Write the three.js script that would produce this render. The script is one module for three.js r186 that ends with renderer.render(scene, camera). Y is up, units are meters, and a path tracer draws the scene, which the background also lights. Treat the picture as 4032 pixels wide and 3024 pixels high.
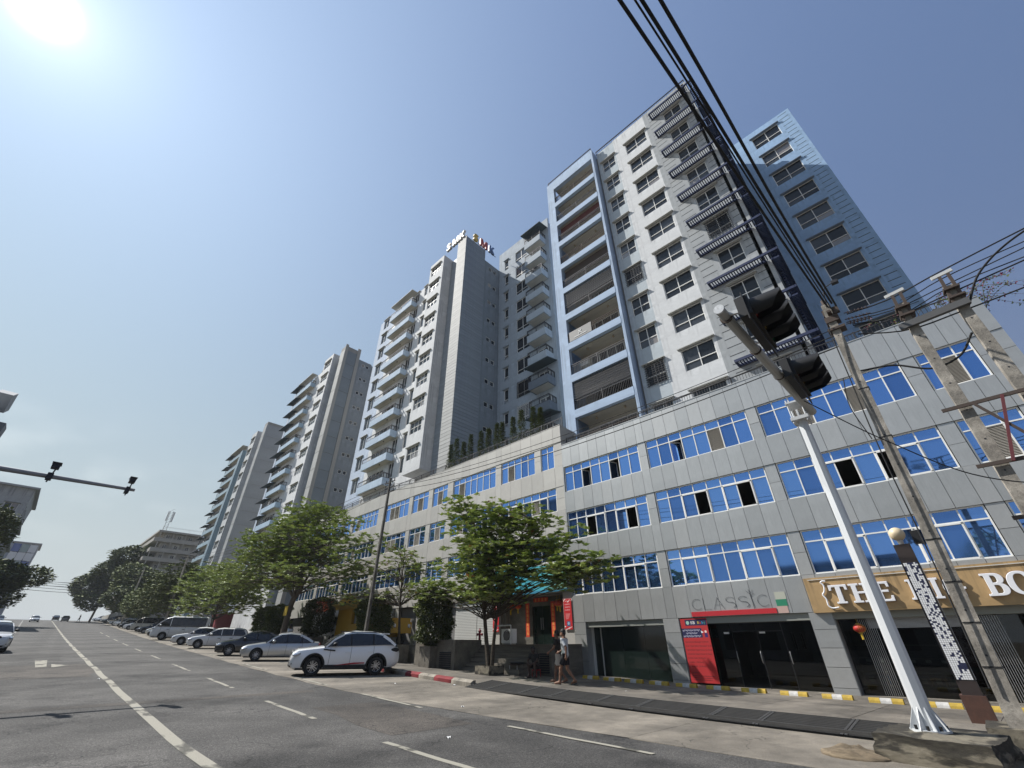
import * as THREE from 'three';
import { mergeGeometries, toCreasedNormals } from 'three/addons/utils/BufferGeometryUtils.js';
import { MarchingCubes } from 'three/addons/objects/MarchingCubes.js';
import { FontLoader } from 'three/addons/loaders/FontLoader.js';
import { TextGeometry } from 'three/addons/geometries/TextGeometry.js';
import { Brush, Evaluator, SUBTRACTION } from 'three-bvh-csg';

// ---------- camera ----------
const scene = new THREE.Scene();
const camera = new THREE.PerspectiveCamera(85.28, 4 / 3, 0.1, 6000);
{
  // right, down and forward axes of the lens in the place's own axes (x towards the shops, y up, -z along the street)
  const f = 1642, u = new THREE.Vector3(-14, -2630, f).normalize(), s = new THREE.Vector3(-2011, 1035.9, f).normalize();
  s.addScaledVector(u, -s.dot(u)).normalize();
  const r = new THREE.Vector3().crossVectors(s, u); if (r.x < 0) r.negate();
  camera.matrixAutoUpdate = true;
  const right = new THREE.Vector3(r.x, u.x, -s.x), up = new THREE.Vector3(-r.y, -u.y, s.y), back = new THREE.Vector3(-r.z, -u.z, s.z);
  camera.quaternion.setFromRotationMatrix(new THREE.Matrix4().makeBasis(right, up, back));
  camera.position.set(0, 1.6, 0);
}
scene.add(camera);
const renderer = new THREE.WebGLRenderer({ antialias: true });
renderer.setSize(1024, 768);
renderer.toneMapping = THREE.LinearToneMapping;
renderer.toneMappingExposure = 1.3;
renderer.shadowMap.enabled = true;

// ---------- sky and sun ----------
const SUN = new THREE.Vector3(-0.289, 0.742, -0.605).normalize();
{
  const W = 1024, H = 512, d = new Float32Array(W * H * 4), v = new THREE.Vector3();
  const sunAz = new THREE.Vector3(SUN.x, 0, SUN.z).normalize();
  const noise = (x, y) => { const n = Math.sin(x * 12.9898 + y * 78.233) * 43758.5453; return n - Math.floor(n); };
  const vn = (x, y) => { const i = Math.floor(x), j = Math.floor(y), a = x - i, b = y - j, s = t => t * t * (3 - 2 * t); const l = (p, q, t) => p + (q - p) * t;
    return l(l(noise(i, j), noise(i + 1, j), s(a)), l(noise(i, j + 1), noise(i + 1, j + 1), s(a)), s(b)); };
  for (let j = 0; j < H; j++) for (let i = 0; i < W; i++) {
    const el = ((j + .5) / H - .5) * Math.PI, az = ((i + .5) / W - .5) * 2 * Math.PI;
    v.set(Math.cos(el) * Math.cos(az), Math.sin(el), Math.cos(el) * Math.sin(az));
    const ang = Math.acos(Math.min(1, Math.max(-1, v.dot(SUN)))) * 57.2958, e = Math.max(0, el * 57.2958);
    const toward = .5 + .5 * (v.x * sunAz.x + v.z * sunAz.z) / Math.max(.05, Math.cos(el));
    const hz = Math.exp(-e / 15), h2 = Math.exp(-e / 34);
    const g1 = Math.exp(-ang / 9.5), g2 = Math.exp(-ang / 40), g0 = Math.exp(-Math.pow(ang / 1.0, 2)), gh = Math.exp(-ang / 2.6);
    let r = .045, g = .09, b = .205;
    const ht = h2 * toward * toward; r += ht * .24; g += ht * .31; b += ht * .12;
    r += .4 * g2 + .05 * g1; g += .5 * g2 + .05 * g1; b += .7 * g2;
    { const q = Math.min(1, hz * (.4 + .62 * toward) * 1.02), L = (a, c) => a + (c - a) * q; r = L(r, .51); g = L(g, .52); b = L(b, .52); }
    const core = 7 * g0 + .42 * gh; r += core; g += core * .98; b += core * .94;
    // a low bank of thin cloud above the far end of the street
    const cx = az * 9 + 40, ce = e * .42;
    const c = Math.max(0, vn(cx * 1.3, ce * 1.4) * .6 + vn(cx * 3.1, ce * 3.1) * .3 + vn(cx * 7, ce * 7) * .12 - .5) * Math.exp(-Math.pow((e - 13) / 4, 2)) * Math.exp(-Math.pow((az + 1.72) / .22, 2));
    r += c * .5; g += c * .47; b += c * .42;
    const k = (j * W + i) * 4; d[k] = r; d[k + 1] = g; d[k + 2] = b; d[k + 3] = 1;
  }
  const t = new THREE.DataTexture(d, W, H, THREE.RGBAFormat, THREE.FloatType);
  t.mapping = THREE.EquirectangularReflectionMapping; t.magFilter = THREE.LinearFilter; t.minFilter = THREE.LinearFilter; t.colorSpace = THREE.LinearSRGBColorSpace; t.needsUpdate = true;
  scene.background = t; scene.environment = t;
}
const sun = new THREE.DirectionalLight(new THREE.Color(1, .965, .91), 5);
sun.position.copy(SUN).multiplyScalar(250).add(new THREE.Vector3(10, 0, -50)); sun.target.position.set(10, 0, -50);
sun.castShadow = true; sun.shadow.mapSize.set(4096, 4096); sun.shadow.radius = 1;
Object.assign(sun.shadow.camera, { left: -170, right: 170, top: 170, bottom: -170, near: 1, far: 700 });
scene.add(sun, sun.target);

// ---------- helpers ----------
let seed = 7; const rnd = () => { seed = (seed * 1664525 + 1013904223) >>> 0; return seed / 4294967296; };
const R = (a, b) => a + (b - a) * rnd(), PI = Math.PI, TAU = PI * 2;
const clamp = (x, a, b) => Math.min(b, Math.max(a, x)), lerp = (a, b, t) => a + (b - a) * t;
const V3 = (x, y, z) => new THREE.Vector3(x, y, z);
const W3 = (X, Y, Z) => new THREE.Vector3(X, Y, -Z);           // place coordinates: Z metres along the street
const lin = (r, g, b) => new THREE.Color().setRGB(r, g, b);
const hash2 = (x, y) => { let n = (x * 374761393 + y * 668265263) | 0; n = Math.imul(n ^ (n >>> 13), 1274126177); return ((n ^ (n >>> 16)) >>> 0) / 4294967296; };
function vnoise(x, y, per) { const i = Math.floor(x), j = Math.floor(y), a = x - i, b = y - j, w = q => ((q % per) + per) % per, s = t => t * t * (3 - 2 * t);
  const h = (p, q) => hash2(w(p), w(q)); return lerp(lerp(h(i, j), h(i + 1, j), s(a)), lerp(h(i, j + 1), h(i + 1, j + 1), s(a)), s(b)); }
const fbm = (u, v, f, o) => { let s = 0, a = .5, n = 0; for (let k = 0; k < o; k++) { s += a * vnoise(u * f + k * 17, v * f + k * 31, f); n += a; a *= .5; f *= 2; } return s / n; };
function tex(n, fn, srgb = true, m = n) { const d = new Uint8Array(n * m * 4); for (let j = 0; j < m; j++) for (let i = 0; i < n; i++) { const c = fn(i / n, j / m), k = (j * n + i) * 4;
  for (let q = 0; q < 3; q++) d[k + q] = clamp(Math.round((typeof c === 'number' ? c : c[q]) * 255), 0, 255); d[k + 3] = 255; }
  const t = new THREE.DataTexture(d, n, m); t.wrapS = t.wrapT = THREE.RepeatWrapping; t.magFilter = THREE.LinearFilter; t.minFilter = THREE.LinearMipmapLinearFilter; t.generateMipmaps = true;
  if (srgb) t.colorSpace = THREE.SRGBColorSpace; t.needsUpdate = true; return t; }
const rep = (t, x, y = x) => { const c = t.clone(); c.repeat.set(x, y); c.needsUpdate = true; return c; };
const mat = (c, rough = .8, o = {}) => new THREE.MeshStandardMaterial({ color: Array.isArray(c) ? lin(...c) : c, roughness: rough, side: THREE.DoubleSide, ...o });
const phys = (c, rough, o = {}) => new THREE.MeshPhysicalMaterial({ color: Array.isArray(c) ? lin(...c) : c, roughness: rough, side: THREE.DoubleSide, ...o });
const used = new Map();
const numbered = n => { const k = used.get(n) || 0; used.set(n, k + 1); return k ? `${n}_${String(k).padStart(3, '0')}` : n; };
const base = new WeakMap();
function thing(name, label, category, X = 0, Y = 0, Z = 0, turn = 0, group) { const o = new THREE.Group(); o.name = numbered(name); o.position.set(X, Y, -Z); o.rotation.y = turn; o.userData = { label, category }; if (group) o.userData.group = group; scene.add(o); base.set(o, W3(X, Y, Z)); return o; }
function tag(o, label, category, group) { o.name = numbered(o.name); o.userData = { label, category }; if (group) o.userData.group = group; scene.add(o); return o; }
function struct(o, kind = 'structure', label, category) { o.name = numbered(o.name); o.userData = { kind }; if (label) o.userData.label = label; if (category) o.userData.category = category; scene.add(o); return o; }
const BOX = new THREE.BoxGeometry(1, 1, 1);
const bof = p => base.get(p) || V3(0, 0, 0);
function mk(name, geo, m, p) { const o = new THREE.Mesh(geo, m); o.name = name; o.castShadow = o.receiveShadow = true; if (p) p.add(o); return o; }
// box piece given by its extents in the place; child of p
function bx(p, name, m, x0, x1, y0, y1, z0, z1) { const o = mk(name, BOX, m, p), b = bof(p); o.position.set((x0 + x1) / 2 - b.x, (y0 + y1) / 2 - b.y, -(z0 + z1) / 2 - b.z); o.scale.set(Math.max(.002, Math.abs(x1 - x0)), Math.max(.002, Math.abs(y1 - y0)), Math.max(.002, Math.abs(z1 - z0))); return o; }
// box whose uv is in metres
function ubox(w, h, d) { const g = new THREE.BoxGeometry(w, h, d), u = g.attributes.uv, n = g.attributes.normal; for (let i = 0; i < u.count; i++) { const a = Math.abs(n.getX(i)) > .5 ? [d, h] : Math.abs(n.getY(i)) > .5 ? [w, d] : [w, h]; u.setXY(i, u.getX(i) * a[0], u.getY(i) * a[1]); } return g; }
function wall(p, name, m, x0, x1, y0, y1, z0, z1) { const b = bof(p), o = mk(name, ubox(Math.abs(x1 - x0), Math.abs(y1 - y0), Math.abs(z1 - z0)), m, p); o.position.set((x0 + x1) / 2 - b.x, (y0 + y1) / 2 - b.y, -(z0 + z1) / 2 - b.z); return o; }
// collector of shapes, merged into one mesh; coordinates relative to its parent when built with off
class MB {
  constructor(off) { this.g = []; this.o = off || V3(0, 0, 0); }
  add(g) { if (!g.index) { const n = g.attributes.position.count, ix = new Uint32Array(n); for (let i = 0; i < n; i++) ix[i] = i; g.setIndex(new THREE.BufferAttribute(ix, 1)); } for (const k of Object.keys(g.attributes)) if (!['position', 'normal', 'uv'].includes(k)) g.deleteAttribute(k); this.g.push(g); return this; }
  box(x0, x1, y0, y1, z0, z1) { const g = ubox(Math.abs(x1 - x0), Math.abs(y1 - y0), Math.abs(z1 - z0)); g.translate((x0 + x1) / 2 - this.o.x, (y0 + y1) / 2 - this.o.y, -(z0 + z1) / 2 - this.o.z); return this.add(g); }
  bar(a, b, w, h = w) { const d = b.clone().sub(a), l = d.length(), g = ubox(w, l, h); g.applyQuaternion(new THREE.Quaternion().setFromUnitVectors(V3(0, 1, 0), d.normalize())); const c = a.clone().add(b).multiplyScalar(.5); g.translate(c.x - this.o.x, c.y - this.o.y, c.z - this.o.z); return this.add(g); }
  rod(a, b, r0, r1 = r0, n = 8) { const d = b.clone().sub(a), l = d.length(), g = new THREE.CylinderGeometry(r1, r0, l, n, 1); g.applyQuaternion(new THREE.Quaternion().setFromUnitVectors(V3(0, 1, 0), d.normalize())); const c = a.clone().add(b).multiplyScalar(.5); g.translate(c.x - this.o.x, c.y - this.o.y, c.z - this.o.z); return this.add(g); }
  tube(pts, r, n = 24, k = 5) { const g = new THREE.TubeGeometry(new THREE.CatmullRomCurve3(pts), n, r, k); g.translate(-this.o.x, -this.o.y, -this.o.z); return this.add(g); }
  ball(c, r, sx = 1, sy = 1, sz = 1, n = 12) { const g = new THREE.SphereGeometry(r, n, Math.max(6, n * .7 | 0)); g.scale(sx, sy, sz); g.translate(c.x - this.o.x, c.y - this.o.y, c.z - this.o.z); return this.add(g); }
  geo() { return mergeGeometries(this.g); }
  mesh(name, m, p) { return mk(name, this.geo(), m, p); }
}
const mbp = p => new MB(bof(p));
function canvasTex(w, h, draw) { const c = document.createElement('canvas'); c.width = w; c.height = h; draw(c.getContext('2d'), w, h); const t = new THREE.CanvasTexture(c); t.colorSpace = THREE.SRGBColorSpace; t.magFilter = THREE.LinearFilter; return t; }
// flat printed sheet facing -x (the street), a thin box with the print on its front face
function sheetX(p, name, t, X, y0, y1, z0, z1, rough = .6, thick = .02) { const m = mat(0xffffff, rough, { map: t }), g = new THREE.BoxGeometry(thick, y1 - y0, Math.abs(z1 - z0)); const o = mk(name, g, m, p), b = p ? bof(p) : V3(0, 0, 0); o.position.set(X - b.x, (y0 + y1) / 2 - b.y, -(z0 + z1) / 2 - b.z); return o; }

// ---------- lie of the land ----------
const TH = 2.912 * PI / 180, ST = Math.sin(TH), CT = Math.cos(TH);
const sp = (a, k) => a / k > 30 ? a : Math.log1p(Math.exp(Math.max(-50, a / k))) * k;
const hz = z => .037 * sp(z - 10, 3) + .009 * sp(z - 60, 10) - .046 * sp(z - 235, 12);
const lat = (x, z = 0) => (z > 15.55 ? clamp((x - 12.38) / .04, 0, 1) : clamp((x - 12.1) / 1.3, 0, 1)) * .14 - clamp((x - 13.4) / 6, 0, 1) * .08;
const xr = (X, Z) => X * CT - Z * ST, zr = (X, Z) => Z * CT + X * ST, fromR = (a, z) => [a * CT + z * ST, z * CT - a * ST];
const G = (X, Z) => hz(zr(X, Z)) + lat(xr(X, Z), zr(X, Z));
scene.fog = new THREE.FogExp2(new THREE.Color(.72, .78, .84), .0003);
// ---------- materials ----------
const speck = tex(512, (u, v) => { const g = hash2(u * 512 | 0, v * 512 | 0), h = hash2((u * 256 | 0) + 999, v * 256 | 0), p = fbm(u, v, 4, 4), q = fbm(u + .3, v + .6, 16, 3); return .88 + .16 * (g - .5) + .12 * (h - .5) + .2 * (p - .5) + .14 * (q - .5) - (q > .68 ? .12 : 0); });
const stainT = tex(1024, (u, v) => { const a = fbm(u, v, 5, 5), b = fbm(u + .37, v + .11, 24, 4), s = fbm(u * 1, v + .5, 3, 3), crack = Math.abs(fbm(u + .2, v + .7, 6, 4) - .5) < .006 && s > .5 ? -.16 : 0; const k = .62 + .34 * (a - .5) + .16 * (b - .5) + .24 * (hash2(u * 1024 | 0, v * 1024 | 0) - .5) + crack; return [k, k * .96, k * .895]; });
const asphT = tex(1024, (u, v) => { const g = hash2(u * 1024 | 0, v * 1024 | 0), h = hash2((u * 512 | 0) + 77, v * 512 | 0), a = fbm(u, v, 4, 5), b = fbm(u + .5, v, 11, 3), oil = Math.max(0, fbm(u + .8, v + .2, 7, 4) - .58); const crack = Math.abs(fbm(u + .1, v + .3, 5, 5) - .5) < .005 ? -.15 : 0;
  const k = .44 + .32 * (g - .5) + .24 * (h - .5) + .28 * (a - .5) + .16 * (b - .5) - oil * .55 + crack + (h > .985 ? .14 : 0); return [k * 1.02, k, k * .97]; });
const wornT = tex(512, (u, v) => { const a = fbm(u, v, 9, 5), g = hash2(u * 512 | 0, v * 512 | 0), w = clamp((a - .56) * 9, 0, 1); const k = lerp(.95 + .12 * (g - .5), .52 + .2 * (g - .5), w); return [k, k, k * .98]; });
const mottleT = tex(512, (u, v) => { const a = fbm(u, v, 6, 5), b = fbm(u + .3, v + .7, 20, 3), w = clamp((a - .5) * 6 + .5, 0, 1) * .45 + .45; const k = w + .25 * (b - .5) + .1 * (hash2(u * 512 | 0, v * 512 | 0) - .5); return [k, k * .97, k * .9]; });
const roughB = tex(512, (u, v) => .5 + .5 * (hash2(u * 512 | 0, v * 512 | 0) - .5) + .4 * (fbm(u, v, 32, 2) - .5), false);
const plasterT = tex(512, (u, v) => { const a = fbm(u, v, 5, 5), b = fbm(u + .4, v + .2, 30, 2), run = Math.max(0, fbm(u, .5 + v * .04, 48, 2) - .5) * Math.max(0, fbm(u + .2, v, 4, 3) - .42) * 7, patch = fbm(u + .6, v + .1, 7, 2) > .66 ? .035 : 0; const k = .9 + .13 * (a - .5) + .05 * (b - .5) - .2 * run + patch; return [k, k, k * .995]; });
const plasterB = tex(256, (u, v) => fbm(u, v, 8, 5), false);
const paint = (c, o = {}) => mat(c, .85, { map: rep(plasterT, .16), bumpMap: rep(plasterB, .5), bumpScale: .006, ...o });
const M = {
  asphalt: mat([.34, .335, .33], .9, { map: rep(asphT, .12), bumpMap: rep(roughB, .9), bumpScale: .006 }),
  concrete: mat([.51, .49, .46], .92, { map: rep(stainT, .17), bumpMap: rep(roughB, .6), bumpScale: .004 }),
  paving: mat([.38, .365, .345], .92, { map: rep(stainT, .23), bumpMap: rep(roughB, .6), bumpScale: .004 }),
  oldConcrete: mat([.25, .235, .205], .95, { map: rep(mottleT, .8), bumpMap: rep(roughB, 2), bumpScale: .012 }),
  blockConcrete: mat([.4, .39, .37], .95, { map: rep(stainT, .4), bumpMap: rep(roughB, 1), bumpScale: .006 }),
  earth: mat([.42, .36, .27], 1, { map: rep(stainT, .1) }),
  marking: mat([.33, .31, .265], .85, { map: rep(wornT, .35) }),
  markWhite: mat([.42, .41, .4], .85, { map: rep(wornT, .35) }),
  iron: mat([.035, .035, .04], .6, { metalness: .3 }), ironRust: mat([.075, .055, .045], .85),
  grate: mat([.055, .053, .05], .7, { map: rep(speck, 1.5) }),
  frame: mat([.82, .81, .77], .45), frameGrey: mat([.6, .6, .57], .5),
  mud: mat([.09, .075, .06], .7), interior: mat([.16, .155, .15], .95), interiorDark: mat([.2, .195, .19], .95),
  blueGlass: mat([.155, .32, .7], .03, { metalness: .92 }), blueGlassB: mat([.13, .28, .63], .05, { metalness: .9 }), blueGlassC: mat([.175, .35, .73], .02, { metalness: .92 }), blueGlassD: mat([.1, .22, .52], .06, { metalness: .88 }),
  greyGlass: phys([.05, .056, .065], .07, { ior: 1.5 }), curtain: phys([.22, .2, .185], .16, { clearcoat: 1, clearcoatRoughness: .03 }),
  navyGlass: mat([.035, .07, .17], .04, { metalness: .8 }),
  darkGlass: phys([.022, .026, .032], .06, { specularIntensity: .85, ior: 1.45 }),
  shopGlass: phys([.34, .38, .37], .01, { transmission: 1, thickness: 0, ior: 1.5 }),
  filmGlass: phys([.012, .02, .017], .05, { ior: 1.5 }),
  white: mat([.78, .78, .76], .6), black: mat([.007, .007, .008], .6), rubber: mat([.018, .018, .018], .85),
  steel: mat([.5, .5, .5], .35, { metalness: .8 }), red: mat([.55, .03, .03], .6), yellow: mat([.68, .47, .06], .7), navy: mat([.012, .022, .075], .55),
  bark: mat([.2, .17, .135], .95, { map: rep(stainT, 2.2), bumpMap: rep(roughB, 3), bumpScale: .02 }), barkDark: mat([.15, .125, .1], .95, { bumpMap: rep(roughB, 3), bumpScale: .02 }),
};
// brushed cladding panels: four dirt patterns, each in four greys of its batch
const panelT = [0, 1, 2, 3].map(k => tex(256, (u, v) => { const a = fbm(u + k * .23, v + k * .41, 4, 4), drip = Math.max(0, fbm(u + k * .37, .3 + k * .1, 24, 2) - .56) * Math.max(0, fbm(u + k * .2, v * .3, 6, 2) - .25), d = fbm(u + k * .5, v, 48, 2); const q = .94 + .06 * (a - .5) + .03 * (d - .5) - .22 * drip; return [q, q * .997, q * .985]; }));
const panelsM = [[.49, .5, .505], [.51, .52, .525], [.465, .475, .48], [.525, .53, .53]].map((c, i) => mat(c, .4, { metalness: .5, map: panelT[i] }));
const panelsOld = [[.52, .505, .475], [.55, .535, .505], [.49, .475, .45], [.53, .51, .48]].map((c, i) => mat(c, .6, { metalness: .1, map: panelT[(i + 1) % 4] }));
const louvreM = mat([.5, .46, .4], .7);

// ---------- ground ----------
function landSheet(name, as, zs, dy, m, kind, raised = true) {   // as: lateral stations (numbers or functions of z); zs: stations along the road
  const pos = [], uv = [], idx = [], na = as.length;
  for (const z of zs) for (const q of as) { const a = typeof q === 'function' ? q(z) : q, [X, Z] = fromR(a, z), dig = name === 'ground' && a > 12.1 && a < 13.4 && z > -9 && z < 15.5 ? -.4 : 0; pos.push(X, hz(z) + (raised ? lat(a, z) : 0) + dy + dig, -Z); uv.push(a, z); }
  for (let j = 0; j + 1 < zs.length; j++) for (let i = 0; i + 1 < na; i++) { const k = j * na + i; idx.push(k, k + 1, k + na, k + 1, k + na + 1, k + na); }
  const g = new THREE.BufferGeometry(); g.setAttribute('position', new THREE.Float32BufferAttribute(pos, 3)); g.setAttribute('uv', new THREE.Float32BufferAttribute(uv, 2)); g.setIndex(idx); g.computeVertexNormals();
  return mk(name, g, m);
}
const range = (a, b, d) => { const o = []; for (let x = a; x < b - 1e-6; x += d) o.push(x); o.push(b); return o; };
const zNear = [...range(-60, -8, 8), ...range(-6, 40, 1), ...range(44, 130, 5), ...range(140, 320, 10)];
struct(landSheet('ground', [-4000, -900, -200, -60, -30, -20, -14, -6, 2, 8, 12.09, 12.11, 13.39, 13.41, 16, 19.4, 24, 40, 80, 200, 900, 4000], [-4000, -900, -200, ...zNear, 500, 1200, 4000], -.07, M.earth));
// repaired strips of newer and older asphalt
const edgeA = z => { const p = [[-60, 9], [3, 9], [8.5, 8.8], [13.4, 8.2], [17.7, 7.85], [26, 7.7], [60, 7.7], [400, 7.7]]; for (let i = 0; i + 1 < p.length; i++) if (z <= p[i + 1][0]) return lerp(p[i][1], p[i + 1][1], (z - p[i][0]) / (p[i + 1][0] - p[i][0])) + .05 * Math.sin(z * 2.1) + .03 * Math.sin(z * 5.3); return 7.7; };
struct(landSheet('road', [-14, -8, -4, 0, 3, 6, z => edgeA(z)], zNear, 0, M.asphalt));
{
  const old = M.asphalt.clone(), neu = M.asphalt.clone(), brown = M.asphalt.clone(); old.color.multiplyScalar(1.22); neu.color.multiplyScalar(.72); brown.color.multiply(new THREE.Color(1.02, .93, .85));
  const wob = (a, k) => z => a + .14 * Math.sin(z * k) + .08 * Math.sin(z * k * 2.7 + a);
  [[wob(-6, 1.1), wob(1.7, .9), [26, 27, 28, 29, 30, 31, 32, 33], brown], [wob(-5, .8), wob(.6, 1.3), [36, 38, 40, 42], neu], [wob(2.5, 1.4), wob(3.6, 1.7), [14.6, 15, 15.4, 15.9], old], [wob(3.0, 1.1), wob(7.4, .8), [22.2, 22.6, 23], neu], [wob(-6, 1), wob(6.9, 1.2), [17.2, 17.45, 17.7], brown], [wob(5.6, .6), wob(7.6, .7), [9.5, 11, 12.5, 14], brown], [wob(.2, .7), wob(2.0, .6), [3, 5, 7, 9, 11], old]].forEach(([a, b, zs, m], i) => struct(landSheet('road_patch', [a, z => (a(z) + b(z)) / 2, b], zs, .0035, m)));
}
// concrete slabs of the parking strip and of the pavement, each a piece with its own edges
function slabGeo(a0, a1, z0, z1, dy, thick = .045) {
  const nx = 2, nz = 3, pos = [], uv = [], idx = []; const f = q => typeof q === 'function' ? q : () => q, A0 = f(a0), A1 = f(a1);
  const P = (i, j, y) => { const z = lerp(z0, z1, j / nz), a = lerp(A0(z), A1(z), i / nx), [X, Z] = fromR(a, z); pos.push(X, hz(z) + lat(a, z) + dy + y, -Z); uv.push(a, z); return pos.length / 3 - 1; };
  const top = []; for (let j = 0; j <= nz; j++) { top.push([]); for (let i = 0; i <= nx; i++) top[j].push(P(i, j, 0)); }
  for (let j = 0; j < nz; j++) for (let i = 0; i < nx; i++) idx.push(top[j][i], top[j][i + 1], top[j + 1][i], top[j][i + 1], top[j + 1][i + 1], top[j + 1][i]);
  const rim = []; for (let i = 0; i < nx; i++) rim.push([i, 0]); for (let j = 0; j < nz; j++) rim.push([nx, j]); for (let i = nx; i > 0; i--) rim.push([i, nz]); for (let j = nz; j > 0; j--) rim.push([0, j]);
  const t = rim.map(([i, j]) => P(i, j, 0)), b = rim.map(([i, j]) => P(i, j, -thick));
  for (let k = 0; k < rim.length; k++) { const n = (k + 1) % rim.length; idx.push(t[k], b[k], t[n], t[n], b[k], b[n]); }
  const g = new THREE.BufferGeometry(); g.setAttribute('position', new THREE.Float32BufferAttribute(pos, 3)); g.setAttribute('uv', new THREE.Float32BufferAttribute(uv, 2)); g.setIndex(idx); g.computeVertexNormals(); return g;
}
const strip = struct(Object.assign(new THREE.Group(), { name: 'parking_strip' }));
const pavement = struct(Object.assign(new THREE.Group(), { name: 'pavement' }));
const slabM = [1, .93, 1.06, .97].map(k => { const c = M.concrete.clone(); c.color.multiplyScalar(k); return c; }), paveM = [1, .9, 1.07, .95, .84].map(k => { const c = M.paving.clone(); c.color.multiplyScalar(k); return c; });
{
  const zs = [-9, -3.2, 1.6, 6.2, 10.4, 15.3, 20, 25, 30, 35, 40, 46, 52, 60, 70, 82, 96, 112, 130, 150, 175, 200, 230];
  for (let i = 0; i + 1 < zs.length; i++) mk('slab', slabGeo(edgeA, z => z > 15.3 ? 12.38 : 12.08, zs[i], zs[i + 1] - .012, .006), slabM[i % 4], strip);
  const pz = [-9, -6, -3.6, -1.2, 1.2, 3.5, 5.8, 8.2, 10.6, 13, 15.4, 18, 20.6, 23.4, 27, 31, 36, 42, 50, 60, 72, 86, 102, 120, 140, 165, 190], pa = [13.42, 15.5, 17.55];
  for (let i = 0; i + 1 < pz.length; i++) for (let k = 0; k < 3; k++) { const a0 = k === 0 && pz[i] > 15 ? 12.66 : pa[k], a1 = k < 2 ? pa[k + 1] - .014 : (z => Math.max(18, (20.9 - z * ST) / CT)); mk('slab', slabGeo(a0, a1, pz[i], pz[i + 1] - .014, .012 + .004 * rnd()), paveM[(i * 3 + k * 2) % 5], pavement); }
}
// painted lines: quads that follow the land
function ribbon(pts, w, dy, z = 3) { const pos = [], uv = [], idx = []; const n = pts.length; for (let i = 0; i < n; i++) { const [X, Z] = pts[i], a = pts[Math.max(0, i - 1)], b = pts[Math.min(n - 1, i + 1)]; let dx = b[0] - a[0], dz = b[1] - a[1]; const l = Math.hypot(dx, dz); dx /= l; dz /= l; const e = .012 * Math.sin(i * 3.7 + Z); for (const s of [-1, 1]) { const x = X + s * (w / 2 + e * s) * dz, q = Z - s * (w / 2) * dx; pos.push(x, G(x, q) + dy, -q); uv.push(s * w / 2, i * .5); } }
  for (let i = 0; i + 1 < n; i++) { const k = i * 2; idx.push(k, k + 1, k + 2, k + 1, k + 3, k + 2); } const g = new THREE.BufferGeometry(); g.setAttribute('position', new THREE.Float32BufferAttribute(pos, 3)); g.setAttribute('uv', new THREE.Float32BufferAttribute(uv, 2)); g.setIndex(idx); g.computeVertexNormals(); return g; }
const mainX = Z => 2.62 + .0245 * Z, laneX = Z => 5.27 + .0425 * Z, parkX = Z => 8.05 + .0508 * Z, leftX = Z => -.25 + .0085 * Z;
{
  const lines = struct(Object.assign(new THREE.Group(), { name: 'road_markings' }));
  mk('centre_line', ribbon(range(-4, 220, 1.2).map(Z => [mainX(Z) + .02 * Math.sin(Z * .9), Z]), .21, .006), M.marking, lines);
  for (const [a, b] of [[-3.5, -.6], [5.2, 8.75], [12.05, 15.7], [19.3, 23.2], [26.8, 31.2], [35.4, 39], [44, 48], [53, 58], [63, 68], [74, 80], [86, 92]]) mk('lane_dash', ribbon(range(a, b, .6).map(Z => [laneX(Z), Z]), .13, .006), M.marking, lines);
  for (const [a, b] of [[-2.4, 1.0], [4.7, 8.3], [11.8, 15.4], [18.2, 21.9], [25.6, 30], [34.4, 39], [44, 49.6], [55, 60]]) mk('parking_dash', ribbon(range(a, b, .6).map(Z => [parkX(Z) + (Z > 28 ? (Z - 28) * .018 : 0), Z]), .12, .012), M.marking, lines);
  for (let Z = 46; Z < 190; Z += 8.4) mk('edge_dash', ribbon(range(Z, Z + 4.6, 1.2).map(q => [leftX(q), q]), .2, .006), M.markWhite, lines);
  // worn turn arrow
  const ar = (pts) => { const s = new THREE.Shape(pts.map(p => new THREE.Vector2(p[0], p[1]))), g = new THREE.ShapeGeometry(s), p = g.attributes.position; for (let i = 0; i < p.count; i++) { const X = p.getX(i), Z = p.getY(i); p.setXYZ(i, X, G(X, Z) + .006, -Z); } g.computeVertexNormals(); return g; };
  mk('arrow', ar([[1.42, 31.6], [1.8, 31.8], [1.98, 36.6], [1.5, 36.6]]), M.marking, lines); mk('arrow', ar([[1.95, 31.3], [2.62, 32.4], [2.02, 33.4]]), M.marking, lines);
}
// kerb of painted stones
{
  const kerb = struct(Object.assign(new THREE.Group(), { name: 'kerb' }));
  const km = [mat([.26, .025, .03], .85, { map: rep(speck, 1.3) }), mat([.72, .7, .66], .85, { map: rep(stainT, .9) }), mat([.32, .31, .29], .95, { map: rep(stainT, .8) })];
  const zs = [15.6, 16.9, 18.15, 19.35, 20.5, 21.5, 22.5, 23.6]; const cols = [1, 0, 1, 0, 1, 2, 0]; let i = 0;
  for (; i + 1 < zs.length; i++) mk('kerb_stone', slabGeo(12.4, 12.64, zs[i], zs[i + 1] - .015, .05, .26), km[cols[i]], kerb);
  for (let z = 23.6, k = 1; z < 150; z += 1.2, k++) mk('kerb_stone', slabGeo(12.4, 12.64, z, z + 1.185, .05, .26), km[k % 2 ? 1 : 0], kerb);
}
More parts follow.
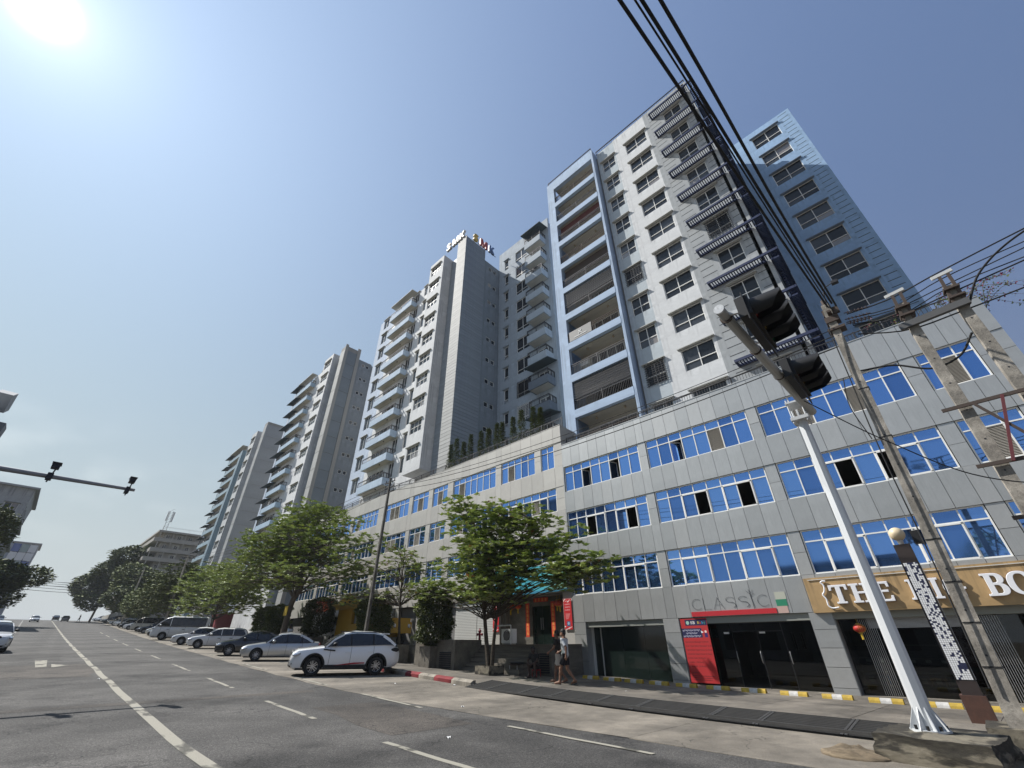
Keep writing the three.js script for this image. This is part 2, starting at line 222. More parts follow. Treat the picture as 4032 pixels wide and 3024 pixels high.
// drain along the pavement, covered with a sloping steel grate in sections
{
  struct(landSheet('drain_channel', [12.1, 13.42], range(-9, 15.5, 1), -.36, M.mud, 0, false));
  const d = thing('drain_grate', 'long rusty steel grate over the drain along the pavement edge', 'drain grate', ...(() => { const [X, Z] = fromR(12.75, 6); return [X, G(X, Z), Z]; })());
  const o = bof(d); const P = (a, z, y) => { const [X, Z] = fromR(a, z); return W3(X, hz(z) + lat(a, z) + y, Z); };
  let z = -8.6; const lens = [1.5, 1.25, 1.25, 1.9, 1.6, 1.2, 1.9, 1.35, 1.7, 1.15, 2.1, 1.4, 1.8, 1.3, 1.6, 1.5];
  for (const L of lens) { if (z > 15.4) break; const e = Math.min(z + L - .03, 15.5); const b = new MB(o); const skew = z > 14 ? .0 : 0;
    for (let k = 0; k <= 10; k++) { const a = 12.14 + k * 1.24 / 10; b.bar(P(a, z, .012), P(a, e, .012), .045, .045); }
    b.bar(P(12.12, z + .02, .03), P(13.4, z + .02, .03), .012, .05); b.bar(P(12.12, e - .02, .03), P(13.4, e - .02, .03), .012, .05);
    b.mesh('grate_section', M.grate, d); z += L; }
  new MB(o).bar(P(12.07, -8.6, .0), P(12.07, 15.5, .0), .06, .05).mesh('edge_rail', M.grate, d);
}
// ---------- shop block, near part ----------
const FX = 20.5;
function spans(z0, z1, n) { const o = [], w = (z1 - z0) / n; for (let i = 0; i < n; i++) o.push([z0 + i * w, z0 + (i + 1) * w]); return o; }
let pk = 0;
const panel = (p, set, y0, y1, z0, z1, X = FX) => bx(p, 'panel', set[(pk = (pk * 5 + 3 + (rnd() * 7 | 0)) % 4)], X - .002 * (rnd() * 4 | 0), X + .06, y0 + .007, y1 - .007, z0 + .007, z1 - .007);
// strip window: frame is the part, its panes, louvres and sashes are sub-parts
function stripWindow(p, z0, z1, y0, y1, n, o = {}) {
  const X = o.X ?? FX + .1, ty = o.ty ?? y1 - .43, glass = o.glass || M.blueGlass, fr = .045, b = mbp(p), xs = X - .035;
  b.box(xs, X + .05, y0, y0 + fr, z0, z1).box(xs, X + .05, y1 - fr, y1, z0, z1).box(xs, X + .04, ty - fr / 2, ty + fr / 2, z0 + fr, z1 - fr);
  const sp = spans(z0, z1, n); b.box(xs, X + .05, y0 + fr, y1 - fr, z0, z0 + fr).box(xs, X + .05, y0 + fr, y1 - fr, z1 - fr, z1);
  for (let i = 1; i < n; i++) { const z = sp[i][0]; b.box(xs + .004, X + .04, y0 + fr, y1 - fr, z - .022, z + .022); }
  for (const i of o.slide || []) { b.box(xs - .02, X, y0 + fr, ty - fr / 2, sp[i][0] + .02, sp[i][0] + .07).box(xs - .02, X, y0 + fr, ty - fr / 2, sp[i + 1][1] - .07, sp[i + 1][1] - .02).box(xs - .02, X, y0 + .02, y0 + .075, sp[i][0] + .02, sp[i + 1][1] - .02).box(xs - .02, X, ty - .07, ty - .015, sp[i][0] + .02, sp[i + 1][1] - .02); }
  const w = b.mesh('window', M.frame, p); const bo = bof(p);
  base.set(w, bo);
  sp.forEach(([a, c], i) => {
    const g = glass === M.blueGlass ? [M.blueGlass, M.blueGlass, M.blueGlassB, M.blueGlassC, M.blueGlassD][rnd() * 5 | 0] : glass, kx = () => X + .008 + R(-.004, .004);
    const q = kx(), e = bx(w, 'pane', o.glassOf ? o.glassOf(i, 1) : g, q, q + .008, ty + .02, y1 - .04, a + .02, c - .02); e.rotation.set(0, R(-.007, .007), R(-.007, .007));
    if ((o.louvre || []).includes(i)) { const L = mbp(w); const h = ty - .02 - (y0 + .04); for (let k = 0; k < 22; k++) { const y = y0 + .04 + (k + .5) * h / 22; const gg = ubox(.05, .012, c - a - .05); gg.rotateZ(.6); gg.translate(X + .0 - bo.x, y - bo.y, -(a + c) / 2 - bo.z); L.add(gg); } L.mesh('louvre', louvreM, w); bx(w, 'backing', M.interiorDark, X + .05, X + .06, y0 + .03, ty - .02, a + .02, c - .02); return; }
    if ((o.open || []).includes(i)) return;
    if ((o.swing || []).includes(i)) { const H = ty - y0 - .06, Wd = c - a - .05, f = new MB(); f.box(-.02, .02, 0, .05, 0, Wd).box(-.02, .02, H - .05, H, 0, Wd).box(-.02, .02, .05, H - .05, 0, .05).box(-.02, .02, .05, H - .05, Wd - .05, Wd); const s = f.mesh('sash', M.frame, w); s.position.set(X - .04 - bo.x, y0 + .03 - bo.y, -(o.hinge > 0 ? c : a) - bo.z); s.rotation.y = o.hinge > 0 ? PI - o.swingA : o.swingA; const gl = mk('sash_pane', BOX, glass, w); gl.scale.set(.008, H - .08, Wd - .08); gl.position.copy(V3(0, H / 2, -Wd / 2).applyEuler(s.rotation).add(s.position)); gl.rotation.copy(s.rotation); return; }
    const q2 = kx(), f = bx(w, 'pane', o.glassOf ? o.glassOf(i, 0) : g, q2, q2 + .008, y0 + .04, ty - .02, a + .02, c - .02); f.rotation.set(0, R(-.007, .007), R(-.007, .007));
  });
  return w;
}
// roof railing of upright bars with two rails
function railing(p, name, X, z0, z1, y0, y1, m = M.iron, step = .14) { const b = mbp(p); b.box(X - .02, X + .02, y1 - .04, y1, z0, z1).box(X - .015, X + .015, y0 + .06, y0 + .09, z0, z1); for (let z = z0; z <= z1; z += step) b.box(X - .009, X + .009, y0, y1, z - .009, z + .009); for (let z = z0; z <= z1 + .01; z += (z1 - z0) / Math.max(1, Math.round((z1 - z0) / 1.8))) b.box(X - .025, X + .025, y0, y1 + .03, z - .025, z + .025); return b.mesh(name, m, p); }

const near = thing('shop_block', 'grey metal-clad shop block with long blue strip windows and a tan shop sign', 'building', FX, .1, 5);
{
  const bays = [[9.97, 15.2, 8], [4.2, 9.52, 8], [-1.63, 3.75, 8], [-3.7, -2.1, 3]], pil = [[9.52, 9.97], [3.75, 4.2], [-2.1, -1.63], [-4.6, -3.7]];
  const bands = [[2.56, 3.83], [5.42, 6.69], [8.28, 9.54], [11.13, 12.62]], rows = [[3.83, 5.42], [6.69, 8.28], [9.54, 11.13]];
  for (const [y0, y1] of bands) { for (const [a, b, n] of bays) for (const [c, d] of spans(a, b, n)) if (!(y0 < 3 && a < 4 && c > -5 && y1 < 4)) panel(near, panelsM, y0, y1, c, d); else panel(near, panelsM, 3.69, y1, c, d);
    for (const [a, b] of pil) panel(near, panelsM, y0, y1, a, b); }
  for (const [y0, y1] of rows) for (const [a, b] of pil) { const m = (y0 + y1) / 2; panel(near, panelsM, y0, m, a, b, FX + .03); panel(near, panelsM, m, y1, a, b, FX + .03); }
  bx(near, 'panel', panelsM[0], FX, FX + .06, 2.57, 12.62, 15.2, 15.25);
  // windows; the four rows of the photograph's open leaves and ventilation louvres
  const w = (r, b, o) => stripWindow(near, bays[b][0] + .02, bays[b][1] - .02, rows[r][0], rows[r][1], bays[b][2], o);
  w(2, 0, { swing: [2, 5], swingA: -1.25, hinge: 1 }); w(2, 1, { swing: [5], swingA: -.75, hinge: 1, louvre: [2] }); w(2, 2, { louvre: [5, 2] }); w(2, 3, { louvre: [1] });
  w(1, 0, { open: [5, 1], slide: [4, 1] }); w(1, 1, { open: [4, 1], slide: [4, 1] }); w(1, 2, { open: [4, 2], slide: [4, 1] }); w(1, 3, { louvre: [1] });
  w(0, 0, { slide: [5, 1] }); w(0, 1, { slide: [5, 1] }); w(0, 2, { slide: [5, 1] }); w(0, 3, {});
  // structure behind the cladding
  for (const [y0, y1] of bands) bx(near, 'wall', M.interior, FX + .062, FX + .3, y0, y1 - (y1 > 12 ? .05 : 0), -4.58, 15.22);
  for (const [a, b] of pil) bx(near, 'column', M.interior, FX + .1, FX + .5, .05, 12.5, a + .01, b - .01);
  for (const y of [2.6, 5.6, 8.45, 11.9]) bx(near, 'floor_slab', M.interior, FX + .302, 33, y, y + .2, -4.58, 15.22);
  bx(near, 'wall', M.interior, 32.8, 33, .05, 11.85, -4.58, 15.2); bx(near, 'wall', M.interior, FX + .302, 32.78, .05, 11.85, -4.58, -4.4); bx(near, 'wall', M.interior, FX + .302, 32.78, .05, 11.85, 15.05, 15.22);
  bx(near, 'coping', panelsM[3], FX - .02, FX + .34, 12.622, 12.66, -4.6, 15.24);
  railing(near, 'roof_railing', FX + .45, -4.4, 15.1, 12.1, 13.25);
  // ground floor: clad piers with stacked tiles
  for (const [a, b] of [[14.5, 15.25], [9.47, 10.22], [3.63, 4.38], [-2.2, -1.45], [-4.6, -3.9]]) { bx(near, 'column', M.interior, FX + .062, FX + .5, .02, 2.55, a + .02, b - .02); const ys = [.05, .28, .87, 1.44, 2.01, 2.56]; for (let i = 0; i < 5; i++) panel(near, panelsM, ys[i], ys[i + 1], a, b, FX - .004); bx(near, 'pier_side', panelsM[1], FX + .062, FX + .5, .06, 2.55, a - .012, a + .018); bx(near, 'pier_side', panelsM[1], FX + .062, FX + .5, .06, 2.55, b - .018, b + .012); }
  bx(near, 'soffit', mat([.27, .28, .25], .8), FX + .07, FX + .62, 2.32, 2.555, -4.3, 14.48);
  bx(near, 'floor_slab', M.blockConcrete, FX + .02, 32.7, -.1, .1, -4.5, 15.2);
  // closed bay: film-backed glass in three sheets
  { const f = mbp(near); f.box(FX + .44, FX + .52, .1, 2.32, 14.34, 14.5).box(FX + .44, FX + .52, .1, .16, 10.22, 14.5).box(FX + .44, FX + .5, .16, 2.3, 13.9, 13.95); f.mesh('shop_frame', M.frameGrey, near); for (const [a, b] of [[10.24, 11.5], [11.51, 12.72], [12.73, 13.9], [13.96, 14.34]]) bx(near, 'shop_pane', M.filmGlass, FX + .47, FX + .482, .16, 2.32, a, b); }
  // glass shop front with doors
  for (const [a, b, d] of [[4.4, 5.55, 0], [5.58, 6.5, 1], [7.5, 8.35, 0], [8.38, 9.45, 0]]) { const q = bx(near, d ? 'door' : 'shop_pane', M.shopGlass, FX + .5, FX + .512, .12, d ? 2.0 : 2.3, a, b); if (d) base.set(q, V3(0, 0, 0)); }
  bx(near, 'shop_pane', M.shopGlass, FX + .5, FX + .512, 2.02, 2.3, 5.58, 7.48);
  for (const z of [5.5, 6.55, 7.45]) { const b = mbp(near); b.tube([W3(FX + .46, 1.32, z), W3(FX + .43, 1.3, z), W3(FX + .43, .95, z), W3(FX + .46, .93, z)], .014, 14, 6); b.mesh('door_handle', M.steel, near); }
  for (const z of [6.2, 7.6]) bx(near, 'sticker', M.white, FX + .494, FX + .498, 1.93, 2.0, z, z + .22);
  { const f = mbp(near); for (const z of [5.56, 6.52, 7.47, 8.36]) f.box(FX + .49, FX + .53, .1, 2.3, z - .012, z + .012); f.box(FX + .49, FX + .53, 1.99, 2.03, 5.57, 7.47); f.mesh('shop_frame', M.black, near); }
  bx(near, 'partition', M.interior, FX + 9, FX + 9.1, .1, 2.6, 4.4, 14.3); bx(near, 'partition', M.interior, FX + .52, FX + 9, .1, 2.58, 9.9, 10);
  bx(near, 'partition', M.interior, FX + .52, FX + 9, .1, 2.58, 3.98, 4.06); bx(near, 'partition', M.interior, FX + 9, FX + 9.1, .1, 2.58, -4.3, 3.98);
  // gift-shop bay: shutter slats rolled half up, tall glass, shelves behind
  for (let k = 0; k < 9; k++) bx(near, 'shutter_slat', M.steel, FX + .42, FX + .44, 2.02 + k * .034, 2.045 + k * .034, .35, 2.75);
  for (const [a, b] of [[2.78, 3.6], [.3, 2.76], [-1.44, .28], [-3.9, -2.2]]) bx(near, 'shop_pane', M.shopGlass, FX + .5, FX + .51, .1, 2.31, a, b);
  for (const [z, n] of [[2.55, 9], [-.55, 9]]) for (let k = 0; k < n; k++) bx(near, 'folded_gate_bar', M.steel, FX + .36, FX + .375, .12, 2.3, z + k * .055, z + k * .055 + .014);
  // classic's ghost letters: rivet holes; red strip and colour patches
  bx(near, 'sign_strip', mat([.5, .02, .03], .5), FX - .035, FX - .004, 2.585, 2.765, 5.4, 8.81);
  bx(near, 'colour_patch', mat([.02, .22, .12], .6), FX - .014, FX - .004, 2.82, 3.05, 4.96, 5.34); bx(near, 'colour_patch', mat([.45, .46, .38], .6), FX - .014, FX - .004, 3.052, 3.31, 4.94, 5.32); bx(near, 'colour_patch', mat([.52, .36, .31], .6), FX - .014, FX - .004, 2.58, 2.818, 4.99, 5.38);
}
{
  // rivets left by a removed name, one joined part: too small to pick apart
  const b = mbp(near), dot = (u, v) => { const g = new THREE.CylinderGeometry(.008, .008, .03, 5); g.rotateZ(PI / 2); g.translate(FX - .01 - b.o.x, 2.84 + v * .42 - b.o.y, -(8.7 - u) - b.o.z); b.add(g); };
  const line = (x0, y0, x1, y1, n) => { for (let i = 0; i <= n; i++) dot(lerp(x0, x1, i / n) + R(-.006, .006), lerp(y0, y1, i / n) + R(-.01, .01)); };
  const arc = (cx, cy, rx, ry, a0, a1, n) => { for (let i = 0; i <= n; i++) { const a = lerp(a0, a1, i / n); dot(cx + rx * Math.cos(a), cy + ry * Math.sin(a)); } };
  const S = x => { arc(x + .16, .75, .17, .22, .5, 4.6, 16); arc(x + .16, .27, .18, .25, -4.2 + PI, 1.6, 16); };
  arc(.22, .5, .23, .48, .9, 5.4, 26); line(.5, 1, .5, 0, 14); line(.5, 0, .8, 0, 6); line(.92, 0, 1.12, 1, 14); line(1.12, 1, 1.34, 0, 14); line(1.0, .35, 1.25, .35, 5); S(1.48); S(2.0); line(2.52, 0, 2.46, 1.5, 22); line(2.47, 1.1, 2.6, 1.45, 5); line(2.47, 1.15, 2.36, 1.4, 5); line(2.48, .95, 2.62, 1.15, 5); arc(2.92, .5, .22, .48, .9, 5.4, 26);
  b.mesh('rivet_letters', mat([.06, .06, .065], .7), near).userData.kind = 'stuff';
}
// ---------- shop block, far part ----------
const farB = thing('shop_block', 'older stone-tiled shop block with a raised terrace of shops and rooftop conifers', 'building', FX, .3, 34);
{
  const p = farB, pil = [[15.25, 15.9], [20.84, 21.4], [26.35, 27.05], [29.05, 29.65], [32, 32.57], [36.4, 37.8], [42.6, 43.2], [48, 48.6], [53, 54]];
  const bays = pil.slice(0, -1).map((q, i) => [q[1], pil[i + 1][0]]), bands = [[4.05, 5.65], [7.1, 8.5], [9.97, 11.3], [12.9, 14.16]], rows = [[5.65, 7.1], [8.5, 9.97], [11.3, 12.9]];
  const nOf = w => Math.max(2, Math.round(w / .7));
  for (const [y0, y1] of bands) { for (const [a, b] of bays) for (const [c, d] of spans(a, b, Math.round((b - a) / .95))) panel(p, panelsOld, y0, y1, c, d); for (const [a, b] of pil) panel(p, panelsOld, y0, y1, a, b); }
  for (const [y0, y1] of rows) for (const [a, b] of pil) { const m = (y0 + y1) / 2; panel(p, panelsOld, y0, m, a, b, FX + .02); panel(p, panelsOld, m, y1, a, b, FX + .02); }
  rows.forEach(([y0, y1], r) => bays.forEach(([a, b], i) => { if (r === 2 && i === 0) { stripWindow(p, 15.92, 17.05, y0, y1, 2); panel(p, panelsOld, y0, (y0 + y1) / 2, 17.05, 17.6, FX + .02); panel(p, panelsOld, (y0 + y1) / 2, y1, 17.05, 17.6, FX + .02); stripWindow(p, 17.6, 20.82, y0, y1, 5, { louvre: [3] }); return; } const n = nOf(b - a); stripWindow(p, a + .02, b - .02, y0, y1, n, { louvre: r === 0 ? [] : n > 3 ? (i % 2 ? [n - 2] : [n - 2, 2]) : [1], slide: r < 2 && n > 5 ? [1, n - 3] : [], open: r === 1 && i === 0 ? [4] : [] }); }));
  for (const [y0, y1] of bands) bx(p, 'wall', M.interior, FX + .062, FX + .3, y0, y1 - (y1 > 14 ? .05 : 0), 15.27, 53.98);
  for (const [a, b] of pil) { bx(p, 'column', M.blockConcrete, FX + .09, FX + .5, .2, 14, a + .01, b - .01); panel(p, panelsOld, 1.55, 4.05, a, b, FX + .02); }
  for (const y of [4.2, 7.3, 10.2, 13.4]) bx(p, 'floor_slab', M.interior, FX + .302, 33, y, y + .2, 15.3, 53.9);
  bx(p, 'wall', M.interior, 32.8, 33, .1, 13.4, 15.3, 53.9); bx(p, 'wall', panelsOld[2], FX + .062, 32.8, 11.3, 14.16, 15.255, 15.29); bx(p, 'wall', M.interior, FX + .302, 32.78, .1, 13.4, 53.7, 53.95);
  bx(p, 'coping', panelsOld[3], FX - .015, FX + .34, 14.162, 14.2, 15.25, 54); railing(p, 'roof_railing', FX + .5, 15.4, 53.8, 13.8, 14.95);
  // ground floor on the terrace
  bx(p, 'terrace', M.blockConcrete, 18.05, FX + 8, .1, 1.55, 14.85, 27); bx(p, 'terrace_edge', mat([.42, .4, .37], .85, { map: rep(stainT, .8) }), 17.99, 18.05 + 2.4, 1.552, 1.6, 14.8, 27.02); bx(p, 'terrace', M.blockConcrete, 19.6, FX + 8, .1, 1.55, 27.02, 53.8);
  for (let k = 0; k < 6; k++) bx(p, 'step', M.blockConcrete, 16.4 + k * .29, 18.04, .22 + k * .2, .42 + k * .2, 15.7, 19.7);
  bx(p, 'stair_wall', M.blockConcrete, 16.2, 18.04, .2, 1.82, 19.72, 19.95); bx(p, 'stair_wall', M.blockConcrete, 16.2, 18.1, .2, 1.82, 19.96, 23.2); for (let k = 0; k < 9; k++) { bx(p, 'vent_slat', M.iron, 16.15, 16.2, .5 + k * .09, .56 + k * .09, 20.0, 20.9); bx(p, 'vent_slat', M.iron, 17.97, 18.04, .45 + k * .09, .51 + k * .09, 15.0, 15.55); }
  bx(p, 'stair_wall', M.blockConcrete, 17.3, 17.5, .3, 1.5, 23.2, 27);
  // shop entrance with glass doors
  const tileM = mat([.42, .43, .43], .35, { map: rep(stainT, .8) });
  bx(p, 'shop_wall', tileM, FX + .7, FX + .8, 1.55, 4, 15.9, 20.8); for (const [a, b] of [[17.2, 17.95], [17.97, 18.72]]) bx(p, 'door', M.filmGlass, FX + .66, FX + .67, 1.6, 3.5, a, b); for (const z of [17.88, 18.04]) bx(p, 'door_handle', M.steel, FX + .6, FX + .63, 2.3, 2.9, z - .012, z + .012);
  bx(p, 'soffit', M.interior, FX + .06, FX + .7, 3.98, 4.05, 15.9, 20.84);
  bx(p, 'side_wall', M.blockConcrete, FX + .3, FX + .7, 1.55, 3.98, 20.6, 20.84);
  // roller shutters
  for (const [a, b] of [[21.4, 23.1], [23.15, 25.3], [27.1, 29], [33, 36]]) { const s = bx(p, 'shutter_box', M.frameGrey, FX + .1, FX + .3, 3.75, 4.02, a, b); const n = 24; for (let k = 0; k < n; k++) bx(p, 'shutter_slat', M.frameGrey, FX + .2, FX + .225, 1.57 + k * 2.17 / n, 1.57 + (k + .82) * 2.17 / n, a, b); }
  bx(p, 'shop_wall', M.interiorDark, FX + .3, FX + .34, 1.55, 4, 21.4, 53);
  // canopy and awning of the shops further up
  { const h = thing('hoarding', 'dark red hoarding standing behind the white van', 'hoarding', 18.5, 2.9, 70); bx(h, 'panel', mat([.2, .025, .035], .7), 18.5, 18.56, 3, 5.2, 66, 75); for (const z of [66.3, 70.5, 74.6]) bx(h, 'post', M.iron, 18.57, 18.65, 2.6, 5.2, z, z + .1);
    const cc = thing('cable_coil', 'black cable coil hung on the pier between the roller shutters', 'cable', FX - .05, 2.5, 26.7); for (let k = 0; k < 4; k++) { const g = new THREE.TorusGeometry(.32 + k * .03, .018, 6, 28); g.scale(.8, 1.25, 1); g.rotateY(PI / 2 + (k - 1.5) * .05); g.translate(-.03 * k, k * .02, 0); mk('loop', g, M.rubber, cc); }
    const a = bx(p, 'awning', mat([.22, .05, .045], .8), FX - 1.5, FX + .02, 3.9, 3.98, 37.8, 43); a.rotation.z = .35; const c = bx(p, 'canopy', M.frameGrey, FX - 1.8, FX, 3.55, 3.7, 33, 44); }
}
// signs, scrolls, lanterns on the entrance
const T4 = (w, h, d) => canvasTex(w, h, d);
tag(sheetX(null, 'shop_sign', T4(512, 160, (c, w, h) => { const g = c.createLinearGradient(0, 0, w, 0); g.addColorStop(0, '#2ea3bd'); g.addColorStop(.7, '#4cb9cc'); g.addColorStop(1, '#9fd4c2'); c.fillStyle = g; c.fillRect(0, 0, w, h); c.fillStyle = '#8fc7a0'; for (let i = 0; i < 60; i++) { c.globalAlpha = .35; c.beginPath(); c.arc(380 + 120 * Math.abs(Math.sin(i * 3.3)), 30 + (i * 37 % 120), 6 + i % 9, 0, 7); c.fill(); } c.globalAlpha = 1; c.fillStyle = '#2b86a8'; c.fillRect(0, h - 14, w, 14); }), FX - .12, 4.1, 5.55, 15.45, 21.15), 'wide turquoise shop sign above the glass entrance', 'sign');
const redBanner = (z0, label) => tag(sheetX(null, 'banner', T4(128, 384, (c, w, h) => { c.fillStyle = '#c3161f'; c.fillRect(0, 0, w, h); c.fillStyle = '#f2e9e4'; for (let i = 0; i < 26; i++) { c.beginPath(); c.arc((i * 53) % w, i < 13 ? (i * 29) % 40 : h - (i * 17) % 42, 3 + i % 6, 0, 7); c.fill(); } for (let k = 0; k < 3; k++) { for (let i = 0; i < 6; i++) { c.lineWidth = 3; c.strokeStyle = '#f4dede'; c.beginPath(); c.arc(28 + i * 14, 70 + k * 36, 5, 0, 5); c.stroke(); } } c.fillStyle = '#e9b9b5'; for (let k = 0; k < 6; k++) c.fillRect(26, 190 + k * 12, 76 - k * 6, 4); c.fillStyle = '#3a5b86'; c.fillRect(40, 284, 54, 60); c.fillStyle = '#9fb4c9'; c.beginPath(); c.arc(67, 310, 18, 0, 7); c.fill(); }), FX - .03, 2.25, 3.7, z0, z0 + .52), label, 'banner');
redBanner(15.31, 'red banner with a blue emblem on the pier beside the terrace edge'); redBanner(20.86, 'red banner with a blue emblem on the pier beside the roller shutter');
const scroll = (z, label) => tag(sheetX(null, 'door_scroll', T4(64, 384, (c, w, h) => { c.fillStyle = '#c63a1c'; c.fillRect(0, 0, w, h); c.strokeStyle = '#e8a24a'; c.fillStyle = '#f0b04a'; c.lineWidth = 4; for (let k = 0; k < 7; k++) { const y = 26 + k * 50; for (let i = 0; i < 4; i++) { c.beginPath(); c.moveTo(14, y + i * 10); c.lineTo(50, y + i * 10 + (i % 2) * 3); c.stroke(); } c.beginPath(); c.moveTo(32, y - 8); c.lineTo(30 + (k % 3) * 4, y + 38); c.stroke(); c.beginPath(); c.moveTo(18, y + 34); c.lineTo(26, y + 14); c.moveTo(46, y + 36); c.lineTo(38, y + 16); c.stroke(); } }), FX + .45, 1.95, 3.68, z, z + .28), label, 'scroll', 'new year scrolls');
scroll(18.79, 'orange door scroll with gold characters beside the hanging lanterns'); scroll(16.85, 'orange door scroll with gold characters nearest the pier banner');
tag(sheetX(null, 'door_scroll', T4(256, 48, (c, w, h) => { c.fillStyle = '#b8311c'; c.fillRect(0, 0, w, h); c.strokeStyle = '#d9a04c'; c.lineWidth = 4; for (let k = 0; k < 4; k++) for (let i = 0; i < 3; i++) { c.beginPath(); c.moveTo(20 + k * 60, 12 + i * 12); c.lineTo(56 + k * 60, 10 + i * 12); c.moveTo(38 + k * 60, 8); c.lineTo(36 + k * 60, 42); c.stroke(); } }), FX + .42, 3.7, 3.92, 17.3, 18.4), 'short horizontal red scroll over the glass doors', 'scroll');
function lantern(X, Y, Z, r, label, group) { const t = thing('paper_lantern', label, 'lantern', X, Y, Z, 0, group); const b = new MB(); b.ball(V3(0, 0, 0), r, 1.15, .82, 1.15, 16); b.mesh('shade', mat([.42, .02, .015], .6), t); const c = new MB(); for (let i = 0; i < 6; i++) { const q = new THREE.TorusGeometry(r * .822, .004, 4, 24); q.scale(1.4, 1, 1); q.rotateY(i * PI / 10); c.add(q); } c.rod(V3(0, r * .8, 0), V3(0, r * .8 + .3, 0), .006); c.mesh('ribs', mat([.55, .36, .06], .5), t); new MB().rod(V3(0, r * .74, 0), V3(0, r * .95, 0), r * .45, r * .4, 12).mesh('cap', mat([.5, .32, .05], .5), t); new MB().rod(V3(0, -r * .98, 0), V3(0, -r * .75, 0), r * .4, r * .45, 12).mesh('cap', mat([.5, .32, .05], .5), t); new MB().rod(V3(0, -r * 2.1, 0), V3(0, -r, 0), .035, .03).box(-.03, .03, -r * 1.9, -r * 1.2, -.03, .03).mesh('tassel', mat([.6, .4, .03], .8), t); return t; }
for (const [z, s] of [[20.27, .25], [19.66, .22], [16.42, .25], [16.62, .22]]) lantern(FX + .4, 3.57, z, s * .85, z > 18 ? 'red paper lantern hanging under the terrace soffit beside the steps wall' : 'red paper lantern hanging beside the pier with the red banner', 'red lanterns at the entrance');
lantern(FX + .12, 2.02, 3.0, .16, 'small red lantern with a yellow tassel hanging at the tan-signed shop', undefined);
// tan sign with raised letters
{
  const t = thing('shop_sign', 'long tan shop sign board with raised white serif letters', 'sign', FX - .1, 2.53, .5);
  const tan = mat([.5, .33, .155], .55, { map: rep(plasterT, .3) });
  wall(t, 'board', tan, FX - .16, FX - .004, 2.53, 3.68, -6.6, 4.15);
  const font = await new FontLoader().loadAsync('fonts/droid/droid_serif_bold.typeface.json'), sans = await new FontLoader().loadAsync('fonts/droid/droid_sans_bold.typeface.json');
  globalThis.__sans = sans;
  const lm = mat([.8, .8, .82], .45), rim = mat([.3, .24, .3], .5);
  const put = (s, z0, z1, y, h, skew = 0) => { const g = new TextGeometry(s, { font, size: h, depth: .05, curveSegments: 6, bevelEnabled: true, bevelSize: .008, bevelThickness: .008, bevelSegments: 1 }); g.computeBoundingBox(); const b = g.boundingBox; g.translate(-b.min.x, -b.min.y, 0); const sc = (z0 - z1) / (b.max.x - b.min.x), sy = h / (b.max.y - b.min.y); g.scale(sc, sy, 1); g.rotateY(-PI / 2); const o = mk('letter', g, lm, t), q = bof(t); o.position.set(FX - .2 - q.x, y - q.y, -z0 - q.z); const o2 = mk('letter_rim', g, rim, t); o2.position.copy(o.position); o2.position.x += .03; o2.scale.set(.6, 1.015, 1.012); return o; };
  put('T', 3.42, 2.86, 2.78, .6); put('H', 2.8, 2.18, 2.78, .6); put('E', 2.12, 1.64, 2.78, .6); put('B', 1.2, .72, 2.78, .6); put('I', .62, .38, 2.78, .6); put('G', .32, -.2, 2.77, .62); put('B', -.62, -1.12, 2.77, .62); put('O', -1.14, -1.72, 2.76, .64);
  const br = mbp(t); br.tube([[3.3, 2.67], [3.52, 2.66], [3.6, 2.74], [3.6, 2.95], [3.66, 3.1], [3.58, 3.2], [3.54, 3.4], [3.6, 3.5], [3.52, 3.54], [3.44, 3.53]].map(([z, y]) => W3(FX - .21, y, z)), .028, 60, 6); br.mesh('brace_mark', lm, t);
  bx(t, 'conduit', M.frameGrey, FX - .19, FX - .17, 3.6, 3.62, -6, 4);
}
